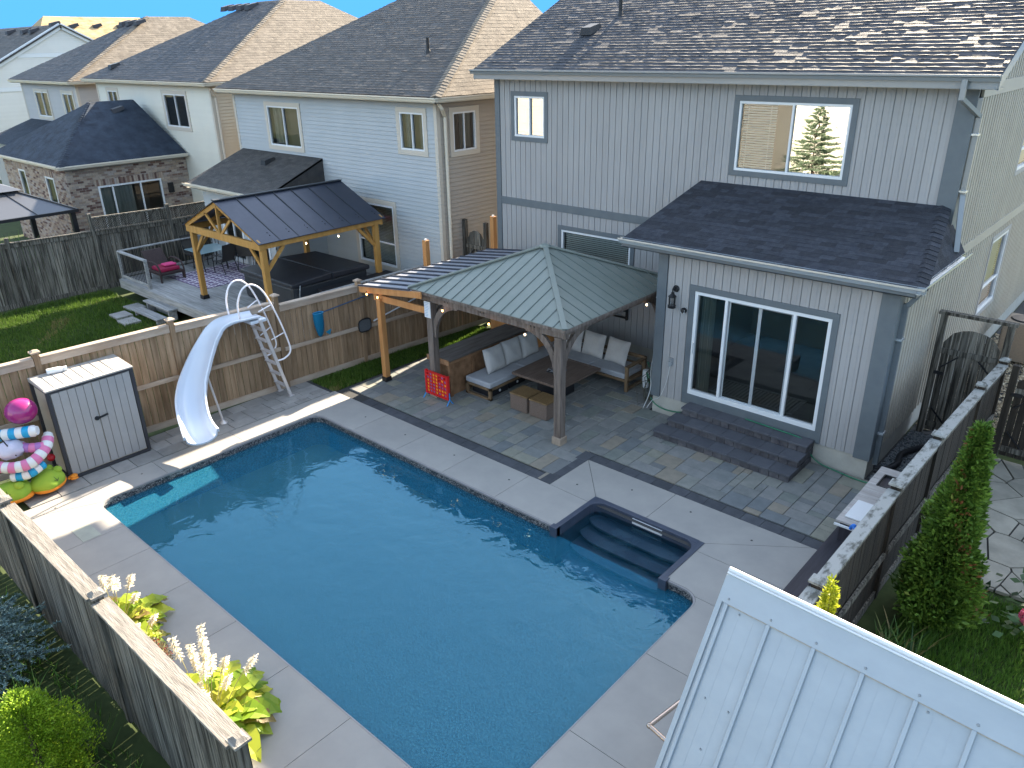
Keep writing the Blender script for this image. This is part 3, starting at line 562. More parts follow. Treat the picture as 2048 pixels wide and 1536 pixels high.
# ---------------- neighbouring houses ----------------
def hip_roof(parent, x0, x1, y0, z0, s, kl, kr, run, m_f, m_r, ex=.143, vents=(), back=31, t1=.0105, rb=None):
    rb = rb or run
    """front slope rising from (y0,z0) with tangent s for 'run' metres; hips lean in by kl/kr per metre"""
    yr, zr_ = y0+run, z0+run*s; L = run*math.hypot(1,s)
    b = MB(); A, B_, Cc, Dd = (x0,y0,z0),(x1,y0,z0),(x1-kr*run,yr,zr_),(x0+kl*run,yr,zr_)
    sheet(b, [A,B_,Cc,Dd], .08); sheet(b, [B_,(x1,back,z0),(x1-kr*run,back-rb,zr_),Cc], .08); sheet(b, [(x0,back,z0),A,Dd,(x0+kl*run,back-rb,zr_)], .08); sheet(b, [Dd,Cc,(x1-kr*run,back-rb,zr_),(x0+kl*run,back-rb,zr_)], .04); sheet(b, [(x1,back,z0),(x0,back,z0),(x0+kl*run,back-rb,zr_),(x1-kr*run,back-rb,zr_)], .08)
    shingles(b, (x0,y0-.01,z0+.004), (1,0,0), (0,1,s), L, lambda v: kl*run*v/L, lambda v: (x1-x0)-kr*run*v/L, ex=ex, t0=.004, t1=.009, lam=False, curl=True)
    r = b.build('roof', m_f, parent)
    b = MB(); Lr = math.hypot(kr*run, zr_-z0)
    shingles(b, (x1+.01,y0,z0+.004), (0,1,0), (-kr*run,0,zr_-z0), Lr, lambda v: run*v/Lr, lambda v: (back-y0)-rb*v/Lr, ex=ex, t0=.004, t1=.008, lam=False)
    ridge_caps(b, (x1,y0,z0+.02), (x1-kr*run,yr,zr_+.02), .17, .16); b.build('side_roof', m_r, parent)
    for (vx,vy) in vents: roof_vent(parent, vx, vy, z0+(vy-y0)*s)
    return r
def hhouse(name, label, x0, x1, y, zt, m_front, m_side, roofm, sidem, s, kl, kr, run, wins, sidewins=(), trimc=None, over=.4, zg=-.6, vents=(), back=30, rb=None):
    h = thing(name, label, 'house', ((x0+x1)/2,y,0)); b = MB()
    hsiding(b, (0,y), (1,0), (0,-1), x0+.1, x1-.1, zg, zt, [w[:4] for w in wins]); b.build('wall', m_front, h)
    b = MB(); hsiding(b, (x1,0), (0,1), (1,0), y+.1, back, zg, zt, [w[:4] for w in sidewins]); hsiding(b, (x0,0), (0,1), (-1,0), y+.1, back, zg, zt, pitch=.5); b.box(x0,back,zg,x1,back+.1,zt); b.build('wall', m_side, h)
    b = MB()
    b.box(x0-.02,y-.03,zg,x0+.1,y,zt); b.box(x1-.1,y-.03,zg,x1+.02,y,zt); b.box(x1,y-.028,zg,x1+.025,y+.1,zt); b.build('corner_trim', m_almond, h)
    b = MB(); e = over
    b.box(x0-e,y-e,zt,x1+e,y,zt+.015); b.box(x1,y-e+.01,zt,x1+e,back,zt+.013); gutter(b, (x0-e-.05,y-e,zt+.16), (x1+e+.1,y-e,zt+.16), (0,-1,0)); gutter(b, (x1+e,y-e-.1,zt+.16), (x1+e,back,zt+.16), (1,0,0)); b.box(x0-e,y-e,zt,x1+e,y-e+.02,zt+.15); b.box(x1+e-.02,y-e,zt,x1+e,back,zt+.15)
    b.build('gutter', m_beige, h)
    for i, w in enumerate(wins): window(h, (0,y), (1,0), (0,-1), *w[:4], trim=.14, tm=m_almond, **(w[4] if len(w) > 4 else {}))
    for w in sidewins: window(h, (x1,0), (0,1), (1,0), *w[:4], trim=.14, tm=m_almond, **(w[4] if len(w) > 4 else {}))
    hip_roof(h, x0-e-.05, x1+e+.05, y-e-.03, zt+.18, s, kl, kr, run, roofm, sidem, vents=vents, back=back, rb=rb)
    return h
DK = dict(glass=m_glassm, curtain=[(0,.3)])
n1 = hhouse('pale_blue_house', 'pale blue two storey house with brown grey roof left of the grey house', -27.8, -16.9, 15.75, 6.15, m_sidw, m_sidt, m_shingb, m_shinglit, .515, .75, .5, 6.5,
  [(-25.62,-23.72,4.45,5.78,DK),(-18.5,-17.45,4.78,5.85,dict(glass=m_glassm,curtain=[(.0,.35),(.65,1)])),(-21.0,-19.1,1.0,3.0,dict(mull=(),horiz=(.38,),blind=m_blind,fw=.07)),(-24.6,-23.75,.7,1.25,dict(glass=m_glass))],
  [(16.35,17.3,4.75,5.85,dict(glass=m_glass,curtain=[(.5,1)]))], back=23.6, rb=1.6)
pipe_vent(n1, -18.95, 17.45, 6.33+(17.45-15.32)*.515, .42)
b = MB(); b.tube([(-16.62,15.55,6.2),(-16.62,15.7,6.0),(-16.83,16.0,5.75),(-16.83,16.0,-.3)], .05, 8); b.build('downpipe', m_beige, n1)
# lower extension of the pale blue house with its own small roof
b = MB(); ey1, ez1 = 13.3, 3.22; hsiding(b, (0,13.7), (1,0), (0,-1), -27.3, -22.9, -.3, 3.15, [(-26.1,-24.9,.7,2.6),(-24.5,-23.3,.62,2.65)]); hsiding(b, (-22.9,0), (0,1), (1,0), 13.7, 15.75, -.3, 3.15); hsiding(b, (-27.3,0), (0,1), (-1,0), 13.7, 15.75, -.3, 3.15); b.build('wall', m_sidw, n1)
window(n1, (0,13.7), (1,0), (0,-1), -26.1,-24.9,.7,2.6, trim=.08, tm=m_white, glass=m_glass)
window(n1, (0,13.7), (1,0), (0,-1), -24.5,-23.3,.62,2.65, trim=.06, tm=m_white, fw=.07, glass=m_glass, name='patio_door', curtain=[(0,.5)])
b = MB(); sheet(b, [(-27.7,ey1,ez1),(-22.6,ey1,ez1),(-22.6,15.73,4.2),(-27.6,15.73,4.2)], .06); b.mesh([(-22.6,ey1,ez1),(-22.6,15.73,ez1-.05),(-22.6,15.73,4.2)],[(0,1,2)],.5)
Lx = math.hypot(15.73-ey1,.98); shingles(b, (-27.7,ey1,ez1+.004), (1,0,0), (0,15.73-ey1,.98), Lx, lambda v: .1*v/Lx, lambda v: 5.1, t0=.002, t1=.005); b.build('extension_roof', m_shingb, n1); roof_vent(n1, -25.0, 15.1, 3.93, s=.9)
b = MB(); gutter(b, (-27.75,ey1,ez1+.02), (-22.55,ey1,ez1+.02), (0,-1,0)); b.box(-27.7,ey1,ez1-.15,-22.6,13.7,ez1-.14); b.build('gutter', m_beige, n1)
n2 = hhouse('cream_house', 'cream two storey house with grey shingles and an attached brick room', -40.6, -30.0, 16.07, 6.3, m_sidc, m_sidy, m_shing2, m_shinglit, .50, .95, .56, 6.2,
  [(-34.0,-32.1,4.65,5.95,dict(glass=m_glassm,blind=m_blindd)),(-39.5,-38.5,4.6,5.95,dict(glass=m_glassm))], vents=((-39.3,16.5),))
b = MB(); b.tube([(-29.75,15.9,6.2),(-29.93,16.2,5.9),(-29.93,16.2,0)], .05, 8); b.build('downpipe', m_almond, n2)
for vx in (-36.9,-36.2,-35.5,-34.8): roof_vent(n2, vx, 21.3, 6.48+5.6*.5, m_shedk, 1.2)
n3 = hhouse('stone_grey_house', 'stone coloured house with dark roof second from the left edge', -50.5, -43.0, 16.0, 6.12, m_sidg, m_sidg, m_shing2, m_shinglit, .5, .8, .55, 6.0,
  [(-48.7,-46.9,4.45,5.7,dict(glass=m_glass)),(-44.9,-43.6,4.6,5.7,dict(glass=m_glass))])
b = MB(); b.hexa([(-51.2,13.4,3.3),(-46.9,13.4,3.3),(-46.9,16,3.3),(-51.2,16,3.3),(-50.8,13.9,3.4),(-46.9,13.9,3.4),(-46.9,16,4.25),(-50.2,16,4.25)]); b.build('extension_roof', m_shingblk, n3)
b = MB(); b.box(-50.6,13.8,-.5,-47.1,16,3.3); b.build('wall', m_sidg, n3)
for vx in (-47.0,-46.2,-45.2): roof_vent(n3, vx, 20.8, 6.3+5.2*.5, m_shedk, 1.2)
# ivory gable house at the far left edge
n4 = thing('ivory_gable_house', 'ivory house with white gable and brown roof at the far left edge', 'house', (-66,22,0))
b = MB(); gx, gy0, gy1, gp, gzp, ge = -60.0, 15.4, 29.0, 22.2, 9.15, 5.6; sl_ = (gzp-ge)/(gp-gy0)
hsiding(b, (gx,0), (0,1), (1,0), gy0, gy1, -.6, ge); hsiding(b, (gx,0), (0,1), (1,0), gy0, gy1, ge, gzp-.1, urange=lambda z: (gp-(gzp-z)/sl_, gp+(gzp-z)/sl_)); b.box(gx-12,gy0,-.6,gx-.02,gy1,ge)
b.build('wall', m_sidk, n4)
b = MB(); b.beam((gx+.12,gy0-.8,ge-.42),(gx+.12,gp,gzp+.05),.12,.34,up=(0,0,1)); b.beam((gx+.12,gy1+.6,ge-.4),(gx+.12,gp,gzp+.05),.12,.34,up=(0,0,1)); b.box(gx,gp-3.0,gzp-1.85,gx+.05,gp+3.0,gzp-1.6); b.box(gx,gy0,5.3,gx+.06,gy1,5.55); b.build('rake_board', m_white, n4)
b = MB(); sheet(b, [(gx-14,gy0-.8,ge-.35),(gx+.3,gy0-.8,ge-.35),(gx+.3,gp,gzp+.12),(gx-14,gp,gzp+.12)], .08); sheet(b, [(gx+.3,gp,gzp+.12),(gx+.3,gy1+.6,ge-.3),(gx-14,gy1+.6,ge-.3),(gx-14,gp,gzp+.12)], .08)
Ls = math.hypot(gp-gy0+.8, gzp-ge+.47); shingles(b, (gx-14,gy0-.8,ge-.34), (1,0,0), (0,gp-gy0+.8,gzp-ge+.47), Ls, lambda v: 0, lambda v: 14.3, ex=.2, tab=.5, t0=.004, t1=.014, lam=False); b.build('roof', m_shingb, n4)
for vx in (-62.5,-64.0,-67.0): roof_vent(n4, vx, 21.4, gzp-.3, m_shedk, 1.4)
roof_vent(n4, gx-.4, gp-.15, gzp+.05, m_shedk, 1.4)
# sunlit tan roofed house far behind
n5 = thing('tan_roofed_house', 'far house showing only a sunlit tan shingle roof with three black vents', 'house', (-76,29,0))
b = MB(); sheet(b, [(-66,21.5,5.8),(-66,37.5,5.8),(-72,33.2,10.1),(-72,25.6,10.2)], .1); sheet(b, [(-78,21.5,5.8),(-66,21.5,5.8),(-72,25.6,10.2)], .1); sheet(b, [(-66,37.5,5.8),(-78,37.5,5.8),(-72,33.2,10.1)],.1); sheet(b, [(-78,37.5,5.8),(-78,21.5,5.8),(-72,25.6,10.2),(-72,33.2,10.1)],.1)
Lh = math.hypot(6,4.35); shingles(b, (-65.98,21.5,5.81), (0,1,0), (-6,0,4.35), Lh, lambda v: 4.1*v/Lh, lambda v: 16-4.3*v/Lh, ex=.2, tab=.5, t0=.004, t1=.012, lam=False); b.build('roof', mat('gold_tan_shingle',(.34,.24,.12),(.44,.32,.18),rough=.95,scale=3,rnd=.2), n5)
b = MB(); b.box(-77.5,22,-.6,-66.5,37,5.8); b.build('wall', m_sidc, n5)
for vy in (27.3,29.1,31.0): roof_vent(n5, -71.0, vy, 9.35, m_shedk, 1.5)
# brick room attached to the cream house
m_brick = mat('mixed_brick', (1,1,1), (.8,.8,.8), rough=.9, scale=20, c3=[(.40,.32,.25),(.30,.23,.18),(.44,.36,.29),(.36,.27,.20),(.22,.14,.11),(.42,.33,.26),(.13,.075,.065),(.34,.28,.24),(.27,.20,.165),(.38,.33,.30)])
m_mortar = mat('mortar', (.30,.27,.23), rough=1)
def bricks(mb, mm, o, U, N, u0, u1, z0, z1, holes=()):
    zz = z0; k = 0
    for (a_, b_, c_, d_) in []: pass
    n = int((z1-z0)/.085)
    for k in range(n):
        z = z0+k*.085; u = u0-(.12 if k%2 else 0)
        while u < u1:
            w = .225; 
            for p,q in sub_iv(max(u,u0), min(u+w,u1), [(h[0],h[1]) for h in holes if h[2] < z+.04 < h[3]]):
                if q-p > .02: lbox(mb,o,U,N,p,q-.012,z,z+.073,0,.012)
            u += w+.012
    for h in holes:       # soldier course over openings
        u = h[0]-.1
        while u < h[1]+.1: lbox(mb,o,U,N,u,u+.075,h[3],h[3]+.25,.0,.02); u += .087
    es = sorted({u0,u1,*[c for h in holes for c in h[:2]]})
    for a_,b_ in zip(es[:-1],es[1:]):
        for zl,zh in sub_iv(z0,z1,[(h[2],h[3]) for h in holes if h[0] < (a_+b_)/2 < h[1]]): mm.face([pt(o,U,N,a_,zl,0),pt(o,U,N,b_,zl,0),pt(o,U,N,b_,zh,0),pt(o,U,N,a_,zh,0)],.5)
bx, by0, bz = -33.0, 11.2, 3.5
s_door = (12.25,14.82,.35,2.72); w1, w2 = (-38.3,-37.55,1.85,3.1), (-35.3,-34.4,1.7,3.05)
b, mm = MB(), MB(); bricks(b, mm, (bx,0), (0,1), (1,0), by0, 16.05, -.4, bz, [s_door]); bricks(b, mm, (0,by0), (1,0), (0,-1), -40.0, bx, -.4, bz, [w1,w2]); b.build('brick_wall', m_brick, n2); mm.build('mortar_wall', m_mortar, n2)
window(n2, (bx,0), (0,1), (1,0), *s_door, name='patio_door', mull=(.22,.66), fw=.07, glass=m_glass, curtain=[(0,.55)], room=1.5)
window(n2, (0,by0), (1,0), (0,-1), *w1, mull=(), fw=.07, glass=m_glass); window(n2, (0,by0), (1,0), (0,-1), *w2, mull=(), fw=.07, glass=m_glass, blind=m_blindd)
b = MB(); A,B_,Cc,Dd,E1,E2 = (-40.4,by0-.3,3.62),(bx+.35,by0-.3,3.62),(bx+.35,16.0,3.62),(-40.4,16.0,3.62),(-36.2,13.9,5.68),(-35.9,15.6,5.68)
sheet(b,[A,B_,E1],.06); sheet(b,[B_,Cc,E2,E1],.06); sheet(b,[Dd,A,E1,E2],.06)
Lf = math.hypot(3.0,2.06); shingles(b, A, (1,0,0), (0,3.0,2.06), Lf, lambda v: 4.2*v/Lf, lambda v: 7.75-3.55*v/Lf, ex=.18, t0=.002, t1=.004)
Lf2 = math.hypot(3.4,2.06); shingles(b, B_, (0,1,0), (-3.4,0,2.06), Lf2, lambda v: 3.0*v/Lf2, lambda v: 5.1-.4*v/Lf2, ex=.18, t0=.002, t1=.004)
ridge_caps(b, B_, E1, .16, .16); b.build('extension_roof', m_shingblk, n2); roof_vent(n2, -35.4, 14.6, 5.25, m_shedk, 1.1)
b = MB(); gutter(b, (-40.5,by0-.3,3.64), (bx+.4,by0-.3,3.64), (0,-1,0)); gutter(b, (bx+.35,by0-.4,3.64), (bx+.35,16,3.64), (1,0,0)); b.box(-40.4,by0-.3,3.5,bx+.35,by0,3.52); b.box(bx,by0,3.5,bx+.35,16,3.52); b.build('gutter', m_beige, n2)
b = MB(); b.box(bx+.02,15.05,2.1,bx+.14,15.25,2.5); b.build('wall_light', m_black, n2)
# houses behind the camera, seen mirrored in the window glass
for (x0,x1,nm,lb,mm_) in ((-25,-12,'cream_rear_house','cream house mirrored in the big upper window of the grey house',m_sidc),(-44,-30,'tan_rear_house','tan house mirrored in the windows of the pale blue house',m_sidy)):
    h = thing(nm, lb, 'house', ((x0+x1)/2,-17,0)); b = MB(); ww = [(x1-4.2,x1-2.2,4.2,5.5),(x0+2,x0+4,4.2,5.5),(x1-4.5,x1-2,1,2.8)]
    hsiding(b, (0,-17), (1,0), (0,1), x0, x1, -.5, 6.2, ww, pitch=.2); b.box(x0,-27,-.5,x1,-17.3,6.2,.5); b.build('wall', mm_, h)
    for w_ in ww: window(h, (0,-17), (1,0), (0,1), *w_, trim=.1, tm=m_white, glass=m_glass, room=.25)
    b = MB(); sheet(b,[(x0-.4,-16.5,6.2),(x1+.4,-16.5,6.2),(x1-3,-22,9.2),(x0+3,-22,9.2)],.1); sheet(b,[(x1+.4,-27.5,6.2),(x0-.4,-27.5,6.2),(x0+3,-22,9.2),(x1-3,-22,9.2)],.1); sheet(b,[(x1+.4,-16.5,6.2),(x1+.4,-27.5,6.2),(x1-3,-22,9.2)],.1); sheet(b,[(x0-.4,-27.5,6.2),(x0-.4,-16.5,6.2),(x0+3,-22,9.2)],.1); b.build('roof', m_shing2, h)
# ---------------- fences and gates ----------------
def fence(name, label, pts, m_bd, m_post, m_cap, m_rail, cap_w=.16, side=1, bd=.14, z0=.05, rails=(.35,), postcap=True, tops=None, post_up=.1, posts=None, capm=None, gap=.012, kick=True, lattice=(), rag=0):
    """pts: (x,y,ztop) at posts; boards between; side = +1 puts the rails on the right-hand side of the run"""
    f = thing(name, label, 'fence', (pts[0][0],pts[0][1],0)); n = len(pts)
    for i in range(n-1):
        (xa,ya,za),(xb,yb,zb) = pts[i],pts[i+1]
        if tops: za, zb = tops[i]
        d = Vector((xb-xa,yb-ya,0)); L = d.length; d.normalize(); s = Vector((d.y,-d.x,0))*side; b = MB(); k = int((L-.1)/bd); w = (L-.1)/k
        A = Vector((xa,ya,0)); T = lambda t: za+(zb-za)*t/L
        for j in range(k):
            t0 = .05+j*w; t1 = t0+w-gap; p = A+d*t0; q = A+d*t1; o = s*random.uniform(-.003,.003)
            zt = T(t0)-.04; z0_ = z0+random.uniform(-rag,rag)
            b.hexa([p-s*.009+o+Vector((0,0,z0_)), q-s*.009+o+Vector((0,0,z0_)), q+s*.009+o+Vector((0,0,z0_)), p+s*.009+o+Vector((0,0,z0_)), p-s*.009+o+Vector((0,0,zt)), q-s*.009+o+Vector((0,0,zt)), q+s*.009+o+Vector((0,0,zt)), p+s*.009+o+Vector((0,0,zt))])
        b.build('board_panel', m_bd, f)
        b = MB()
        for sg in (1,-1):
            b.beam(A+d*.06+s*sg*.03+Vector((0,0,T(0)-.1)), A+d*(L-.06)+s*sg*.03+Vector((0,0,T(L)-.1)), .035, .14)
        b.build('top_rail', m_rail, f)
        b = MB(); b.beam(A+d*.065+Vector((0,0,T(0)-.015)), A+d*(L-.065)+Vector((0,0,T(L)-.015)), cap_w, .035); b.build('cap_board', m_cap, f, bevel=.004)
        b = MB()
        for rz in rails: b.beam(A+d*.06+s*.045+Vector((0,0,T(0)*rz)), A+d*(L-.06)+s*.045+Vector((0,0,T(L)*rz)), .04, .09)
        if rails: b.build('rail', m_rail, f)
        if kick: b = MB(); b.beam(A+d*.05+s*.02+Vector((0,0,.07)), A+d*(L-.05)+s*.02+Vector((0,0,.07)), .04, .14); b.build('kick_board', m_rail, f)
        if i in lattice:
            b = MB(); hh = .42; nn = int(L/.075)
            for j in range(-6,nn):
                for sg in (1,-1):
                    t0, t1 = j*.075, j*.075+hh*1.0; z_0, z_1 = 0, hh
                    if sg < 0: z_0, z_1 = hh, 0
                    def cl(t,z,tt,zz):
                        return z+(zz-z)*(max(.06,min(L-.06,t0 if tt is None else t0))-t0)
                    ta, tb = max(t0,.06), min(t1,L-.06)
                    if tb <= ta: continue
                    fz = lambda t: z_0+(z_1-z_0)*(t-t0)/(t1-t0)
                    b.beam(A+d*ta+s*.006*sg+Vector((0,0,T(ta)+fz(ta))), A+d*tb+s*.006*sg+Vector((0,0,T(tb)+fz(tb))), .008, .03)
            b.build('lattice', m_rail, f); b = MB(); b.beam(A+d*.06+Vector((0,0,T(0)+hh)), A+d*(L-.06)+Vector((0,0,T(L)+hh)), .09, .05); b.build('cap_board', m_cap, f)
    for i,(x,y,z) in enumerate(pts):
        zz = (posts[i] if posts else z+post_up); b = MB(); b.box(x-.055,y-.055,0,x+.055,y+.055,zz); p = b.build('post', m_post, f, bevel=.004)
        if postcap: b = MB(); b.box(x-.085,y-.085,zz,x+.085,y+.085,zz+.03); b.hexa([(x-.07,y-.07,zz+.03),(x+.07,y-.07,zz+.03),(x+.07,y+.07,zz+.03),(x-.07,y+.07,zz+.03),(x-.03,y-.03,zz+.06),(x+.03,y-.03,zz+.06),(x+.03,y+.03,zz+.06),(x-.03,y+.03,zz+.06)]); b.build('post_cap', capm or m_capn, p)
    return f
fx = lambda y: -15.58-(10.95-y)*.075
py = [1.65,4.13,6.73,9.17,11.45,13.75,16.1]
fence('tan_fence', 'tan board fence with square capped posts behind the slide and resin shed', [(fx(y),y,2.3) for y in py], m_fwood, m_fwood, m_capt, m_capt, side=1, rails=(.47,), z0=.1, bd=.145,
      tops=[(2.27,2.27),(2.27,2.27),(2.24,2.2),(2.11,2.1),(2.05,2.05),(2.0,2.0)], posts=[2.35,2.35,2.35,2.33,2.2,2.0,2.0], capm=m_capt)
fence('near_fence', 'weathered grey fence with pale cap boards in the lower left foreground', [(-14.6,2.07,1.88),(-11.45,2.07,1.88),(-8.36,2.07,1.88),(-5.27,2.07,1.88)], m_fgray, m_fgray, m_capn, m_fgray, side=-1, rails=(), cap_w=.2, z0=-.045, rag=.02, kick=False, bd=.12, post_up=.05, gap=.008)
fence('right_fence', 'dark brown fence with mottled cap boards running back on the right to the gate', [(-2.2,7.05,1.88),(-2.2,7.62,1.88),(-2.2,10.4,1.88),(-2.18,12.35,1.88),(-2.13,14.85,1.88),(-2.08,16.4,1.88)], m_fbrown, m_fbrown, m_capk, m_fgray, side=1, rails=(.42,), cap_w=.17, z0=0, capm=m_capk, post_up=.06, gap=.004)
fence('far_fence', 'tall dark weathered fence with lattice top between the lawn and the brick room', [(-28.2,2.3,2.1),(-28.2,4.8,2.1),(-28.15,7.35,2.1),(-28.05,9.92,2.05),(-28.0,12.6,2.0),(-27.9,14.9,2.0)], m_fgray, m_fgray, m_fgray, m_fgray, side=1, rails=(), lattice=(3,4), posts=[2.25,2.25,2.25,2.62,2.55,2.4], postcap=False, z0=.05, bd=.16)
def gate(name, label, x0, x1, y, z, m, zarch, x_l=None, top=True):
    g_ = thing(name, label, 'gate', ((x0+x1)/2,y,0))
    for x in (x0,x1): b = MB(); b.box(x-.06,y-.06,0,x+.06,y+.06,z); b.build('post', m, g_, bevel=.005)
    if top: b = MB(); b.box(x0-.1,y-.07,z,x1+.1,y+.07,z+.06); b.build('top_beam', m_fgray, g_)
    b = MB(); n = int((x1-x0-.16)/.13); w = (x1-x0-.16)/n; cx, hw = (x0+x1)/2, (x1-x0-.16)/2
    for k in range(n):
        a = x0+.08+k*w; f = lambda x: zarch-.38+.38*math.sqrt(max(0,1-((x-cx)/hw)**2*.98)); h0, h1 = f(a), f(a+w-.008)
        b.hexa([(a,y-.012,.08),(a+w-.008,y-.012,.08),(a+w-.008,y+.012,.08),(a,y+.012,.08),(a,y-.012,h0),(a+w-.008,y-.012,h1),(a+w-.008,y+.012,h1),(a,y+.012,h0)])
    b.build('board_panel', m, g_)
    for z_ in (zarch-.55,.18): b = MB(); b.box(x0+.08,y-.05,z_,x1-.08,y-.013,z_+.11); b.build('rail', m_fgray, g_)
    for a_,c_ in (((x0+.12,y-.04,zarch-.85),(x0+.4,y-.04,zarch-.57)),((x1-.12,y-.04,zarch-.85),(x1-.4,y-.04,zarch-.57)),((x0+.12,y-.04,.6),(x0+.4,y-.04,.31))): b = MB(); b.beam(a_,c_,.02,.03); b.build('corner_brace', m_black, g_)
    b = MB(); b.box(x0+.03,y-.07,1.35,x0+.22,y-.05,1.42); b.build('latch', m_black, g_)
    return g_
gate('arched_gate', 'weathered arched gate between the grey house and the right fence', -3.28, -2.12, 16.5, 2.6, m_fgray, 2.35)
gate('brown_gate', 'dark brown closed gate across the flagstone path right of the right fence', -1.85, 1.2, 16.25, 1.95, m_fbrown, 1.95, top=False)
gate('dark_arched_gate', 'dark arched gate between the grey and pale blue houses behind the pergola', -16.8, -15.92, 16.6, 2.75, m_fgray, 2.45, top=False)
# ---------------- pool deck, pavers, steps ----------------
def slab_poly(mb, poly, z0=-.1, z1=.0, inset=.004, r=None):
    if sum(poly[i-1][0]*poly[i][1]-poly[i][0]*poly[i-1][1] for i in range(len(poly))) < 0: poly = poly[::-1]
    c = Vector((sum(p[0] for p in poly)/len(poly), sum(p[1] for p in poly)/len(poly))); n = len(poly); P = []
    for i in range(n):
        a = Vector(poly[i-1]); p = Vector(poly[i]); q = Vector(poly[(i+1)%n]); d1 = (p-a).normalized(); d2 = (q-p).normalized(); n1_ = Vector((-d1.y,d1.x)); n2_ = Vector((-d2.y,d2.x))
        k = n1_+n2_; k = k/max(k.length_squared,1e-6)*2; P.append(tuple(p+k*inset))
    mb.prism(P, z0, z1, r)
OX0, OX1 = -14.62, -2.35; YB1, YB2 = 9.77, 11.0; YF = 2.62
sl = MB()
XL = PX0; XR = PX1; rc = .3     # rounded pool corners
def arc(cx, cy, r, a0, a1, n=6): return [(cx+r*math.cos(math.radians(a0+(a1-a0)*i/n)), cy+r*math.sin(math.radians(a0+(a1-a0)*i/n))) for i in range(n+1)]
slab_poly(sl, [(OX0,YF),(-14.1,YF),(XL+.0,PY0-.25),(XL,PY0+.3)][:0] or [(OX0,2.2),(XL+.088,PY0+.088),(XL,PY0+rc),(XL,5.25),(OX0,5.25)])
slab_poly(sl, [(OX0,5.25),(XL,5.25),(XL,6.95),(OX0,6.95)]); 
cA = arc(XL+rc,PY1-rc,rc,135,180,4); cB = arc(XL+rc,PY1-rc,rc,135,90,4)
slab_poly(sl, [(OX0,6.95),(XL,6.95)]+list(reversed(cA))+[(OX0,YB1)])
slab_poly(sl, [(OX0,YB1)]+cB+[(-12.6,PY1),(-12.6,YB1)])
for a,b_ in zip((-12.6,-11.2,-9.8,-8.4),(-11.2,-9.8,-8.4,-7.9)): 
    if b_ != -7.9: slab_poly(sl, [(a,PY1),(b_,PY1),(b_,YB1),(a,YB1)])
slab_poly(sl, [(-8.4,PY1),(SX0,PY1),(SX0,YB1-.02),(-7.9,YB1),(-8.4,YB1)]); slab_poly(sl, [(-7.9,YB1),(SX0,YB1-.02),(SX0,SY1),(-7.9,YB2)])
slab_poly(sl, [(-7.9,YB2),(SX0,SY1),(-5.9,SY1),(-5.9,YB2)]); slab_poly(sl, [(-5.9,SY1),(SX1,SY1),(-3.35,YB2),(-5.9,YB2)])
slab_poly(sl, [(SX1,SY1),(SX1,9.7),(OX1,9.7),(OX1,YB2),(-3.35,YB2)])
slab_poly(sl, [(SX1,9.7),(SX1,PY1)]+[(XR-rc,PY1)]+list(reversed(arc(XR-rc,PY1-rc,rc,45,90,4)))+[(OX1,PY1-.1),(OX1,9.7)])
slab_poly(sl, list(reversed([(OX1,PY1-.1)]+arc(XR-rc,PY1-rc,rc,45,0,4)+[(XR,7.2),(OX1,7.2)])))
slab_poly(sl, [(XR,5.5),(OX1,5.5),(OX1,7.2),(XR,7.2)]); slab_poly(sl, [(XR,5.5),(XR,PY0),(OX1,2.2),(OX1,5.5)])
xs = [XL+.088,-13.1,-11.75,-10.4,-9.0,-7.65,-6.3,-5.0,XR]
slab_poly(sl, [(OX0,2.2),(-12.75,YF),(-12.75,PY0),(XL+rc,PY0),(XL+.088,PY0+.088)])
for a,b_ in zip([-12.75]+xs[2:-1],xs[2:]): slab_poly(sl, [(a,YF),(b_,YF),(b_,PY0),(a,PY0)])
slab_poly(sl, [(XR,YF),(OX1,2.2),(XR,PY0)])
tag(sl.build('pool_deck', m_slab), kind='structure')
sub = MB(); 
slab_sheet('deck_base', OX0+.02, 2.25, OX1-.02, 11.02, -.05, m_sand, [(PX0-.05,PY0-.05,PX1+.05,PY1+.05),(SX0-.02,PY1,SX1+.02,SY1+.02),(-12.6,2.2,OX1,YF),(OX0,YB1,-7.9,11.1)])
# metal drain plugs and a paler utility lid in the deck
for i,(x,y) in enumerate([(-12.9,9.35),(-11.55,9.35),(-10.1,9.4),(-8.6,9.4),(-7.5,10.1),(-6.6,10.6),(-5.4,10.65),(-4.2,10.55),(-3.2,9.9),(-2.9,9.0),(-14.3,4.9),(-14.3,3.3),(-9.2,3.1),(-7.7,3.3)]):
    b = MB(); b.lathe((x,y,.0),[(0,.003),(.017,.003),(.02,.0)],10); tag(b.build('deck_plug', m_black, loc=(x,y,0)), 'small black round plug set in the concrete pool deck', 'plug', 'black plugs in the pool deck')
b = MB(); b.box(-13.28,3.2,.0,-12.78,3.5,.005,.5); tag(b.build('concrete_lid', mat('stained_lid',(.36,.37,.31),(.30,.31,.27),rough=.8,scale=4), loc=(-13,3.4,0)), 'flat grey green rectangular lid set in the sunlit deck corner', 'lid')
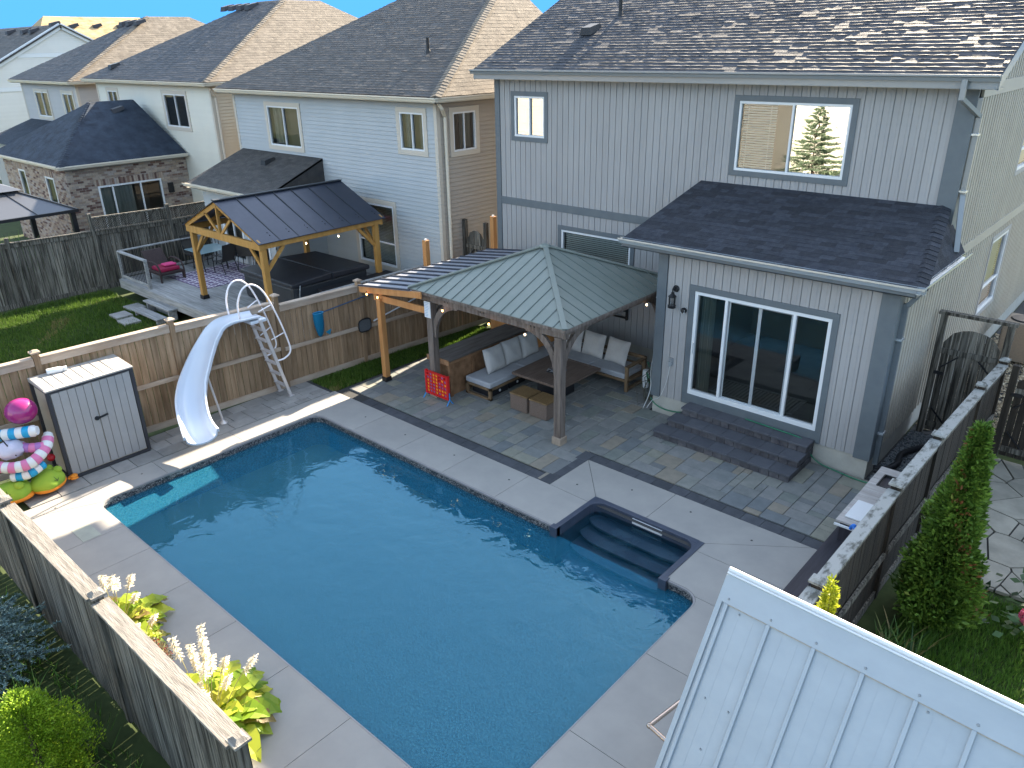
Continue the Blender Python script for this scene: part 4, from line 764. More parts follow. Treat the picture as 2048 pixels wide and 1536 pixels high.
# coping edge, patterned liner band, pool shell
def rr(x0,y0,x1,y1,r,n=6): return arc(x1-r,y1-r,r,0,90,n)+arc(x0+r,y1-r,r,90,180,n)+arc(x0+r,y0+r,r,180,270,n)+arc(x1-r,y0+r,r,270,360,n)
m_linerb = bpy.data.materials.new('speckled_liner_band'); m_linerb.use_nodes = True; t = m_linerb.node_tree
nv = t.nodes.new('ShaderNodeTexVoronoi'); nv.inputs['Scale'].default_value = 55; tc = t.nodes.new('ShaderNodeTexCoord'); t.links.new(tc.outputs['Object'], nv.inputs[0])
rp = t.nodes.new('ShaderNodeValToRGB'); rp.color_ramp.elements[0].color = (.012,.014,.02,1); rp.color_ramp.elements[1].color = (.30,.28,.27,1); rp.color_ramp.elements[0].position = .45; rp.color_ramp.elements[1].position = .95
sp = t.nodes.new('ShaderNodeSeparateColor'); t.links.new(nv.outputs['Color'], sp.inputs[0]); t.links.new(sp.outputs[0], rp.inputs[0]); t.links.new(rp.outputs[0], t.nodes['Principled BSDF'].inputs['Base Color']); t.nodes['Principled BSDF'].inputs['Roughness'].default_value = .35
m_liner = bpy.data.materials.new('blue_speckled_liner'); m_liner.use_nodes = True; t = m_liner.node_tree
nv = t.nodes.new('ShaderNodeTexNoise'); nv.inputs['Scale'].default_value = 34; nv.inputs['Detail'].default_value = 2; tc = t.nodes.new('ShaderNodeTexCoord'); t.links.new(tc.outputs['Object'], nv.inputs[0])
rp = t.nodes.new('ShaderNodeValToRGB'); e = rp.color_ramp.elements; e[0].color = (.014,.28,.62,1); e[1].color = (.24,.72,1,1); e[0].position = .40; e[1].position = .64
t.links.new(nv.outputs[0], rp.inputs[0]); t.links.new(rp.outputs[0], t.nodes['Principled BSDF'].inputs['Base Color']); t.nodes['Principled BSDF'].inputs['Roughness'].default_value = .5
m_linerw = mat('deep_blue_liner_wall', (.008,.07,.15), (.03,.19,.32), rough=.5, scale=26, lo=.4, hi=.62)
WZ = -.17
outl = rr(PX0,PY0,PX1,PY1,rc)
def open_outline():     # pool outline as an open chain that skips the stair opening in the back wall
    i = [k for k,p in enumerate(outl) if abs(p[1]-PY1) < 1e-6]; a, b_ = i[0], i[1]
    return [(SX0,PY1)]+outl[b_:]+outl[:a+1]+[(SX1,PY1)]
ol_ = open_outline()
def band(mb, ch, z0, z1, off=0, close=False):
    n = len(ch)
    for k in range(n if close else n-1):
        p, q = ch[k], ch[(k+1)%n]; mb.face([(p[0],p[1],z0),(q[0],q[1],z0),(q[0],q[1],z1),(p[0],p[1],z1)],.5)
pool = thing('pool_shell', 'rectangular inground pool with speckled liner and dark moulded corner steps', 'pool', (-9,6.3,0)); tag(pool, kind='structure')
b = MB(); n = len(ol_); cx, cy = (PX0+PX1)/2, (PY0+PY1)/2
def ins(ch, d): return [(p[0]+(d if p[0] < PX0+rc+.01 else (-d if p[0] > PX1-rc-.01 else 0)), p[1]+(d if p[1] < PY0+rc+.01 else (-d if p[1] > PY1-rc-.01 else 0))) for p in ch]
i1 = ins(ol_, .022)
for k in range(n-1):
    p,q,pi,qi = ol_[k],ol_[k+1],i1[k],i1[k+1]
    b.mesh([(p[0],p[1],-.002),(q[0],q[1],-.002),(qi[0],qi[1],-.006),(pi[0],pi[1],-.006),(pi[0],pi[1],-.045),(qi[0],qi[1],-.045),(q[0],q[1],-.045),(p[0],p[1],-.045)],[(0,1,2,3),(3,2,5,4),(4,5,6,7)],.5)
b.build('coping_track', mat('grey_coping',(.27,.25,.25),(.22,.21,.21),rough=.5,scale=4), pool)
b = MB(); band(b, ol_, -.32, -.045); b.build('liner_band', m_linerb, pool)
b = MB(); band(b, ol_, -1.25, -.32); b.build('liner_wall', m_linerw, pool)
b = MB(); band(b, [(SX1,PY1),(SX0,PY1)], -1.25, -1.13); b.face([(PX0,PY0,-1.15),(PX1,PY0,-1.15),(PX1-1.2,PY0+.9,-1.6),(PX0+1.0,PY0+.9,-1.6)],.5); b.face([(PX1,PY0,-1.15),(PX1,PY1,-1.15),(PX1-1.2,PY1-.9,-1.6),(PX1-1.2,PY0+.9,-1.6)],.5)
b.face([(PX1,PY1,-1.15),(PX0,PY1,-1.15),(PX0+1.0,PY1-.9,-1.6),(PX1-1.2,PY1-.9,-1.6)],.5); b.face([(PX0,PY1,-1.15),(PX0,PY0,-1.15),(PX0+1.0,PY0+.9,-1.6),(PX0+1.0,PY1-.9,-1.6)],.5); b.face([(PX0+1.0,PY0+.9,-1.6),(PX1-1.2,PY0+.9,-1.6),(PX1-1.2,PY1-.9,-1.6),(PX0+1.0,PY1-.9,-1.6)],.5); b.build('liner_floor', m_liner, pool)
# moulded steps
m_mould = mat('navy_moulded_step', (.042,.052,.078), (.055,.066,.095), rough=.35, scale=5, spec=.5)
m_tread = mat('navy_tread', (.055,.066,.095), (.066,.078,.11), rough=.4, scale=5)
b = MB(); x0,x1,y0,y1 = SX0,SX1,PY1-.05,SY1; r_ = .22
b.box(x0-.01,y0,-1.15,x0+.09,y1,.014); b.box(x1-.09,y0,-1.15,x1+.01,y1,.0135); b.box(x0+.09,y1-.1,-1.15,x1-.09,y1+.01,.013)
for (xa,xb,sg) in ((x0-.05,x0+.09,1),(x1-.09,x1+.05,1)): b.box(xa,y0-.03,-1.15,xb,y0+.09,.016)
for sx_,x_ in ((1,x0+.09),(-1,x1-.09)):
    ar = [(x_+sx_*(r_-r_*math.cos(a)), y1-.1-r_+r_*math.sin(a)) for a in [i*PI/12 for i in range(7)]]+[(x_,y1-.1)]
    if sx_ > 0: ar = ar[::-1]
    b.prism(ar, -1.15, .0125)
st_ = b.build('stair_insert', m_mould, pool, bevel=.012)
for k,(yy,zz) in enumerate(((9.64,-.25),(9.36,-.37),(9.08,-.49),(8.81,-.62))):
    b = MB(); n = 14; fr = []
    for i in range(n+1):
        t_ = i/n; x = x0+.09+(x1-x0-.18)*t_; e_ = min(t_,1-t_); fr.append((x, yy-.16*(1-math.exp(-e_*14))+.0))
    b.prism([(x,y) for x,y in fr]+[(x1-.09,y1-.1),(x0+.09,y1-.1)], zz-.05, zz); b.build('stair_tread', m_tread, st_, bevel=.02)
    b = MB(); b.prism([(x,y+.06) for x,y in fr]+[(x1-.09,y1-.1),(x0+.09,y1-.1)], zz-.3, zz-.05); b.build('stair_riser', m_mould, st_)
b = MB(); b.box(-6.1,y1-.115,-.135,-5.5,y1-.098,-.03); b.build('skimmer_plate', m_white, pool)
b = MB(); b.lathe((-9.3,PY1-.01,-.5),[(0,-.01),(.07,-.01),(.08,0)],16,(0,1,0)); b.lathe((-12.2,PY1-.01,-.45),[(0,-.01),(.035,-.01),(.04,0)],12,(0,1,0)); b.build('return_fitting', m_gutter, pool)
# water
wm = bpy.data.materials.new('pool_water'); wm.use_nodes = True; t = wm.node_tree; N = t.nodes; L = t.links; N.clear()
fr = N.new('ShaderNodeFresnel'); fr.inputs[0].default_value = 1.52; tr = N.new('ShaderNodeBsdfTransparent'); tr.inputs[0].default_value = (.62,.90,.99,1); gl = N.new('ShaderNodeBsdfGlossy'); gl.inputs['Roughness'].default_value = .015; gl.inputs[0].default_value = (.40,.76,1,1)
tc = N.new('ShaderNodeTexCoord'); n1_ = N.new('ShaderNodeTexNoise'); n1_.inputs['Scale'].default_value = 2.2; n1_.inputs['Detail'].default_value = 3; n1_.inputs['Distortion'].default_value = .6; L.new(tc.outputs['Object'], n1_.inputs[0])
bp = N.new('ShaderNodeBump'); bp.inputs['Strength'].default_value = .22; bp.inputs['Distance'].default_value = .05; L.new(n1_.outputs[0], bp.inputs['Height']); L.new(bp.outputs[0], gl.inputs['Normal']); L.new(bp.outputs[0], fr.inputs['Normal'])
df = N.new('ShaderNodeBsdfDiffuse'); nz = N.new('ShaderNodeTexNoise'); nz.inputs['Scale'].default_value = 36; nz.inputs['Detail'].default_value = 2; L.new(tc.outputs['Object'], nz.inputs[0])
rq = N.new('ShaderNodeValToRGB'); rq.color_ramp.elements[0].position = .38; rq.color_ramp.elements[1].position = .68; rq.color_ramp.elements[0].color = (.012,.25,.48,1); rq.color_ramp.elements[1].color = (.12,.56,.82,1); L.new(nz.outputs[0], rq.inputs[0]); L.new(rq.outputs[0], df.inputs[0])
bd_ = N.new('ShaderNodeMixShader'); bd_.inputs[0].default_value = .20; L.new(tr.outputs[0], bd_.inputs[1]); L.new(df.outputs[0], bd_.inputs[2])     # light scattered back by the water itself
mx = N.new('ShaderNodeMixShader'); L.new(fr.outputs[0], mx.inputs[0]); L.new(bd_.outputs[0], mx.inputs[1]); L.new(gl.outputs[0], mx.inputs[2]); oo = N.new('ShaderNodeOutputMaterial'); L.new(mx.outputs[0], oo.inputs[0])
b = MB(); b.face([(x,y,WZ) for x,y in rr(PX0,PY0,PX1,PY1,rc)],.5); tag(b.build('pool_water', wm), kind='structure')
wm2 = wm.copy(); wm2.name = 'shallow_water'; [n for n in wm2.node_tree.nodes if n.type == 'MIX_SHADER' and not n.inputs[0].is_linked][0].inputs[0].default_value = .04
[n for n in wm2.node_tree.nodes if n.type == 'BSDF_TRANSPARENT'][0].inputs[0].default_value = (.86,.94,.98,1)
b = MB(); b.face([(SX0+.05,PY1,WZ),(SX1-.05,PY1,WZ),(SX1-.05,SY1-.05,WZ),(SX0+.05,SY1-.05,WZ)],.5); tag(b.build('stair_water', wm2), kind='structure')
# pavers: random ashlar on a module grid
def pavers(mb, x0, y0, x1, y1, inside, mod=.152, z=0.0, sizes=((2,2),(3,2),(2,3),(4,2),(2,1),(3,3),(2,4)), gap=.005, base=0):
    nx, ny = int((x1-x0)/mod), int((y1-y0)/mod); occ = np.zeros((nx,ny), bool)
    for i in range(nx):
        for j in range(ny):
            if not inside(x0+(i+.5)*mod, y0+(j+.5)*mod): occ[i,j] = True
    for j in range(ny):
        for i in range(nx):
            if occ[i,j]: continue
            ss = list(sizes); random.shuffle(ss); ss.append((1,2)); ss.append((1,1))
            for a,c in ss:
                if i+a <= nx and j+c <= ny and not occ[i:i+a,j:j+c].any(): break
            occ[i:i+a,j:j+c] = True; X0, Y0, X1, Y1 = x0+i*mod+gap, y0+j*mod+gap, x0+(i+a)*mod-gap, y0+(j+c)*mod-gap; q = .006; zz = z+random.uniform(-.0015,.0015)
            mb.mesh([(X0,Y0,z-.03),(X1,Y0,z-.03),(X1,Y1,z-.03),(X0,Y1,z-.03),(X0,Y0,zz-.006),(X1,Y0,zz-.006),(X1,Y1,zz-.006),(X0,Y1,zz-.006),(X0+q,Y0+q,zz),(X1-q,Y0+q,zz),(X1-q,Y1-q,zz),(X0+q,Y1-q,zz)],
              [(0,1,5,4),(1,2,6,5),(2,3,7,6),(3,0,4,7),(4,5,9,8),(5,6,10,9),(6,7,11,10),(7,4,8,11),(8,9,10,11)])
b = MB(); BW = .26
def ins_p(x,y):
    if x < -14.5 and y > 9.8: return False
    if y < YB1+BW and x < -7.9-BW: return False
    if x > -7.9-BW and y < YB2+BW: return False
    if y > 16.15 and x < BX0-.05: return False
    if y > BY and x > BX0-.05: return False
    return True
pavers(b, -14.62, YB1+.02, -2.95, 16.2, ins_p); tag(b.build('patio_pavers', m_paver), kind='structure')
b = MB(); pavers(b, -15.73, 3.0, -14.63, 9.76, lambda x,y: y<9.76, mod=.18, sizes=((2,3),(3,3),(3,2),(2,2))); tag(b.build('side_pavers', m_stone), kind='structure')
slab_sheet('paver_base', -15.8, 3.0, -14.62, 9.78, -.035, m_sand); slab_sheet('patio_base', -14.62, 9.78, -2.9, 16.2, -.034, m_sand)
b = MB()
def row(xa,ya,xb,yb,n,w=BW):
    for k in range(n):
        t0,t1 = k/n,(k+1)/n; X0,Y0 = xa+(xb-xa)*t0, ya+(yb-ya)*t0; X1,Y1 = xa+(xb-xa)*t1, ya+(yb-ya)*t1
        if abs(xb-xa) > abs(yb-ya): b.box(X0+.004,Y0+.004,-.03,X1-.004,Y0+w-.004,random.uniform(-.002,.002))
        else: b.box(X0+.004,Y0+.004,-.03,X0+w-.004,Y1-.004,random.uniform(-.002,.002))
row(-13.6,YB1,-7.9-BW,YB1,15); row(-7.9-BW,YB1,-7.9-BW,YB2+BW,4); row(-7.9,YB2,-3.2,YB2,13); tag(b.build('border_pavers', m_paverb), kind='structure')
# patio door steps
stp = thing('patio_steps', 'three charcoal block steps leading up to the patio door', 'steps', (-5.9,13.2,0))
for k,(xa,xb,ya,zt) in enumerate(((-7.45,-4.5,12.68,.165),(-7.32,-4.5,13.03,.33),(-7.2,-4.5,13.38,.5))):
    b = MB(); n = 15; w_ = (xb-xa)/n
    for i in range(n): b.box(xa+i*w_+.003,ya+random.uniform(0,.006),zt-.165,xa+(i+1)*w_-.003,ya+.2,zt-.045)
    for j in range(int((BY-ya)/.3)): b.box(xb-.2,ya+.2+.3*j,zt-.165,xb+random.uniform(-.004,.002),min(ya+.494+.3*j,BY),zt-.045); b.box(xa,ya+.2+.3*j,zt-.165,xa+.2,min(ya+.494+.3*j,BY),zt-.045)
    b.build('riser_blocks', m_step, stp, bevel=.006); b = MB(); n = 7; w_ = (xb-xa+.04)/n; ye = ya+.37 if k < 2 else BY-.05
    for i in range(n): b.box(xa-.02+i*w_+.002,ya-.02,zt-.045,xa-.02+(i+1)*w_-.002,ye,zt)
    b.build('tread', m_stept, stp, bevel=.007)
# mulch bed, gravel, flagstones
b = MB(); b.face([(-12.7,2.1,-.03),(OX1,2.1,-.03),(OX1,YF-.02,-.03),(-12.7,YF-.02,-.03)],.5); tag(b.build('mulch_bed', m_mulch), kind='structure')
b = MB()
for _ in range(900):
    x,y = random.uniform(-12.6,-4.5), random.uniform(2.18,YF-.05); a = random.uniform(0,PI); l = random.uniform(.02,.05); d = Vector((math.cos(a),math.sin(a),random.uniform(-.3,.4)))*l; b.beam((x,y,-.01),Vector((x,y,-.01))+d,.012,.006)
tag(b.build('mulch_chips', mat('bark_chip',(.02,.016,.014),(.06,.05,.042),rough=.95,scale=20), loc=(-9,2.4,0)), 'dark bark mulch chips along the foot of the near fence', 'mulch', kind='stuff')
def pebbles(name, x0,y0,x1,y1,n,m,label,s=(.012,.03)):
    b = MB()
    for _ in range(n):
        x,y = random.uniform(x0,x1), random.uniform(y0,y1); r_ = random.uniform(*s); a = random.uniform(0,PI); z = random.uniform(0,.01)
        c,s_ = math.cos(a),math.sin(a); f = lambda p,q,h: (x+(p*c-q*s_)*r_, y+(p*s_+q*c)*r_*.75, z+h*r_)
        b.mesh([f(1,0,0),f(0,1,0),f(-1,0,0),f(0,-1,0),f(.4,.1,.7)],[(0,1,4),(1,2,4),(2,3,4),(3,0,4)])
    return tag(b.build(name, m, loc=(x0,y0,0)), label, 'gravel', kind='stuff')
slab_sheet('gravel_base', -3.45, 13.75, -2.2, 30, -.02, m_sand)
pebbles('gravel', -3.42,13.8,-2.3,16.4,6000,m_gravel,'grey gravel strip beside the house wall behind the fence')
pebbles('tan_gravel', -3.42,16.6,2.5,24,16000,m_gravelt,'sunlit tan gravel beyond the arched gate', s=(.02,.05))
fl = MB(); seeds = [(random.uniform(-2.1,3.4),random.uniform(11.4,16.4)) for _ in range(64)]
def vcell(i):
    P = [(-2.1,11.6),(3.4,12.1),(3.4,16.2),(-2.1,16.2)]; s = Vector(seeds[i])
    for j,q in enumerate(seeds):
        if j == i: continue
        q = Vector(q); m_ = (s+q)/2; d = (q-s); d.normalize(); m_ = m_-d*random.uniform(.008,.022); out = []
        for k in range(len(P)):
            a, c = Vector(P[k-1]), Vector(P[k]); da, dc = (a-m_).dot(d), (c-m_).dot(d)
            if (da < 0) != (dc < 0): out.append(tuple(a+(c-a)*(da/(da-dc))))
            if dc < 0: out.append(tuple(c))
        P = out
        if len(P) < 3: return None
    return P
for i in range(len(seeds)):
    P = vcell(i)
    if P: fl.prism(P, -.04, .01+random.uniform(-.004,.004))
tag(fl.build('flagstone_path', m_flag), kind='structure')
slab_sheet('path_base', -2.1, 11.75, 3.4, 16.25, -.03, m_sand)
# ---------------- sage roofed gazebo ----------------
gz_ = thing('gazebo', 'grey brown timber gazebo with sage green metal hip roof over the sofa', 'gazebo', (-10.75,13.1,0))
ga = (-13.0,-8.5,10.95,15.25,2.62,3.5); px_ = (-12.5,-8.78); pyy = (11.17,15.03)
b = MB(); ax, ay = (ga[0]+ga[1])/2, (ga[2]+ga[3])/2; cn = [(ga[0],ga[2]),(ga[1],ga[2]),(ga[1],ga[3]),(ga[0],ga[3])]
for i in range(4):
    p, q = cn[i], cn[(i+1)%4]; sheet(b, [(p[0],p[1],ga[4]),(q[0],q[1],ga[4]),(ax,ay,ga[5])], .02)
roof_ = b.build('roof', m_gazr, gz_)
b = MB()
for i in range(4):       # ribs running up each slope
    p, q = Vector(cn[i]), Vector(cn[(i+1)%4]); L_ = (q-p).length; n = int(L_/.27)
    for k in range(1,n):
        t = k/n; bx_ = p+(q-p)*t; h = 1-abs(2*t-1); mid = Vector((ax,ay)); base_m = (p+q)/2; up_ = (mid-base_m)
        e_ = bx_+up_*h; b.beam((bx_.x,bx_.y,ga[4]+.006),(e_.x,e_.y,ga[4]+(ga[5]-ga[4])*h+.006),.016,.02,w2=.016,h2=.012)
b.build('roof_rib', mat('sage_rib',(.12,.145,.135),rough=.5,metal=.1), gz_)
b = MB()
for p in cn: b.beam((p[0],p[1],ga[4]+.02),(ax,ay,ga[5]+.025),.11,.03)
b.lathe((ax,ay,ga[5]-.01),[(.14,0),(.11,.05),(.0,.07)],8); b.build('hip_cap', m_gazr, gz_)
b = MB()
for i in range(4):
    p,q = cn[i],cn[(i+1)%4]; b.beam((p[0],p[1],ga[4]-.04),(q[0],q[1],ga[4]-.04),.035,.06)
b.build('fascia', m_gazw, gz_)
b = MB()
for y in pyy: b.beam((ga[0]+.12,y,2.44),(ga[1]-.1,y,2.44),.10,.19)
for x in px_: b.beam((x,pyy[0]+.05,2.44),(x,pyy[1]-.05,2.44),.098,.188)
b.build('beam', m_gazw, gz_, bevel=.006)
b = MB()
for p in cn: b.beam((p[0],p[1],ga[4]-.06),(ax,ay,ga[5]-.06),.05,.1)
b.build('rafter', m_gazw, gz_)
for x in px_:
    for y in pyy:
        b = MB(); b.box(x-.088,y-.088,.0,x+.088,y+.088,2.36); po = b.build('post', m_gazw, gz_, bevel=.01); b = MB(); b.box(x-.115,y-.115,0,x+.115,y+.115,.17); b.build('post_base', mat('post_base_wood',(.26,.2,.15),(.34,.27,.21),rough=.8,scale=6) if 'post_base_wood' not in MATS else MATS['post_base_wood'], po, bevel=.01)
        for dx,dy in (((1 if x < -10 else -1),0),(0,(1 if y < 13 else -1))):
            b = MB(); n = 9; A = []
            for k in range(n+1):
                t = k/n; a = t*PI/2; u = .80*(1-math.cos(a)); z = 1.52+.86*math.sin(a); w = .11; A.append((u,z))
            for k in range(n):
                (u0,z0),(u1,z1) = A[k],A[k+1]; b.beam((x+dx*(.07+u0),y+dy*(.07+u0),z0),(x+dx*(.07+u1),y+dy*(.07+u1),z1),.07,.145,up=(dx,dy,1),r=.5)
            b.build('brace', m_gazw, gz_)
b = MB()
for x in (-12.0,-11.9,-10.9,-10.8,-9.5,-9.4): b.lathe((x,pyy[0]-.052,2.44),[(0,-.008),(.014,-.008),(.016,0)],8,(0,1,0))
for y in (11.6,11.75,12.9,13.05): b.lathe((px_[1]+.052,y,2.44),[(0,.008),(.014,.008),(.016,0)],8,(1,0,0))
b.build('bolt', m_black, gz_)
# ---------------- cedar lean-to pergola ----------------
pg = thing('lean_to_pergola', 'orange stained lean-to pergola with navy ribbed metal roof against the fence', 'pergola', (-14.1,12.9,0))
b = MB(); zl, zh = 2.37, 2.60; xa, xb, ya, yb = -14.72, -12.85, 10.86, 15.35; b.mesh([(xa,ya,zl),(xb,ya,zh),(xb,yb,zh),(xa,yb,zl),(xa,ya,zl-.015),(xb,ya,zh-.015),(xb,yb,zh-.015),(xa,yb,zl-.015)],[(0,1,2,3),(7,6,5,4),(0,4,5,1),(1,5,6,2),(2,6,7,3),(3,7,4,0)],.5)
b.build('roof', m_perg, pg); b = MB(); n = 13
for k in range(n+1): y = ya+(yb-ya)*k/n; b.beam((xa,y,zl+.017),(xb,y,zh+.017),.045,.034)
b.build('roof_rib', m_ribd, pg)
b = MB(); b.beam((xa,ya+.03,zl-.09),(xb+.35,ya+.03,zh-.05),.045,.15); b.beam((xa,yb-.05,zl-.09),(xb,yb-.05,zh-.07),.045,.15)
for k in range(1,5): y = ya+(yb-ya)*k/5; b.beam((xa+.05,y,zl-.09),(xb,y,zh-.07),.04,.13)
b.build('rafter', m_orange, pg, bevel=.005)
b = MB(); b.beam((-14.35,11.02,2.13),(-12.62,11.1,2.13),.045,.16); b.beam((-14.1,11.0,2.2),(-14.1,15.3,2.2),.09,.13); b.build('beam', m_orange, pg, bevel=.005)
for x,y,z in ((-14.12,11.0,2.14),(-14.12,15.2,2.14)):
    b = MB(); b.box(x-.07,y-.07,.02,x+.07,y+.07,z); po = b.build('post', m_orange, pg, bevel=.006); b = MB(); b.box(x-.085,y-.085,0,x+.085,y+.085,.12); b.build('post_foot', m_black, po)
for x,y,z,lb in ((-15.28,13.6,2.88,'orange stained post rising above the fence beside the pergola roof'),(-15.28,16.25,3.08,'taller orange stained post against the dark arched gate by the grey house corner')):
    b = MB(); b.box(x-.07,y-.07,0,x+.07,y+.07,z); tp_ = thing('timber_post', lb, 'post', (x,y,0)); b.build('shaft', m_orange, tp_, bevel=.006); b = MB(); b.box(x-.03,y-.03,z,x+.03,y+.03,z+.035); b.build('hook_plate', m_white, tp_)
# string lights
m_bulb = mat('warm_bulb', (1,.6,.3), emit=(1,.42,.12,2.2)); bulbs = [(-14.35+.0,10.80,2.24),(-13.95,10.80,2.24),(-11.95,11.0,2.28),(-10.55,11.0,2.28),(-9.55,11.0,2.28),(-8.66,14.1,2.3)]
m_bulb2 = mat('pale_bulb', (1,.8,.6), emit=(1,.75,.45,1.5))
for i,p in enumerate(bulbs):
    t_ = thing('string_light', ['glowing bulb at the left end of the pergola beam','glowing bulb in the middle of the pergola beam','glowing bulb under the left half of the gazebo front beam','glowing bulb in the middle of the gazebo front beam','small glowing bulb nearest the front right gazebo post','small glowing bulb on the gazebo side beam near the bump-out'][i], 'light bulb', p, 'warm string light bulbs')
    b = MB(); b.ell(p,.02,.02,.027,10,8); b.build('bulb', m_bulb if i in (0,1,2,3) else m_bulb2, t_, smooth=True); b = MB(); b.tube([(p[0],p[1],p[2]+.03),(p[0],p[1],p[2]+.075)],.014,8); b.build('socket', m_black, t_)
# rules notice on the gazebo post
sg = thing('notice_sign', 'white rules notice with small blue print on the left gazebo post', 'sign', (-12.5,11.07,2.15))
b = MB(); b.box(-12.62,11.06,1.98,-12.42,11.075,2.36); b.build('board', m_white, sg, bevel=.004); b = MB()
for k in range(9):
    z = 2.33-.038*k; b.box(-12.605,11.056,z-.006,-12.605+random.uniform(.09,.165),11.0595,z+.005)
b.build('print', mat('blue_print',(.25,.38,.55),rough=.6), sg)
# ---------------- sofa, cushions, table ----------------
def pillow(mb, w, h, t, n=12):   # local: x width, z height, y thickness, centre at 0
    vs = []
    for sgn in (-1,1):
        for i in range(n+1):
            for j in range(n+1):
                u, v = 2*i/n-1, 2*j/n-1; e = (1-abs(u)**3.2)*(1-abs(v)**3.2); pin = 1-.045*(abs(v)**2)*(1-abs(u))**.5
                vs.append((u*w/2*(1-.05*(1-abs(v))**0*0)*(.97+.03*abs(v)), sgn*(t/2*(max(e,0)**.42)+.002)+.01*math.sin(u*5+v*3)*e, v*h/2*(.96+.04*abs(u))+.0*pin))
    f = []; m_ = (n+1)**2
    for i in range(n):
        for j in range(n):
            a = i*(n+1)+j; f.append((a,a+n+1,a+n+2,a+1)); f.append((m_+a,m_+a+1,m_+a+n+2,m_+a+n+1))
    mb.mesh(vs, f, .5)
so_ = thing('corner_sofa', 'L shaped dark teak outdoor sofa with grey seat cushions under the gazebo', 'sofa', (-11,13.8,0))
sx0, sx1, sy0, sy1 = -12.1, -9.12, 11.75, 15.0; sw_ = .82
b = MB(); 
for (x0,y0,x1,y1) in ((sx0,sy0,sx0+sw_,sy0+.07),(sx0,sy0,sx0+.06,sy1),(sx0+sw_-.06,sy0,sx0+sw_,sy1-sw_),(sx0,sy1-.06,sx1,sy1),(sx0+sw_,sy1-sw_,sx1,sy1-sw_+.06),(sx1-.07,sy1-sw_,sx1,sy1)): b.box(x0,y0,.24,x1,y1,.305)
b.box(sx0+.05,sy0+.05,.285,sx0+sw_-.05,sy1-.05,.30); b.box(sx0+sw_,sy1-sw_+.05,.286,sx1-.05,sy1-.05,.301)
b.build('seat_frame', m_teak, so_, bevel=.008)
for x,y,h in ((sx0+.04,sy0+.035,.24),(sx0+sw_-.04,sy0+.035,.24),(sx0+sw_-.04,sy1-sw_,.24),(sx1-.04,sy1-sw_+.03,.6),(sx1-.04,sy1-.04,.68),(sx0+.04,sy1-.04,.68),(sx0+.04,13.2,.68)):
    b = MB(); b.box(x-.04,y-.035,0,x+.04,y+.035,h); b.build('leg', m_teak, so_, bevel=.006)
b = MB(); b.box(sx0,sy0,.0,sx0+sw_,sy0+.07,.05); b.build('foot_rail', m_teak, so_, bevel=.006); b = MB(); b.box(sx1-.075,sy1-sw_+.06,.03,sx1-.005,sy1-.08,.09); b.build('foot_rail', m_teak, so_, bevel=.006)
b = MB(); b.box(sx1-.09,sy1-sw_-.02,.6,sx1+.01,sy1,.645); b.build('armrest', m_teak, so_, bevel=.01)
b = MB(); b.box(sx0,12.6,.6,sx0+.05,sy1,.68); b.box(sx0,sy1-.05,.6,sx1,sy1,.68); b.box(sx0,12.6,.42,sx0+.04,sy1,.47); b.box(sx0,sy1-.04,.42,sx1,sy1,.47); b.build('backrest_frame', m_teak, so_, bevel=.006)
for x0,y0,x1,y1 in ((sx0+.02,sy0-.01,sx0+sw_,13.05),(sx0+.02,13.06,sx0+sw_,sy1-.05),(sx0+sw_+.005,sy1-sw_+.0,-10.25,sy1-.05),(-10.245,sy1-sw_+.0,sx1-.085,sy1-.05)):
    b = MB(); b.box(x0,y0,.306,x1,y1,.445); b.build('seat_cushion', m_cushs, so_, bevel=.03, smooth=30)
cus = [(-11.78,12.45,90,-16,'pale grey back cushion nearest the pool on the left arm of the corner sofa'),(-11.8,13.08,88,-14,'second back cushion from the pool end of the sofa left arm'),(-11.8,13.72,93,-15,'third back cushion along the sofa left arm, beside the corner'),
       (-11.2,14.72,4,-15,'back cushion just right of the sofa corner, behind the gazebo brace'),(-10.5,14.72,-3,-16,'middle back cushion of the sofa rear arm'),(-9.78,14.70,-5,-20,'rightmost back cushion beside the wooden armrest')]
for i,(x,y,a,t_,lb) in enumerate(cus):
    b = MB(); pillow(b, .66, .60, .22); o = b.build('back_cushion', m_cush, smooth=True, loc=(0,0,0)); o.location = (x,y,.455+.28)
    o.rotation_euler = (math.radians(t_), 0, math.radians(a)); tag(o, lb, 'cushion', 'loose back cushions on the corner sofa')
ft = thing('fire_table', 'square brown plank fire table with black burner between sofa and ottomans', 'table', (-10.38,13.05,0))
b = MB(); tx0,tx1,ty0,ty1 = -11.1,-9.62,12.3,13.8; n = 10
for k in range(n):
    a,c = tx0+(tx1-tx0)*k/n+.002, tx0+(tx1-tx0)*(k+1)/n-.002
    if a > -10.62 and c < -10.1: b.box(a,ty0+.07,.575,c,12.82,.62); b.box(a,13.28,.575,c,ty1-.07,.62)
    else: b.box(a,ty0+.07,.575,c,ty1-.07,.62)
b.box(tx0,ty0,.56,tx1,ty0+.068,.621); b.box(tx0,ty1-.068,.56,tx1,ty1,.621); b.build('tabletop', m_tabl, ft, bevel=.005)
b = MB(); b.box(-10.7,12.75,.05,-10.05,13.35,.574); b.build('pedestal', m_blackp, ft, bevel=.01); b = MB(); b.box(-10.6,12.83,.60,-10.12,13.27,.612); b.build('burner_tray', m_black, ft)
b = MB()
for k in range(60): x,y = random.uniform(-10.57,-10.15),random.uniform(12.86,13.24); r_ = .018; b.ell((x,y,.618),r_,r_,r_*.7,6,4)
b.build('fire_glass', mat('fire_glass',(.1,.1,.11),rough=.15,spec=.8), ft)
ot = thing('ottoman', 'woven cube ottoman tucked under the fire table, the one farther from the post', 'ottoman', (-10.42,11.98,0), 'woven cube ottomans by the fire table')
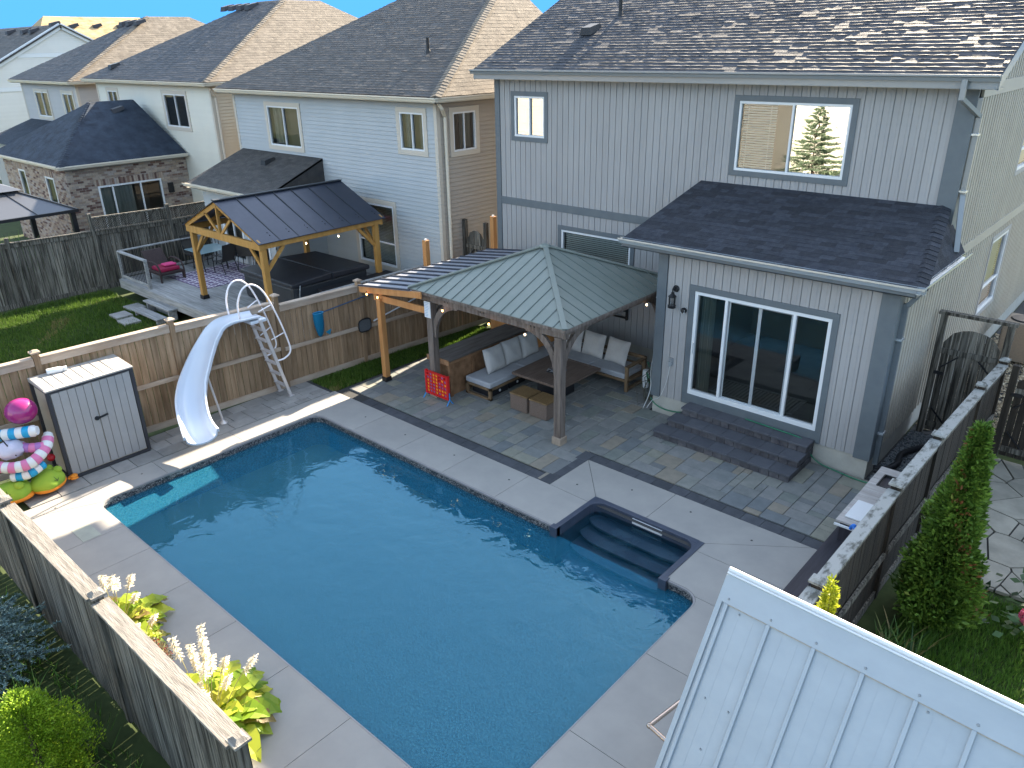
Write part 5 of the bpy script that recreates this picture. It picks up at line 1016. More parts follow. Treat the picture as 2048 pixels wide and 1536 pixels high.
b = MB(); b.box(-10.68,11.76,.01,-10.18,12.24,.38); b.build('woven_body', m_wick, ot, bevel=.02); b = MB(); b.box(-10.69,11.75,.381,-10.17,12.25,.42); b.build('seat_pad', m_wickt, ot, bevel=.012)
o2 = copy_tree(ot, loc=(-9.85,11.98,0)); tag(o2, 'woven cube ottoman right behind the front gazebo post', 'ottoman')
# storage boxes under the sofa
for i,(x0,y0,x1,y1,h,lb) in enumerate(((-12.02,11.9,-11.4,12.5,.17,'black storage box with blue lid under the sofa chaise end'),(-12.0,12.56,-11.42,13.15,.18,'second blue lidded box behind the first one under the sofa'))):
    t_ = thing('storage_box', lb, 'box', ((x0+x1)/2,(y0+y1)/2,0), 'blue lidded boxes under the sofa'); b = MB(); b.box(x0,y0,.01,x1,y1,h); b.build('body', m_blackp, t_, bevel=.02); b = MB(); b.box(x0-.01,y0-.01,h,x1+.01,y1+.01,h+.05); b.build('lid', mat('blue_lid%d'%i,(.01,.06,.25),rough=.4), t_, bevel=.01)
    b = MB(); b.lathe((x1+.001,(y0+y1)/2,.1),[(0,.008),(.03,.008),(.034,0)],12,(1,0,0)); b.build('latch', m_white, t_)
bs_ = thing('bluetooth_speaker', 'white cylinder standing on the pavers behind the right sofa arm', 'cylinder', (-8.95,14.6,0)); b = MB(); b.lathe((-8.97,14.75,0),[(0,0),(.08,0),(.085,.05),(.085,.4),(.07,.44),(0,.44)],16); b.build('body', m_white, bs_, smooth=40); bs_.name = 'white_canister'
# bar cabinet
bar = thing('bar_cabinet', 'long rough sawn timber bar cabinet with weathered plank top behind the sofa', 'cabinet', (-12.55,12.4,0))
b = MB(); b.box(-12.78,11.42,.0,-12.22,13.9,.87); b.build('body', m_bar, bar); b = MB(); 
for k in range(4): b.box(-12.86+.18*k,11.28,.9,-12.86+.18*(k+1)-.006,14.05,.945)
b.build('top', m_bart, bar, bevel=.004); b = MB(); b.box(-12.87,11.262,.82,-12.13,11.278,.95); b.box(-12.138,11.28,.84,-12.122,14.05,.90); b.build('top_trim', m_bar, bar)
for x in (-12.82,-12.25): b = MB(); b.box(x,11.33,0,x+.09,11.42,.9); b.build('upright', m_bar, bar)
for y in (12.1,13.0,13.85): b = MB(); b.box(-12.219,y,0,-12.19,y+.09,.9); b.build('upright', m_bar, bar)
gr = thing('covered_grill', 'grill under a black cover standing in a timber surround beside the bar', 'grill', (-12.95,14.7,0)); b = MB()
b.hexa([(-13.5,14.3,.5),(-12.3,14.3,.5),(-12.3,15.1,.5),(-13.5,15.1,.5),(-13.4,14.45,1.2),(-12.4,14.45,1.2),(-12.45,15.0,1.32),(-13.35,15.0,1.32)]); b.build('cover', mat('black_cover_cloth',(.012,.011,.011),(.03,.027,.025),rough=.8,scale=3,bump=.8,bs=4), gr, bevel=.06)
b = MB(); b.box(-13.5,14.15,.0,-12.0,14.28,.98); b.box(-12.0,14.15,0,-11.9,15.1,.98); b.box(-13.6,14.1,.98,-11.85,14.3,1.02); b.build('timber_surround', m_orange, gr)
b = MB(); b.beam((-13.3,14.27,.9),(-13.5,14.22,.75),.02,.12); b.build('cover_strap', m_black, gr)
# four in a row game
gm = thing('disc_drop_game', 'red four in a row garden game with yellow and purple discs on blue feet', 'game', (-12.25,11.0,0)); yg = 11.0
b = MB(); gx0, gx1, gz0, gz1 = -12.63, -11.9, .14, .70; cols, rows = 7, 6; cw, ch = (gx1-gx0-.06)/cols, (gz1-gz0-.05)/rows
for i in range(cols+1): x = gx0+.03+i*cw; b.box(x-.011,yg-.03,gz0,x+.011,yg-.02,gz1); b.box(x-.011,yg+.02,gz0,x+.011,yg+.03,gz1)
for j in range(rows+1): z = gz0+.025+j*ch; b.box(gx0,yg-.0295,z-.010,gx1,yg-.0205,z+.010); b.box(gx0,yg+.0205,z-.014,gx1,yg+.0295,z+.014)
b.box(gx0-.012,yg-.035,gz0-.02,gx0+.014,yg+.035,gz1+.01); b.box(gx1-.014,yg-.035,gz0-.02,gx1+.012,yg+.035,gz1+.01); b.box(gx0,yg-.034,gz0-.021,gx1,yg+.034,gz0)
for i in range(cols):
    for j in range(rows):   # corner fillets make the openings read as round
        cx_, cz_ = gx0+.03+(i+.5)*cw, gz0+.025+(j+.5)*ch
        for sa in (-1,1):
            for sb in (-1,1): b.mesh([(cx_+sa*cw*.36,yg-.029,cz_+sb*ch*.36),(cx_+sa*cw*.14,yg-.029,cz_+sb*ch*.36),(cx_+sa*cw*.36,yg-.029,cz_+sb*ch*.12)],[(0,1,2)],.5)
b.build('frame', mat('red_plastic',(.62,.018,.02),rough=.35), gm)
my = mat('yellow_disc',(.85,.36,.02),rough=.35); mp_ = mat('purple_disc',(.26,.12,.27),rough=.35)
grid = ['.pyy.p.','ppyy.yp','ypyyppy','yppyppp','yppyyyy','yppypyp']
for j in range(rows):
    for i in range(cols):
        c_ = grid[rows-1-j][i]
        if c_ == '.': continue
        b = MB(); b.lathe((gx0+.03+(i+.5)*cw,yg,gz0+.025+(j+.5)*ch),[(0,-.014),(.036,-.014),(.042,-.006),(.042,.012),(0,.012)],12,(0,1,0)); b.build('disc', my if c_ == 'y' else mp_, gm)
for x in (gx0-.03,gx1+.03):
    b = MB(); b.tube([(x,yg,.3),(x,yg,.12),(x,yg-.06,.05),(x,yg-.1,.0)],.013,6); b.tube([(x,yg,.14),(x,yg+.06,.05),(x,yg+.1,.0)],.013,6); b.build('foot', mat('blue_plastic',(.02,.22,.55),rough=.4) if 'blue_plastic' not in MATS else MATS['blue_plastic'], gm)
# wall fan / rack, hook stand, heap of hoses
hs = thing('hook_stand', 'thin white branching hook stand against the wall behind the sofa', 'stand', (-9.0,15.6,0)); b = MB(); x,y = -8.95,15.5; b.tube([(x,y,0),(x,y,2.2)],.014,6)
for k in range(6): a = k*PI/3; b.tube([(x,y,1.75),(x+.13*math.cos(a),y+.13*math.sin(a),1.72),(x+.2*math.cos(a),y+.2*math.sin(a),1.86),(x+.22*math.cos(a),y+.22*math.sin(a),2.02)],.007,5)
b.lathe((x,y,0),[(0,0),(.16,0),(.16,.02),(0,.03)],12); b.build('branch', m_cord, hs)
fr_ = thing('wall_rack', 'black wall rack with light crossbars behind the front gazebo post', 'rack', (-10.9,16.1,1.3)); b = MB(); b.box(-11.25,16.08,1.0,-11.2,16.14,2.1); b.box(-10.5,16.08,1.0,-10.45,16.14,2.1)
for k in range(6): b.box(-11.25,16.04,1.05+k*.19,-10.45,16.08,1.09+k*.19)
b.build('frame', m_black, fr_); b = MB()
for k in range(5): b.box(-11.15,16.0,1.13+k*.19,-10.55,16.04,1.15+k*.19)
b.build('crossbar', m_guttl, fr_)
for i,(x,y,s_,lb) in enumerate(((-8.42,13.95,1,'tangle of dark cables and poles leaning in the corner by the bump-out'),)):
    t_ = thing('cable_bundle', lb, 'cables', (x,y,0)); b = MB()
    for k in range(9):
        x0_ = x+random.uniform(-.2,.12); y0_ = y+random.uniform(-.1,.4); h = random.uniform(.5,1.25); b.tube([(x0_,y0_,0),(x0_+random.uniform(-.1,.1),y0_+.05,h*.3),(x0_+random.uniform(-.12,.12),y0_,h*.7),(x+.08,y+.1,h)],random.uniform(.007,.014),5)
    b.build('strands', mat('cable_bundle_mat',(.03,.03,.02),(.09,.09,.06),rough=.7,scale=9), t_)
    b = MB(); b.tube([(x+.1*math.cos(a*.5)+0,y+.12+.1*math.sin(a*.5),.4+.03*a+.1*math.sin(a)) for a in range(20)],.01,5); b.build('coil', m_hose, t_)
wb = thing('utility_box', 'small brown box with a white floodlight on the wall beside the gazebo roof', 'box', (-9.6,16.15,2.2)); b = MB(); b.box(-9.75,16.05,1.95,-9.3,16.16,2.3); b.build('body', mat('brown_box',(.10,.075,.06),rough=.7), wb); b = MB(); b.mesh([(-9.6,16.02,2.28),(-9.42,15.97,2.22),(-9.44,16.02,2.36),(-9.6,16.05,2.28),(-9.42,16.05,2.22),(-9.44,16.05,2.36)],[(0,1,4,3),(1,2,5,4),(2,0,3,5)],.5); b.build('lamp', m_white, wb)
# ---------------- pool slide ----------------
sld = thing('pool_slide', 'tall white curved pool slide with ladder standing at the left end of the pool', 'slide', (-15.2,7.3,0))
path = [(-15.42,8.45,2.07),(-15.45,8.15,2.08),(-15.5,7.85,2.06),(-15.52,7.6,1.95),(-15.5,7.3,1.6),(-15.4,7.0,1.25),(-15.2,6.68,.92),(-14.9,6.42,.70),(-14.5,6.22,.52),(-14.15,6.1,.42),(-13.85,6.02,.38)]
def spline(P, n=5):
    P = [Vector(p) for p in P]; Q = []
    for i in range(len(P)-1):
        p0,p1,p2,p3 = P[max(i-1,0)],P[i],P[i+1],P[min(i+2,len(P)-1)]
        for k in range(n): t = k/n; Q.append(.5*((2*p1)+(-p0+p2)*t+(2*p0-5*p1+4*p2-p3)*t*t+(-p0+3*p1-3*p2+p3)*t**3))
    return Q+[P[-1]]
Q = spline(path,6); nq = len(Q); prof = []; nn = 9
for k in range(nn): a = PI*(k/(nn-1)); prof.append((-math.cos(a)*.27, .0+.15*(1-math.sin(a)**.8)))
prof_in = prof; lip = [(-.305,.165),(-.315,.13)]; full = [(-.315,.11),(-.315,.165),(-.28,.17)]+[(x,z+.0) for x,z in prof_in]+[(.28,.17),(.315,.165),(.315,.11)]+[(.29,.12)]+[(x*1.06,z-.022) for x,z in reversed(prof_in)]+[(-.29,.12)]
b = MB(); base = 0; vs = []; m_ = len(full)
for i,q in enumerate(Q):
    d = (Q[min(i+1,nq-1)]-Q[max(i-1,0)]).normalized(); s_ = d.cross(Vector((0,0,1))).normalized(); up = s_.cross(d).normalized(); t = i/nq
    wsc = 1.0 if i > nq*.3 else .92; dsc = .55+.9*min(1,max(0,(t-.12)*2.2)) ; wsc *= (1+.12*max(0,(t-.85)/.15))
    vs += [tuple(q+s_*x*wsc+up*z*dsc) for x,z in full]
fs = [(i*m_+k, i*m_+(k+1)%m_, (i+1)*m_+(k+1)%m_, (i+1)*m_+k) for i in range(nq-1) for k in range(m_)]; fs += [tuple(range(m_)), tuple((nq-1)*m_+k for k in reversed(range(m_)))]
b.mesh(vs, fs, .5); b.build('flume', m_plas, sld, smooth=50)
b = MB(); b.box(-15.66,8.2,1.98,-15.2,8.6,2.06,.5); b.build('platform', m_plas, sld, bevel=.02)
FT = {-1:(-15.62,8.80),1:(-15.18,8.80)}
for sx_ in (-1,1):
    xf = -15.42+sx_*.23; b = MB(); b.beam((xf,8.92,0),(xf,8.42,2.05),.04,.075,up=(0,1,0)); b.box(xf-.04,8.86,0,xf+.04,9.0,.02); b.build('ladder_stile', m_chrome, sld, bevel=.006)
    hoop = spline([(xf,7.95,2.2),(xf+sx_*.01,7.95,2.55),(xf+sx_*.03,8.1,2.85),(xf+sx_*.04,8.35,2.9),(xf+sx_*.05,8.6,2.65),(xf+sx_*.06,8.85,2.0),(xf+sx_*.07,9.02,1.35),(xf+sx_*.07,9.02,1.12),(xf+sx_*.04,8.87,1.0),(xf,8.7,.98)],5)
    b = MB(); b.tube(hoop, .02, 8); 
    for z,yy in ((2.35,8.72),(1.62,8.93)): b.tube([(xf+sx_*.055,yy,z),(xf,yy-.3-.0,z-.1)],.014,6)
    b.build('handrail', m_chromp, sld, smooth=True)
for k in range(6):
    z = .3+.3*k; y = 8.92-.5*z/2.05; b = MB(); b.box(-15.64,y-.07,z-.012,-15.2,y+.03,z+.012); b.build('ladder_step', m_chrome, sld)
b = MB(); b.tube([(-15.12,7.12,.02),(-15.28,7.02,1.15)], .026, 10); b.lathe((-15.12,7.12,0),[(0,0),(.085,0),(.08,.02),(.035,.06),(.03,.08)],14); b.build('support_pole', m_chrome, sld, smooth=40)
# ---------------- resin storage shed ----------------
sh = thing('storage_shed', 'beige grey resin storage cabinet with double doors and dark edges beside the slide', 'shed', (-15.5,4.66,0)); x0,x1,y0,y1,H_ = -15.95,-15.14,3.9,5.45,1.9
b = MB(); b.box(x0+.02,y0+.02,.05,x1-.02,y1-.02,H_-.06); b.build('body', mat('warm_lit_shed_side',(.46,.40,.33),(.42,.37,.30),rough=.7,scale=2), sh)  # paler and warmer than the doors: bounced light put into the side colour
for (ya_,yb_) in ((y0+.045,4.67),(4.68,y1-.045)):
    b = MB(); n = 5; w_ = (yb_-ya_)/n
    for k in range(n): b.box(x1-.02,ya_+k*w_+.004,.09,x1+.012,ya_+(k+1)*w_-.004,H_-.09)
    b.build('door', m_shed, sh, bevel=.003)
b = MB()
for (xx,yy) in ((x1,y0),(x1,y1),(x0,y0),(x0,y1)): b.box(xx-.035,yy-.035,.02,xx+.02,yy+.035,H_-.04)
b.box(x0,y0-.01,.0,x1+.03,y1+.01,.06); b.box(x0-.01,y0-.025,H_-.075,x1+.022,y1+.025,H_-.03); b.build('edge_frame', m_shedk, sh, bevel=.006)
b = MB(); n = 9; w_ = (y1-y0+.08)/n
b.hexa([(x0-.02,y0-.04,H_-.03),(x1+.04,y0-.04,H_-.03),(x1+.04,y1+.04,H_-.03),(x0-.02,y1+.04,H_-.03),(x0-.02,y0-.04,H_+.045),(x1+.04,y0-.04,H_),(x1+.04,y1+.04,H_),(x0-.02,y1+.04,H_+.045)])
for k in range(1,n): y = y0-.04+k*w_; b.hexa([(x0+.04,y-w_+.012,H_+.04),(x1-.05,y-w_+.012,H_),(x1-.05,y-.012,H_),(x0+.04,y-.012,H_+.04),(x0+.04,y-w_+.012,H_+.052),(x1-.05,y-w_+.012,H_+.012),(x1-.05,y-.012,H_+.012),(x0+.04,y-.012,H_+.052)])
b.build('roof', m_shedr, sh, bevel=.004)
b = MB(); b.lathe((x1+.012,4.62,1.07),[(0,.03),(.035,.03),(.045,.0)],14,(1,0,0)); b.beam((x1+.04,4.62,1.07),(x1+.04,4.83,1.1),.02,.035); b.build('door_handle', m_black, sh)
bt = thing('bottle', 'white plastic bottle lying on the roof of the resin shed', 'bottle', (-15.78,4.35,1.98)); b = MB(); b.lathe((-15.85,4.18,2.0),[(0,0),(.055,0),(.06,.02),(.06,.24),(.045,.28)],14,(.15,1,-.03)); b.build('body', m_white, bt, smooth=40); b = MB(); b.lathe((-15.807,4.46,1.99),[(.05,0),(.05,.07),(0,.075)],14,(.15,1,-.03)); b.build('cap', m_white, bt)
# ---------------- pool toys by the shed ----------------
m_ball = mat('magenta_ball', (.30,.012,.11), (.25,.02,.17), rough=.22, scale=1.2, spec=.6)
b = MB(); c_ = (-15.32,3.46,1.6); b.ell(c_,.27,.27,.235,28,18); bl = tag(b.build('play_ball', m_ball, smooth=True, loc=c_), 'large shiny magenta ball wedged on top of the inflatables', 'ball')
m_bw = [mat('cyan_vinyl',(.01,.30,.55),rough=.3), m_white, mat('pink_vinyl',(.62,.18,.36),rough=.3), mat('lilac_vinyl',(.36,.16,.42),rough=.35)]
def striped_tube(name, pts, rad, mA, mB_, nst, label, group=None):
    Qs = spline(pts,8); t_ = thing(name, label, 'pool float', pts[0], group); a, c = MB(), MB(); L = len(Qs)-1
    A = [0]; 
    for i in range(L): A.append(A[-1]+(Qs[i+1]-Qs[i]).length)
    for s_ in range(nst):
        lo, hi = A[-1]*s_/nst, A[-1]*(s_+1)/nst; P = [];R = []
        for k in range(5):
            d = lo+(hi-lo)*k/4; i = max(j for j in range(len(A)) if A[j] <= d+1e-9); i = min(i,L-1); q = Qs[i].lerp(Qs[i+1], (d-A[i])/max(1e-6,A[i+1]-A[i])); P.append(q); e = d/A[-1]; R.append(rad*(1-.045*(k%4 == 0))*(1 if .04 < e < .96 else .8))
        (a if s_%2 else c).tube(P, R, 16, caps=(s_ in (0,nst-1)))
    a.build('stripe', mA, t_, smooth=50); c.build('stripe', mB_, t_, smooth=50); return t_
striped_tube('striped_float', [(-15.7,2.75,1.18),(-15.45,3.0,1.22),(-15.2,3.3,1.25),(-15.0,3.55,1.27)], .11, m_bw[0], m_bw[1], 9, 'cyan and white striped float tube under the magenta ball')
striped_tube('striped_float', [(-15.25,2.75,.78),(-15.0,3.0,.72),(-14.9,3.3,.75),(-15.0,3.6,.9),(-15.2,3.75,1.05)], .105, m_bw[2], m_bw[1], 13, 'pink and white striped float ring hanging against the shed side')
striped_tube('striped_float', [(-15.1,2.95,.5),(-14.95,3.2,.52),(-15.0,3.5,.6)], .09, m_bw[0], m_bw[1], 6, 'small cyan and white float end hanging above the frogs')
striped_tube('striped_float', [(-15.4,3.2,1.0),(-15.1,3.35,.95),(-15.0,3.62,.92)], .09, m_bw[3], m_bw[2], 7, 'lilac and pink striped tube behind the white net bag')
nb = thing('net_bag', 'translucent white net bag bunched between the striped floats', 'bag', (-15.2,3.1,1.0)); b = MB(); b.ell((-15.22,3.1,.98),.2,.24,.17,20,14,fn=lambda p: p*(1+.12*math.sin(p.x*7+p.z*5)*math.cos(p.y*6))); b.build('net', mat('net_cloth',(.62,.58,.70),(.5,.5,.62),rough=.7,scale=8), nb, smooth=True)
b = MB(); b.tube([(-15.3,2.9,1.9),(-15.15,2.98,1.3),(-15.05,3.12,.9)], .012, 6); b.build('cord', m_black, nb)
m_frog = mat('frog_green', (.20,.36,.035), (.34,.44,.04), rough=.85, scale=1.6); m_frogo = mat('frog_orange', (.75,.24,.02), rough=.7)
for i,(x,y,a,lb) in enumerate(((-15.1,2.92,-25,'green plush frog float with orange foot, the one nearest the fence post'),(-15.05,3.5,30,'green plush frog float with stitched face against the shed corner'))):
    t_ = thing('frog_float', lb, 'pool float', (x,y,0), 'green plush frog floats'); M_ = Matrix.Translation((x,y,.21)) @ Matrix.Rotation(math.radians(a),4,'Z')
    b = MB(); b.ell((0,0,0),.27,.34,.2,24,16,fn=lambda p: p*(1+.05*math.sin(p.x*4)*math.cos(p.y*3)-.1*max(0,p.y)**2)); b.ell((-.1,.16,.16),.085,.085,.07,12,8); b.ell((.12,.14,.165),.085,.085,.07,12,8); b.build('body', m_frog, t_, smooth=True, M=M_)
    b = MB(); b.ell((0,0,-.09),.262,.33,.1,24,8); b.build('belly', m_frogo, t_, smooth=True, M=M_)
    b = MB(); fx_, fy_ = (.2,-.3) if i == 0 else (.22,.32)
    for k in range(3): b.ell((fx_+.06*(k-1),fy_-.04*abs(k-1)*0+.03*(k%2),-.12),.035,.075,.022,10,6,M=Matrix.Rotation((k-1)*-.6,3,'Z'))
    b.ell((fx_,fy_+.05,-.1),.07,.08,.04,10,6); b.build('foot', m_frogo, t_, smooth=True, M=M_)
    b = MB()
    b.tube([(.24,-.10,.08),(.262,-.05,.05),(.24,0,.08)],.005,4); b.tube([(.2,-.06,.13),(.262,-.05,.05)],.005,4); b.build('stitching', m_black, t_, M=M_)
b = MB(); b.ell((-15.35,3.72,.5),.075,.075,.075,14,10); tag(b.build('red_ball', mat('red_rubber',(.45,.01,.02),rough=.4), smooth=True, loc=(-15.35,3.72,.5)), 'small red ball against the shed side above the frogs', 'ball')
# net and brush on poles hung on the fence
nt_ = thing('pool_net', 'blue leaf net on a long pole hung along the tan fence', 'pool net', (-15.5,10.4,1.7)); b = MB(); b.tube([(-15.5,10.2,1.68),(-15.42,12.9,1.9)],.016,8); b.build('pole', mat('navy_pole',(.03,.07,.13),rough=.35), nt_)
nbm = leafmat('blue_net', (.01,.17,.32), (.02,.25,.42), tr=.5, rough=.4); b = MB(); n = 10; vs = []
for i in range(n+1):
    t = i/n; z = 1.72-.62*t; rr_ = .13*math.sqrt(max(0,1-(t)**2.5))+.01
    for k in range(12): a = 2*PI*k/12; vs.append((-15.45+rr_*.55*math.cos(a), 10.12+rr_*math.sin(a)*(1+.1*math.sin(3*a+t*5)), z))
b.mesh(vs,[(i*12+k,i*12+(k+1)%12,(i+1)*12+(k+1)%12,(i+1)*12+k) for i in range(n) for k in range(12)],.5); b.mesh([(-15.42,10.25,1.2),(-15.4,10.42,1.25),(-15.4,10.36,1.1)],[(0,1,2)],.8); b.build('net', nbm, nt_, smooth=True); b = MB(); b.tube([(-15.45+.08*math.cos(2*PI*k/16),10.12+.14*math.sin(2*PI*k/16),1.72) for k in range(16)],.012,6,closed=True); b.build('rim', mat('blue_rim',(.01,.20,.40),rough=.4), nt_)
fs_ = thing('flat_skimmer', 'dark flat mesh skimmer head on a pale pole hung on the fence by the pergola', 'skimmer', (-15.45,11.5,1.05)); b = MB(); b.tube([(-15.42,11.75,1.08),(-15.38,13.6,1.42)],.02,8); b.build('pole', m_cord, fs_); b = MB(); P = [(11.48+.2*math.copysign(abs(math.cos(a))**.6,math.cos(a)), 1.03+.17*math.copysign(abs(math.sin(a))**.6,math.sin(a))) for a in [2*PI*k/24 for k in range(24)]]
b.tube([(-15.45,y,z) for y,z in P],.016,6,closed=True); b.build('rim', m_black, fs_); b = MB(); b.face([(-15.452,y,z) for y,z in P],.5); b.face([(-15.458,y,z) for y,z in P],.5); b.build('mesh_panel', mat('grey_mesh',(.07,.08,.09),(.1,.11,.12),rough=.8,scale=40), fs_)
# ---------------- neighbour's deck, pavilion, hot tub ----------------
dk = thing('raised_deck', 'raised grey timber deck with steps behind the pale blue house', 'deck', (-22,12.8,0)); b = MB(); n = 38; dx0, dx1, dy0, dy1 = -26.7, -16.95, 9.97, 15.7
for k in range(n): y = dy0+(dy1-dy0)*k/n; b.box(dx0,y+.003,.56,dx1,y+(dy1-dy0)/n-.004,.6)
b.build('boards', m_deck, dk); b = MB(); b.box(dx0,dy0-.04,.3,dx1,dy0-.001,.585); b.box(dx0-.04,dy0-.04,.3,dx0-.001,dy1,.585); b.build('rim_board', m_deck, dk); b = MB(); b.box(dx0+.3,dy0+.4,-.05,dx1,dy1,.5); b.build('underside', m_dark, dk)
for k,(yb_,z) in enumerate(((9.62,.38),(9.22,.19))): b = MB(); b.box(-24.4,yb_,z-.04,-22.7,yb_+.17,z); b.box(-24.4,yb_+.18,z-.04,-22.7,yb_+.35,z); b.box(-24.3,yb_+.05,0,-24.24,yb_+.33,z-.04); b.box(-22.86,yb_+.05,0,-22.8,yb_+.33,z-.04); b.box(-24.3,yb_+.3,0,-22.8,yb_+.33,z-.04); b.build('step', m_deck, dk)
for i,(x,y,lb) in enumerate(((-24.6,8.95,'pale square stepping stone left of the deck steps'),(-23.8,8.85,'pale square stepping stone directly below the deck steps'),(-25.1,9.6,'pale paving stone beside the deck rim near the railing corner'))): b = MB(); b.box(x-.3,y-.25,-.03,x+.3,y+.25,.05); tag(b.build('stepping_stone', m_stone, loc=(x,y,0), bevel=.01), lb, 'stone', 'stepping stones below the deck steps')
def railing(name, label, pts, zb=.6, h=.92, m=m_deck, mp=m_black):
    r = thing(name, label, 'railing', (pts[0][0],pts[0][1],zb))
    for x,y in pts: b = MB(); b.box(x-.045,y-.045,zb-.02,x+.045,y+.045,zb+h); b.build('post', m, r)
    for (xa,ya),(xb,yb) in zip(pts[:-1],pts[1:]):
        b = MB(); b.beam((xa,ya,zb+h+.015),(xb,yb,zb+h+.015),.13,.035); b.beam((xa,ya,zb+.1),(xb,yb,zb+.1),.04,.08); b.build('rail', m, r)
        L = math.hypot(xb-xa,yb-ya); n = int(L/.115); b = MB()
        for k in range(1,n): t = k/n; b.tube([(xa+(xb-xa)*t,ya+(yb-ya)*t,zb+.1),(xa+(xb-xa)*t,ya+(yb-ya)*t,zb+h)],.011,5,caps=False)
        b.build('balusters', mp, r)
railing('deck_railing', 'timber and black baluster railing around the far corner of the raised deck', [(-24.65,10.05),(-26.62,10.05),(-26.62,12.9),(-26.62,15.0)])
railing('deck_railing', 'timber railing standing in front of the hot tub near the tan fence', [(-18.55,11.9),(-17.65,13.4),(-17.4,15.4)][:0] or [(-17.25,11.2),(-17.25,13.0),(-17.2,15.2)])
pv = thing('timber_pavilion', 'golden timber gable pavilion with black metal roof over the hot tub', 'pavilion', (-20.4,12.5,.6)); px0,px1,py0,py1,pe,pr_ = -22.4,-18.45,10.55,14.7,2.93,3.78; pm = (px0+px1)/2
b = MB(); 
for xx in (px0,px1):
    y0_,y1_ = py0-.08,py1+.08; b.mesh([(xx+(.1 if xx > pm else -.1),y0_,pe-.03),(xx+(.1 if xx > pm else -.1),y1_,pe-.03),(pm,y1_,pr_+.03),(pm,y0_,pr_+.03),(xx+(.1 if xx > pm else -.1),y0_,pe-.05),(xx+(.1 if xx > pm else -.1),y1_,pe-.05),(pm,y1_,pr_+.01),(pm,y0_,pr_+.01)],[(0,1,2,3),(7,6,5,4),(0,4,5,1),(1,5,6,2),(2,6,7,3),(3,7,4,0)],.5)
b.build('roof', m_blkr, pv); b = MB()
for k in range(1,7):
    y = py0+(py1-py0)*k/7
    for sx_ in (-1,1): b.beam((pm+sx_*2.05,y,pe-.022),(pm,y,pr_+.045),.03,.016)
b.beam((pm,py0-.08,pr_+.045),(pm,py1+.08,pr_+.045),.16,.03); b.build('roof_seam', m_seam, pv)
b = MB()
for k in range(7):
    for f in (.12,.18): b.ell((pm+(2.05)*(1-f),py0+.45+k*.6,pe+(pr_-pe)*f-.01),.02,.02,.012,6,4)
b.build('roof_screw', m_black, pv)
b = MB()
for y in (py0+.02,py1-.02): b.beam((px0-.02,y,pe-.13),(px1+.02,y,pe-.13),.09,.2)
for x in (px0+.02,px1-.02): b.beam((x,py0,pe-.12),(x,py1,pe-.12),.09,.17)
b.build('beam', m_yell, pv, bevel=.006); b = MB()
for y in (py0,py1):
    for sx_ in (-1,1): b.beam((pm+sx_*2.0,y,pe-.06),(pm,y,pr_-.07),.05,.12); b.beam((pm+sx_*.06,y,pe-.05),(pm+sx_*.72,y,pe+.47),.05,.07)
    b.beam((pm,y,pe-.05),(pm,y,pr_-.1),.05,.08,up=(0,1,0))
for k in range(1,6):
    y = py0+(py1-py0)*k/6
    for sx_ in (-1,1): b.beam((pm+sx_*1.95,y,pe-.08),(pm,y,pr_-.09),.04,.1)
b.build('truss', m_yell, pv)
for x in (px0+.08,px1-.08):
    for y in (py0+.12,py1-.2):
        b = MB(); b.box(x-.075,y-.075,.6,x+.075,y+.075,pe-.2); po = b.build('post', m_yell, pv, bevel=.006); b = MB(); b.box(x-.1,y-.1,.6,x+.1,y+.1,.72); b.build('post_base', m_black, po); b = MB(); sy_ = 1 if y < 12 else -1; sx_ = 1 if x < pm else -1
        b.beam((x,y+sy_*.05,pe-.85),(x,y+sy_*.65,pe-.22),.06,.09,up=(0,0,1)); b.beam((x+sx_*.05,y,pe-.85),(x+sx_*.65,y,pe-.22),.06,.09); b.build('brace', m_yell, pv)
for i,(x,y,lb) in enumerate(((px1-.02,12.0,'small white patio bulb hanging from the pavilion side beam, the nearer one'),(px1-.02,13.1,'small white patio bulb hanging from the pavilion side beam, the farther one'))): b = MB(); b.ell((x,y,pe-.3),.022,.022,.03,8,6); tag(b.build('patio_bulb', m_bulb2, smooth=True, loc=(x,y,pe-.3)), lb, 'light bulb', 'patio bulbs on the pavilion')
tb = thing('hot_tub', 'covered black hot tub under the timber pavilion', 'hot tub', (-20,13.1,.6)); m_cov = mat('charcoal_vinyl_cover',(.02,.022,.028),(.03,.032,.04),rough=.45,scale=3,bump=.1); hx0,hx1,hy0,hy1 = -21.5,-18.7,11.5,14.3
b = MB(); b.box(hx0+.05,hy0+.05,.6,hx1-.05,hy1-.05,1.42); b.build('cabinet', mat('dark_tub_panel',(.022,.026,.032),(.03,.034,.04),rough=.5,scale=2), tb, bevel=.12)
for y0_,y1_ in ((hy0,(hy0+hy1)/2-.01),((hy0+hy1)/2+.01,hy1)): b = MB(); mid = (hy0+hy1)/2; zo, zi = 1.50, 1.57; za_,zb_ = (zo,zi) if y1_ < mid+.01 else (zi,zo); b.hexa([(hx0,y0_,1.36),(hx1,y0_,1.36),(hx1,y1_,1.36),(hx0,y1_,1.36),(hx0,y0_,za_),(hx1,y0_,za_),(hx1,y1_,zb_),(hx0,y1_,zb_)]); b.build('cover', m_cov, tb, bevel=.04)
b = MB(); b.tube(spline([(hx1-.1,hy0+.3,1.2),(hx1+.12,hy0+.2,1.45),(hx1+.2,hy0+.1,1.2),(hx1+.18,hy0+.05,.65)],5),.014,6); b.build('cover_lifter', m_gutter, tb); b = MB(); b.box(-18.55,12.2,.6,-17.6,14.8,1.25); b.build('side_cabinet', m_blackp, tb, bevel=.03)
b = MB()
for k in range(3): b.beam((hx0-.01,hy0+.4+k*.9,1.42),(hx0-.01,hy0+.4+k*.9,1.1),.03,.01,up=(1,0,0))
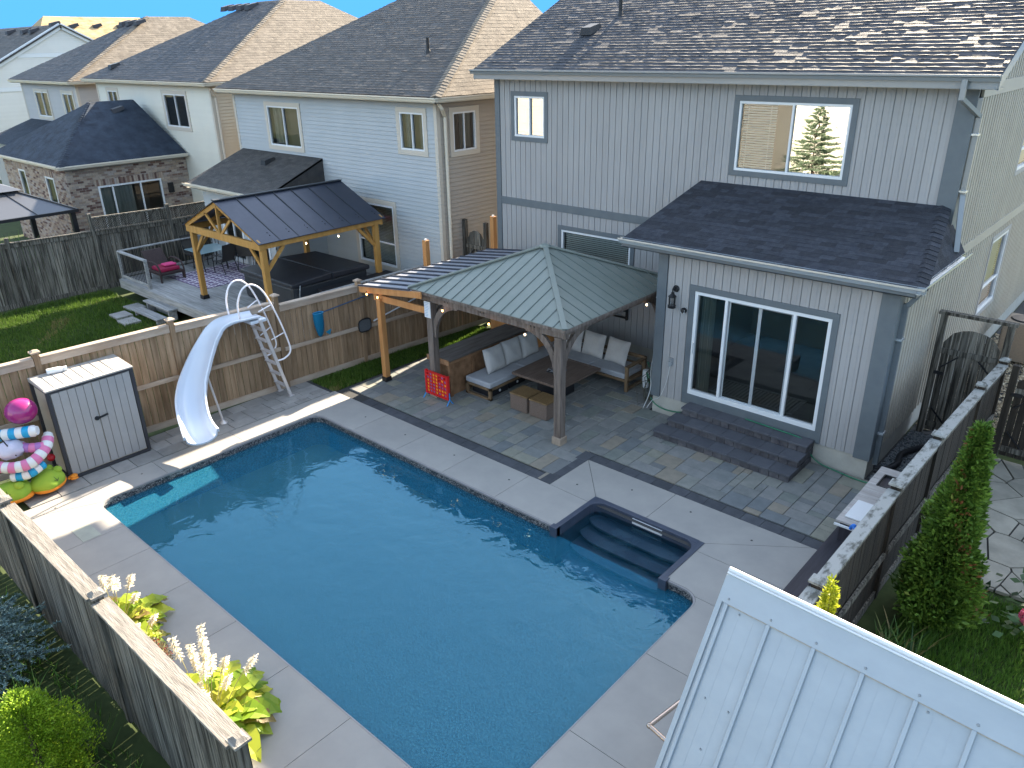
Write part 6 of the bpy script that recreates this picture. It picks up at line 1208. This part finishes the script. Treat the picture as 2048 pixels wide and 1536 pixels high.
b.build('cover_strap', m_black, tb)
rg = thing('patterned_rug', 'purple and white wavy patterned outdoor rug on the raised deck', 'rug', (-24.4,12.3,.6)); b = MB(); b.box(-25.6,11.1,.602,-23.2,13.6,.61); b.build('base_weave', mat('purple_weave',(.10,.07,.13),(.16,.10,.2),rough=.95,scale=20), rg); b = MB()
for j in range(7):
    for i in range(9):
        cx_,cy_ = -25.45+.27*i,11.28+.36*j; s_ = .15
        for sg_ in (1,-1): b.beam((cx_-s_,cy_-sg_*s_,.6125),(cx_+s_*.2,cy_+sg_*s_*.9,.6125),.05,.003); 
        b.beam((cx_-.12,cy_+.15,.6135),(cx_+.12,cy_+.15,.6135),.04,.003)
b.build('white_pattern', mat('white_weave',(.55,.50,.55),rough=.95), rg)
ch = thing('wicker_lounger', 'dark wicker lounge chair with crimson cushions by the deck railing', 'lounger', (-25.6,11.1,.6)); m_dw = mat('dark_wicker',(.03,.018,.018),(.05,.03,.028),rough=.7,scale=40,bump=.5); m_crim = mat('crimson_cushion',(.28,.012,.05),(.22,.01,.05),rough=.9,scale=4)
b = MB(); b.box(-25.9,10.6,.82,-25.0,11.4,.92); b.hexa([(-25.9,10.65,.9),(-25.8,10.65,.9),(-25.8,11.35,.9),(-25.9,11.35,.9),(-26.35,10.65,1.45),(-26.28,10.65,1.47),(-26.28,11.35,1.47),(-26.35,11.35,1.45)]); b.build('seat_shell', m_dw, ch, bevel=.03)
for y in (10.6,11.4): b = MB(); b.tube(spline([(-25.0,y,.6),(-25.0,y,1.0),(-25.2,y,1.2),(-25.7,y,1.22),(-26.0,y,1.1)],4),.03,6); b.build('arm', m_dw, ch)
for x,y in ((-25.05,10.62),(-25.05,11.38),(-25.85,10.62),(-25.85,11.38)): b = MB(); b.box(x-.025,y-.025,.6,x+.025,y+.025,.83); b.build('leg', m_dw, ch)
b = MB(); b.box(-25.8,10.68,.92,-25.05,11.32,1.04); b.build('cushion', m_crim, ch, bevel=.04); b = MB(); b.box(-25.55,10.9,1.05,-25.2,11.3,1.12); b.build('pillow', mat('hot_pink_pillow',(.55,.05,.17),rough=.9), ch, bevel=.04)
tt = thing('glass_table', 'square glass topped patio table with curved black legs on the rug', 'table', (-25.4,12.6,.6)); b = MB(); b.box(-26.0,12.0,1.3,-24.85,13.15,1.315); b.build('glass_top', mat('pale_glass_top',(.22,.31,.33),rough=.12,spec=.8), tt); b = MB()
for x,y in ((-25.85,12.15),(-25,12.15),(-25.85,13.0),(-25,13.0)): b.tube(spline([(x,y,1.29),(x+(.12 if x < -25.4 else -.12),y,1.05),(x,y,.6)],5),.018,6)
b.build('leg', m_black, tt)
def patio_chair(label, x, y, rz):
    t_ = thing('patio_chair', label, 'chair', (0,0,0), 'black sling patio chairs'); b = MB(); b.mesh([(-.24,-.22,.42),(.24,-.22,.42),(.24,.24,.43),(-.24,.24,.43)],[(0,1,2,3)],.5); b.mesh([(-.24,.24,.43),(.24,.24,.43),(.25,.40,1.0),(-.25,.40,1.0)],[(0,1,2,3)],.5); b.build('sling', mat('brown_grey_sling',(.05,.045,.04),rough=.8) if 'brown_grey_sling' not in MATS else MATS['brown_grey_sling'], t_)
    for sx_ in (-1,1):
        b = MB(); b.tube(spline([(sx_*.26,-.26,0),(sx_*.26,-.24,.42),(sx_*.26,.24,.43),(sx_*.26,.41,1.02)],4),.016,6); b.tube([(sx_*.26,.2,.42),(sx_*.26,.36,0)],.016,6); b.tube(spline([(sx_*.28,-.24,.4),(sx_*.29,-.2,.63),(sx_*.29,.3,.65)],4),.016,6); b.build('side_frame', m_black, t_)
    b = MB(); b.tube([(-.26,.41,1.02),(.26,.41,1.02)],.016,6); b.build('top_bar', m_black, t_); t_.location = (x,y,.6); t_.rotation_euler = (0,0,rz); return t_
patio_chair('black sling patio chair with its back to the pool, in front of the glass table', -24.55, 12.65, -PI/2+.1)
patio_chair('black sling patio chair standing next to the glass patio door of the pale blue house', -24.6, 13.55+.0, -2.4)
patio_chair('black sling patio chair on the far side of the glass table by the railing', -26.25, 12.5, PI/2)
um = thing('closed_umbrella', 'closed grey patio umbrella standing by the cream house corner', 'umbrella', (-27.1,14.6,0)); b = MB(); n = 16; vs = []
for i in range(9):
    t = i/8; r_ = .05+.17*math.sin(min(1,t*1.1)*PI*.8)
    for k in range(n): a = 2*PI*k/n; rr_ = r_*(1+.3*math.cos(a*5)); vs.append((-27.1+rr_*math.cos(a),14.6+rr_*math.sin(a),3.0-1.5*t))
b.mesh(vs,[(i*n+k,i*n+(k+1)%n,(i+1)*n+(k+1)%n,(i+1)*n+k) for i in range(8) for k in range(n)],.5); b.build('canopy', mat('grey_canvas',(.24,.22,.22),(.18,.165,.165),rough=.9,scale=6), um, smooth=True); b = MB(); b.tube([(-27.1,14.6,0),(-27.1,14.6,3.1)],.02,8); b.build('pole', m_gutter, um)
# black hardtop gazebo at the left edge
bg_ = thing('hardtop_gazebo', 'black hardtop gazebo with two tier roof at the far left edge', 'gazebo', (-31,7.5,0)); b = MB(); X0,X1,Y0,Y1,zz = -33.9,-29.2,6.3,10.0,2.62; cx_,cy_ = (X0+X1)/2,(Y0+Y1)/2; k_ = .3; q = lambda x,y,f,z: (cx_+(x-cx_)*f,cy_+(y-cy_)*f,z); C4 = [(X0,Y0),(X1,Y0),(X1,Y1),(X0,Y1)]
for i in range(4):
    p,r_ = C4[i],C4[(i+1)%4]; b.mesh([q(*p,1,zz),q(*r_,1,zz),q(*r_,k_,3.25),q(*p,k_,3.25)],[(0,1,2,3)],.5); b.mesh([q(*p,.4,3.3),q(*r_,.4,3.3),(cx_,cy_,3.6)],[(0,1,2)],.5)
b.build('roof', mat('dark_hardtop',(.10,.105,.12),rough=.4,metal=.3), bg_); b = MB()
for i in range(4):
    p,r_ = C4[i],C4[(i+1)%4]; b.beam((p[0],p[1],zz-.03),(r_[0],r_[1],zz-.03),.1,.1); b.beam((p[0],p[1],zz+.02),q(*p,k_,3.27),.07,.03)
    for t in (.33,.66): m0 = (p[0]+(r_[0]-p[0])*t, p[1]+(r_[1]-p[1])*t); b.beam((m0[0],m0[1],zz+.01),q(*m0,k_,3.26),.03,.02)
b.build('frame', m_black, bg_)
for p in C4: x = cx_+(p[0]-cx_)*.93; y = cy_+(p[1]-cy_)*.93; b = MB(); b.box(x-.08,y-.08,0,x+.08,y+.08,zz-.05); b.tube(spline([(x,y,1.9),(x+(.2 if x < cx_ else -.2),y,2.35),(x+(.6 if x < cx_ else -.6),y,2.5)],4),.02,6); b.build('post', m_black, bg_)
# ---------------- right side: bench, prep counter, drain pipe, AC ----------------
bn = thing('storage_bench', 'long black plank bench box against the right fence', 'bench', (-2.7,9.9,0)); b = MB(); m_bn = mat('black_plank',(.022,.02,.026),(.035,.032,.042),rough=.6,scale=5,st=(4,.4,1)); b.box(-3.04,7.95,.0,-2.34,11.3,.41); b.build('box_body', m_bn, bn); b = MB()
for k in range(3): b.box(-3.08+.25*k,7.9,.412,-3.08+.25*(k+1)-.012,11.4,.452)
b.build('lid_board', m_bn, bn, bevel=.005)
pc = thing('prep_counter', 'weathered timber prep counter with white lid and sink beside the right fence', 'counter', (-2.65,11.6,0)); cz = .86; b = MB()
for k in range(9):
    ya_ = 10.72+k*.235
    if k in (6,7): b.box(-3.0,ya_,cz-.035,-2.86,ya_+.228,cz); b.box(-2.45,ya_,cz-.035,-2.3,ya_+.228,cz)
    else: b.box(-3.0,ya_,cz-.035,-2.3,ya_+.228,cz)
b.build('plank_top', mat('silver_plank',(.34,.31,.29),(.45,.42,.40),rough=.8,scale=5,st=(.3,3,1),rnd=.1,bump=.2), pc, bevel=.004); b = MB(); b.box(-2.95,10.8,.0,-2.35,12.8,cz-.04); b.build('base', m_bn, pc)
b = MB(); b.box(-2.92,10.86,cz+.001,-2.38,11.45,cz+.03); b.build('white_lid', m_white, pc, bevel=.012); b = MB(); b.box(-2.85,12.15,cz-.22,-2.46,12.56,cz-.2); b.box(-2.87,12.13,cz-.22,-2.85,12.58,cz+.004); b.box(-2.46,12.13,cz-.22,-2.44,12.58,cz+.004); b.box(-2.85,12.13,cz-.22,-2.46,12.15,cz+.004); b.box(-2.85,12.56,cz-.22,-2.46,12.58,cz+.004); b.build('sink', mat('dark_steel',(.06,.065,.07),rough=.3,metal=.6), pc)
b = MB(); b.tube(spline([(-2.75,10.66,.82),(-2.72,10.64,.9),(-2.66,10.6,.86)],4),.025,8); b.ell((-2.7,10.64,.9),.045,.035,.035,10,6); b.build('tap', mat('bright_blue_plastic',(.02,.16,.6),rough=.35), pc); b = MB(); b.box(-3.0,10.66,.79,-2.35,10.69,.82); b.build('towel_rail', m_white, pc)
bk = thing('black_bucket', 'black bucket with white handle wedged behind the counter at the fence', 'bucket', (-2.5,13.3,0)); b = MB(); b.tube([(-2.5,13.3,0),(-2.5,13.3,.75)],[.14,.17],14); b.build('body', m_blackp, bk); b = MB(); b.tube(spline([(-2.66,13.3,.75),(-2.6,13.3,.95),(-2.45,13.3,.98),(-2.34,13.3,.75)],5),.012,6); b.build('handle', m_white, bk)
b = MB(); Pp = spline([(-3.36,13.98,.22),(-3.33,14.02,.1),(-3.15,14.5,.1),(-3.2,15.0,.1),(-3.0,15.5,.1),(-2.75,15.8,.1)],9); b.tube(Pp,[.062 if i%2 else .05 for i in range(len(Pp))],10); tag(b.build('drain_pipe', m_blackp, smooth=40, loc=(-3.2,14,0)), 'corrugated black drain pipe snaking over the gravel from the downpipe', 'pipe')
ac = thing('ac_unit', 'tan air conditioner unit beside the house beyond the arched gate', 'air conditioner', (-2.6,22.2,0)); b = MB(); b.box(-3.0,21.7,.1,-2.2,22.6,1.1); b.build('cabinet', mat('tan_unit',(.24,.19,.14),(.2,.16,.12),rough=.6,scale=20), ac, bevel=.03); b = MB()
for k in range(12): b.box(-3.012,21.74,.2+k*.065,-3.001,22.56,.22+k*.065)
b.build('louvre', m_shedk, ac); b = MB(); b.lathe((-2.6,22.15,1.1),[(0,.03),(.3,.03),(.33,.0)],20); b.build('fan_grille', m_black, ac)
mt = thing('gas_meter', 'pale gas meter and pipes on the house side wall beyond the gate', 'meter', (-3.3,20.3,.6)); b = MB(); b.box(-3.42,20.2,.62,-3.2,20.5,.95); b.ell((-3.3,20.05,.7),.1,.1,.1,12,8); b.tube([(-3.3,20.0,.1),(-3.3,20.0,.6),(-3.3,20.2,.75)],.03,8); b.tube([(-3.36,20.6,.2),(-3.36,20.6,.8),(-3.36,20.45,.85)],.025,8); b.build('body', m_almond, mt, smooth=40)
# ---------------- white steep metal roof near the camera ----------------
wr = thing('white_metal_roofed_hut', 'steep white metal roof of a small hut in the lower right foreground', 'hut', (-1.2,5.3,0)); th = math.radians(-2.82); dU = Vector((math.cos(th),math.sin(th),0)); nF = Vector((math.sin(th),-math.cos(th),0)); A0 = Vector((-2.507,5.942,2.9)); tpn = 1.68; LR = 3.9
def WP(u, r, off=0):  # u along ridge, r horizontal run down the front slope
    nn_ = (nF*tpn+Vector((0,0,1))).normalized(); return A0+dU*u+nF*r-Vector((0,0,1))*r*tpn+nn_*off
RD = 1.35; b = MB(); P = [WP(0,0),WP(LR,0),WP(LR,RD),WP(0,RD)]; nn_ = (nF*tpn+Vector((0,0,1))).normalized(); b.mesh([tuple(p) for p in P]+[tuple(p-nn_*.02) for p in P],[(0,1,2,3),(7,6,5,4),(0,4,5,1),(1,5,6,2),(2,6,7,3),(3,7,4,0)],.5)
bq = lambda u,r: A0+dU*u-nF*r-Vector((0,0,1))*r*tpn
P = [bq(0,0),bq(LR,0),bq(LR,RD),bq(0,RD)]; b.mesh([tuple(p) for p in P]+[tuple(p-Vector((0,0,.03))) for p in P],[(0,1,2,3),(7,6,5,4),(0,4,5,1),(1,5,6,2),(2,6,7,3),(3,7,4,0)],.5); b.build('roof_panel', m_wmetal, wr)
b = MB(); ribs = [.055+.436*k for k in range(9)]
for u in ribs: p,q_ = WP(u,.15,.014),WP(u,RD,.014); b.beam(p,q_,.04,.034,up=nn_)
b.build('standing_rib', m_wmetal, wr, bevel=.006); b = MB()
for u in ribs:
    for f in (.14,.29): b.beam(WP(u+f,.15,.0),WP(u+f,RD,.0),.012,.003,up=nn_)
b.build('minor_rib', m_wmetal, wr); b = MB(); P = [WP(-.03,-.0,.036),WP(LR,-.0,.036),WP(LR,.15,.036),WP(-.03,.15,.036)]; b.mesh([tuple(p) for p in P]+[tuple(p-nn_*.004) for p in P],[(0,1,2,3),(7,6,5,4),(0,4,5,1),(1,5,6,2),(2,6,7,3),(3,7,4,0)],.5)
b.build('ridge_flashing', m_wmetal, wr); b = MB(); b.tube([WP(-.03,-.012,.03),WP(LR,-.012,.03)],.026,12); b.tube([WP(-.03,.006,.046),WP(LR,.006,.046)],.012,8); b.build('ridge_bead', m_white, wr, smooth=40); b = MB()
for u in ribs: b.lathe(WP(u+.01,.125,.036),[(.0,.009),(.009,.008),(.013,0)],10,nn_)
for u in (.2,1.35,1.9,2.6,3.1): b.lathe(WP(u,.175,.003),[(.0,.009),(.008,.008),(.012,0)],10,nn_)
for u,r_ in ((.17,.62),(.42,.62),(.3,.85),(.75,.85),(1.2,.9)): b.lathe(WP(u,r_,.003),[(.0,.009),(.008,.008),(.012,0)],10,nn_)
b.build('screw', m_gutter, wr); b = MB()
for k in range(len(ribs)-1): b.beam(WP(ribs[k]+.02,.153,.016),WP(ribs[k+1]-.02,.153,.016),.012,.026,up=nn_)
b.build('foam_closure', mat('foam_closure_strip',(.42,.37,.31),(.3,.26,.22),rough=1,scale=30), wr); b = MB(); b.beam(WP(-.012,.0,-.03),WP(-.012,RD,-.03),.025,.09,up=nn_); b.beam(WP(-.02,.02,.01),WP(-.02,RD,.01),.05,.02,up=nn_); b.build('rake_trim', m_wmetal, wr)
b = MB(); c0,c1,c2,c3 = WP(.15,1.2),WP(LR,1.2),bq(LR,1.2),bq(.15,1.2); b.prism([(c0.x,c0.y),(c1.x,c1.y),(c2.x,c2.y),(c3.x,c3.y)],0,.62); tt_ = WP(.15,.0)-Vector((0,0,.1)); b.mesh([tuple(WP(.15,1.2)),tuple(bq(.15,1.2)),tuple(tt_)],[(0,1,2)],.5); b.build('wall', m_white, wr)
b = MB(); b.tube([(-2.86,6.3,.95),(-3.0,5.42,.95)],.025,10); b.tube([(-3.0,5.42,.95),(-2.6,5.33,.95)],.025,10); b.ell((-3.0,5.42,.95),.034,.034,.034,10,8); b.tube([(-2.6,5.33,.95),(-2.6,5.33,0)],.02,8); b.tube([(-2.8,6.5,.95),(-2.8,6.5,0)],.02,8); b.tube([(-2.86,6.3,.95),(-2.8,6.5,.95)],.02,8); tag(b.build('bronze_handrail', m_brz, smooth=40, loc=(-3,5.4,0)), 'bronze tube handrail corner sticking out beside the white metal roof', 'handrail')
# ---------------- plants ----------------
def quadleaf(c, d, up, l, w):    # numpy arrays -> 4-vertex kite leaves
    s = np.cross(d, up); s /= np.linalg.norm(s,axis=1,keepdims=True)+1e-9
    return np.stack([c, c+d*l*.5+s*w*.5, c+d*l, c+d*l*.5-s*w*.5], 1).reshape(-1,3)
def unit(a): return a/(np.linalg.norm(a,axis=1,keepdims=True)+1e-9)
def conifer(name, label, cat, x, y, h, r, n, m, z0=.05, ls=(.05,.09), w=.4, p=1.0, upw=.9, lumps=9, trunk=True, brown=0, top_r=.1, lean=(0,0), group=None):
    t_ = thing(name, label, cat, (x,y,0), group)
    t = rng.beta(1.05,1.25,n); a = rng.uniform(0,2*PI,n); R = r*((1-t)**p*(1-top_r)+top_r)*np.minimum(1,(t*9+.35))
    lum = 1+.2*np.sin(a*3+t*lumps)+.15*np.sin(a*5-t*lumps*1.7+1)+.12*np.sin(a*2+t*lumps*4.3); q = rng.uniform(0,1,n)**.42; R = R*lum*q
    c = np.stack([x+lean[0]*t+R*np.cos(a), y+lean[1]*t+R*np.sin(a), z0+t*h+rng.normal(0,.03,n)],1)
    d = unit(np.stack([np.cos(a)*rng.uniform(.3,1.1,n), np.sin(a)*rng.uniform(.3,1.1,n), upw*rng.uniform(.2,1.3,n)],1)+rng.normal(0,.28,(n,3))); up = unit(rng.normal(0,1,(n,3)))
    l = rng.uniform(*ls,n); V = quadleaf(c,d,up,l[:,None],(l*w)[:,None]); F = np.arange(n*4).reshape(-1,4)
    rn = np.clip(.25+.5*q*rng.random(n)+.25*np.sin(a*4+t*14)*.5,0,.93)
    if brown: k = (np.sin(a*2+t*7)+.3*rng.normal(0,1,n)) > 1.05; rn[k & (rng.random(n)<brown)] = .99
    npmesh('foliage', V, F, m, rn, t_)
    if trunk: b = MB(); b.tube([(x,y,-.05),(x+lean[0]*.9,y+lean[1]*.9,h*.93)],[.05,.012],8); b.build('trunk', m_bark, t_)
    return t_
m_bark = mat('bark', (.08,.055,.04), (.14,.10,.07), rough=.95, scale=12, bump=.5)
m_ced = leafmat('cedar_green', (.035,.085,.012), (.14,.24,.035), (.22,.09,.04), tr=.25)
m_cedy = leafmat('golden_cedar', (.16,.22,.01), (.42,.42,.03), (.5,.3,.05), tr=.4)
m_cedg = leafmat('bright_cedar', (.13,.24,.012), (.34,.46,.035), tr=.35)
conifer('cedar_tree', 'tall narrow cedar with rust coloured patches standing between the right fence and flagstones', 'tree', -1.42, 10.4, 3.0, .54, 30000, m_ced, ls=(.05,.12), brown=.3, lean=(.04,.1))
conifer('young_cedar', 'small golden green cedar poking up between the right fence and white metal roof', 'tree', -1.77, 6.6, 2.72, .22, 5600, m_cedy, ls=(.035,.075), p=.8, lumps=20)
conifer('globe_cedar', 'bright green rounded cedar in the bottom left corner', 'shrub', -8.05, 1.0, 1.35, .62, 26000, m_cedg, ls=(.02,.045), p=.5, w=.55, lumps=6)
def spruce(name, label, x, y, h, r, m, nb=70, z0=.1, dens=260, ns=1.0):
    t_ = thing(name, label, 'tree', (x,y,0)); b = MB(); b.tube([(x,y,0),(x,y,h)],[.06,.012],8); Vs = []; 
    for i in range(nb):
        t = (i+.5)/nb; a = i*2.4; L = r*(1-t)+.06; z = z0+t*(h-z0); dz = .1*L; d0 = np.array([math.cos(a),math.sin(a),.12-.22*t*0]); base = np.array([x,y,z]); tip = base+d0*L; b.tube([tuple(base),tuple(tip)],[.012,.004],5)
        for sub in range(5):
            f = .25+.16*sub; sp = base+d0*L*f
            for sg in (-1,0,1):
                dd = np.array([math.cos(a+sg*.75),math.sin(a+sg*.75),.1]); LL = L*(.45 if sg else .8)*(1-f*.5); n = max(6,int(dens*LL)); s_ = rng.random(n); c = sp+dd*LL*s_[:,None]; nd = unit(dd*.9+rng.normal(0,.55,(n,3))); Vs.append(quadleaf(c,nd,unit(rng.normal(0,1,(n,3))),rng.uniform(.03,.06,n)[:,None]*ns,np.full((n,1),.011*ns)))
    V = np.concatenate(Vs); npmesh('needles', V, np.arange(len(V)).reshape(-1,4), m, None, t_); b.build('branches', m_bark, t_)
spruce('blue_spruce', 'small blue green spruce half in frame at the lower left edge behind the near fence', -10.7, .95, 1.5, .95, leafmat('spruce_blue',(.05,.10,.10),(.32,.44,.43),tr=.15), nb=80)
spruce('garden_spruce', 'spruce mirrored in the large upper window of the grey house', -17.2, -12.5, 4.6, 1.6, leafmat('spruce_green',(.12,.19,.11),(.32,.40,.26),tr=.15), nb=90, dens=90, ns=2.6)
def hosta(name, label, x, y, r, nl, nf, fh, seedr=0, z=.06, flip=1):
    random.seed(31+seedr); t_ = thing(name, label, 'plant', (x,y,0)); b = MB()
    for i in range(nl):
        a = i*2.399+random.uniform(-.25,.25); ring = (i/nl)**.6; L = r*(.36+.5*ring)*random.uniform(.8,1.15); w = L*.46; el = (1.35-.75*ring)+random.uniform(-.15,.15); d = Vector((math.cos(a),math.sin(a),0)); L *= .55 if math.sin(a) < -.2 else 1; w = L*.46; s_ = Vector((-math.sin(a),math.cos(a),0)); P = []; n = 7; base = Vector((x,y,z+.03))+d*(.02+.28*r*random.random())
        for k in range(n+1):
            t = k/n; ang = el-t*1.25; ww = w*math.sin(PI*min(1,max(0,(t-.25)/.75))**.8)*.62 if t > .25 else .008
            if k == 0: c = base
            else: c = P[-1][0]+(d*math.cos(ang)+Vector((0,0,1))*math.sin(ang))*(L/n)*1.25
            P.append((c,max(ww,.006)))
        rr = random.random()
        for k in range(n):
            (c0,w0),(c1,w1) = P[k],P[k+1]; u = Vector((0,0,.22)); wv = Vector((0,0,.02*math.sin(k*2.2+i)))
            b.face([c0,c1,c1+s_*w1+u*w1+wv,c0+s_*w0+u*w0-wv],rr); b.face([c0,c0-s_*w0+u*w0+wv,c1-s_*w1+u*w1-wv,c1],rr)
    b.build('leaves', m_host, t_, smooth=True)
    fb, sb = MB(), MB()
    for i in range(nf):
        a = random.uniform(0,2*PI); rr = r*random.uniform(.1,.75); top = Vector((x+math.cos(a)*rr*1.7,y+math.sin(a)*rr*1.1,z+fh*random.uniform(.6,1.1))); bs = Vector((x+math.cos(a)*rr*.3,y+math.sin(a)*rr*.3,z+.05)); mid = bs.lerp(top,.5)+Vector((0,0,.06)); Q_ = spline([bs,mid,top],6); sb.tube(Q_,.005,5)
        for k in range(18):
            f = .74+.28*k/18; q = bs.lerp(top,f)+Vector((0,0,.06*(1-f))); aa = k*2.1; d = Vector((math.cos(aa),math.sin(aa),-.5+random.uniform(-.2,.5))).normalized(); l = .06*random.uniform(.8,1.2); s_ = d.orthogonal().normalized(); u = d.cross(s_)
            for j in range(4):
                e = (s_*math.cos(j*PI/2+k)+u*math.sin(j*PI/2+k)); fb.face([q,q+d*l*.6+e*.01,q+d*l*1.05+e*.034,q+d*l*.75+e*.03+u*.012])
    sb.build('flower_stalks', m_stalk, t_); fb.build('blossoms', m_blos, t_); return t_
m_host = leafmat('hosta_leaf', (.16,.27,.015), (.50,.52,.05), (.22,.16,.05), tr=.4, rough=.4)
m_stalk = mat('pale_stalk', (.42,.38,.18), rough=.7); m_blos = leafmat('cream_blossom', (.62,.55,.42), (.85,.80,.68), tr=.4)
hosta('hosta', 'large yellow green hosta with many cream flower spikes by the near fence', -7.55, 2.68, .72, 170, 17, 1.0, 1)
hosta('hosta', 'smaller yellow hosta with a few flower spikes beside the middle fence post cap', -10.1, 2.66, .58, 120, 6, .9, 2)
hosta('hosta', 'hosta tuft mostly hidden behind the fence cap at the left end of the bed', -11.35, 2.4, .22, 16, 2, .8, 3)
hosta('hosta', 'hosta foliage with short cream flowers between the small yellow hosta and dry shrub', -9.5, 2.68, .36, 60, 2, .55, 4)
t_ = thing('flowering_shrub', 'low dry looking shrub dotted with tiny red and white flowers between the two hostas', 'shrub', (-8.9,2.6,0)); n = 9000; dirs = unit(rng.normal(0,1,(n,3))); rr = .30*rng.uniform(.3,1,n)**.4; c = np.array([-8.9,2.55,.25])+dirs*rr[:,None]*np.array([1.25,1,.95]); l = rng.uniform(.015,.035,n)
npmesh('foliage', quadleaf(c,unit(dirs+rng.normal(0,.6,(n,3))),unit(rng.normal(0,1,(n,3))),l[:,None],(l*.5)[:,None]), np.arange(n*4).reshape(-1,4), leafmat('dry_leaf',(.05,.055,.03),(.28,.25,.18),(.5,.03,.03),tr=.2), None, t_)
b = MB()
for k in range(22): a,e = random.uniform(0,2*PI),random.uniform(.1,1.5); b.tube([(-8.9,2.55,0),(-8.9+.3*math.cos(a)*math.cos(e),2.55+.25*math.sin(a)*math.cos(e),.2+.28*math.sin(e))],.004,4)
b.build('stems', m_bark, t_)
def clump(name, label, x, y, n, L, m, z=0, spread=.5, w=.012, droop=1.1, cat='plant', elev=(.7,1.5)):
    t_ = thing(name, label, cat, (x,y,z)); Vs, Fs = [], []; k_ = 0
    for i in range(n):
        a = random.uniform(0,2*PI); l = L*random.uniform(.5,1.1); el = random.uniform(*elev); c = Vector((x+random.uniform(-.1,.1)*spread*2,y+random.uniform(-.1,.1)*spread*2,z)); d = Vector((math.cos(a),math.sin(a),0)); s_ = Vector((-d.y,d.x,0)); prev = None; nn_ = 6
        for j in range(nn_+1):
            t = j/nn_; ww = w*(1-t**1.5)+.001; p = [tuple(c-s_*ww),tuple(c+s_*ww)]; Vs += p
            if j: Fs.append((k_-2,k_-1,k_+1,k_))
            k_ += 2; ang = el-t*droop; c = c+(d*math.cos(ang)+Vector((0,0,math.sin(ang))))*(l/nn_)
    npmesh('blades', Vs, Fs, m, np.repeat([random.random() for _ in range(n)],6), t_); return t_
m_lily = leafmat('lily_leaf', (.03,.07,.02), (.10,.19,.035), (.22,.17,.07), tr=.3)
clump('lily_clump', 'strappy green lily leaves at the foot of the dark right fence', -1.75, 8.5, 90, .75, m_lily, spread=1.2)
clump('lily_clump', 'arching strappy leaves just above the white metal roof edge', -1.35, 7.9, 110, .8, m_lily, spread=2.0)
clump('lily_clump', 'leafy stalks with yellow green tips beside the cedar trunk', -1.55, 9.2, 120, .6, m_lily, spread=1.5, w=.018, droop=.6, elev=(1.0,1.6))
clump('tall_weed', 'tall green weed with arching blades in the dark soil behind the near fence', -9.3, 1.2, 40, .75, m_bladeb, spread=.8, w=.008, elev=(1.1,1.6))
clump('tall_weed', 'grassy weed tuft at the bottom edge behind the near fence', -7.2, 1.35, 60, .5, m_bladeb, spread=1.4, w=.008, elev=(.9,1.6))
clump('tall_weed', 'small weed growing between the deck steps and the tan fence', -20.8, 9.5, 20, .5, m_bladeb, spread=.5, w=.01, elev=(1.1,1.6))
clump('potted_grass', 'bushy green plant in the corner behind the black hardtop gazebo', -33.3, 8.7, 500, 1.5, leafmat('bamboo_leaf',(.05,.11,.02),(.16,.26,.05),tr=.35), spread=4, w=.03, elev=(.6,1.6))
hy = thing('hydrangea', 'pink hydrangea bloom with dark leaves at the right edge of the picture', 'plant', (-.4,10.5,0)); b = MB(); b.tube([(-.26,10.6,0),(-.30,10.55,.5)],.012,6); b.build('stem', m_stalk, hy)
n = 900; dirs = unit(rng.normal(0,1,(n,3))); c = np.array([-.30,10.6,.52])+dirs*np.array([.13,.13,.10]); npmesh('bloom', quadleaf(c,unit(dirs+rng.normal(0,.9,(n,3))),unit(rng.normal(0,1,(n,3))),np.full((n,1),.03),np.full((n,1),.026)), np.arange(n*4).reshape(-1,4), leafmat('pink_petal',(.45,.05,.12),(.68,.20,.30),tr=.3), None, hy)
n = 160; c = np.array([-.2,10.9,.4])+rng.normal(0,1,(n,3))*np.array([.3,.35,.18]); npmesh('leaves', quadleaf(c,unit(rng.normal(0,1,(n,3))*[1,1,.4]),unit(rng.normal(0,.3,(n,3))+[0,0,1]),np.full((n,1),.16),np.full((n,1),.1)), np.arange(n*4).reshape(-1,4), leafmat('dark_leaf',(.015,.04,.015),(.05,.10,.03),tr=.2), None, hy)
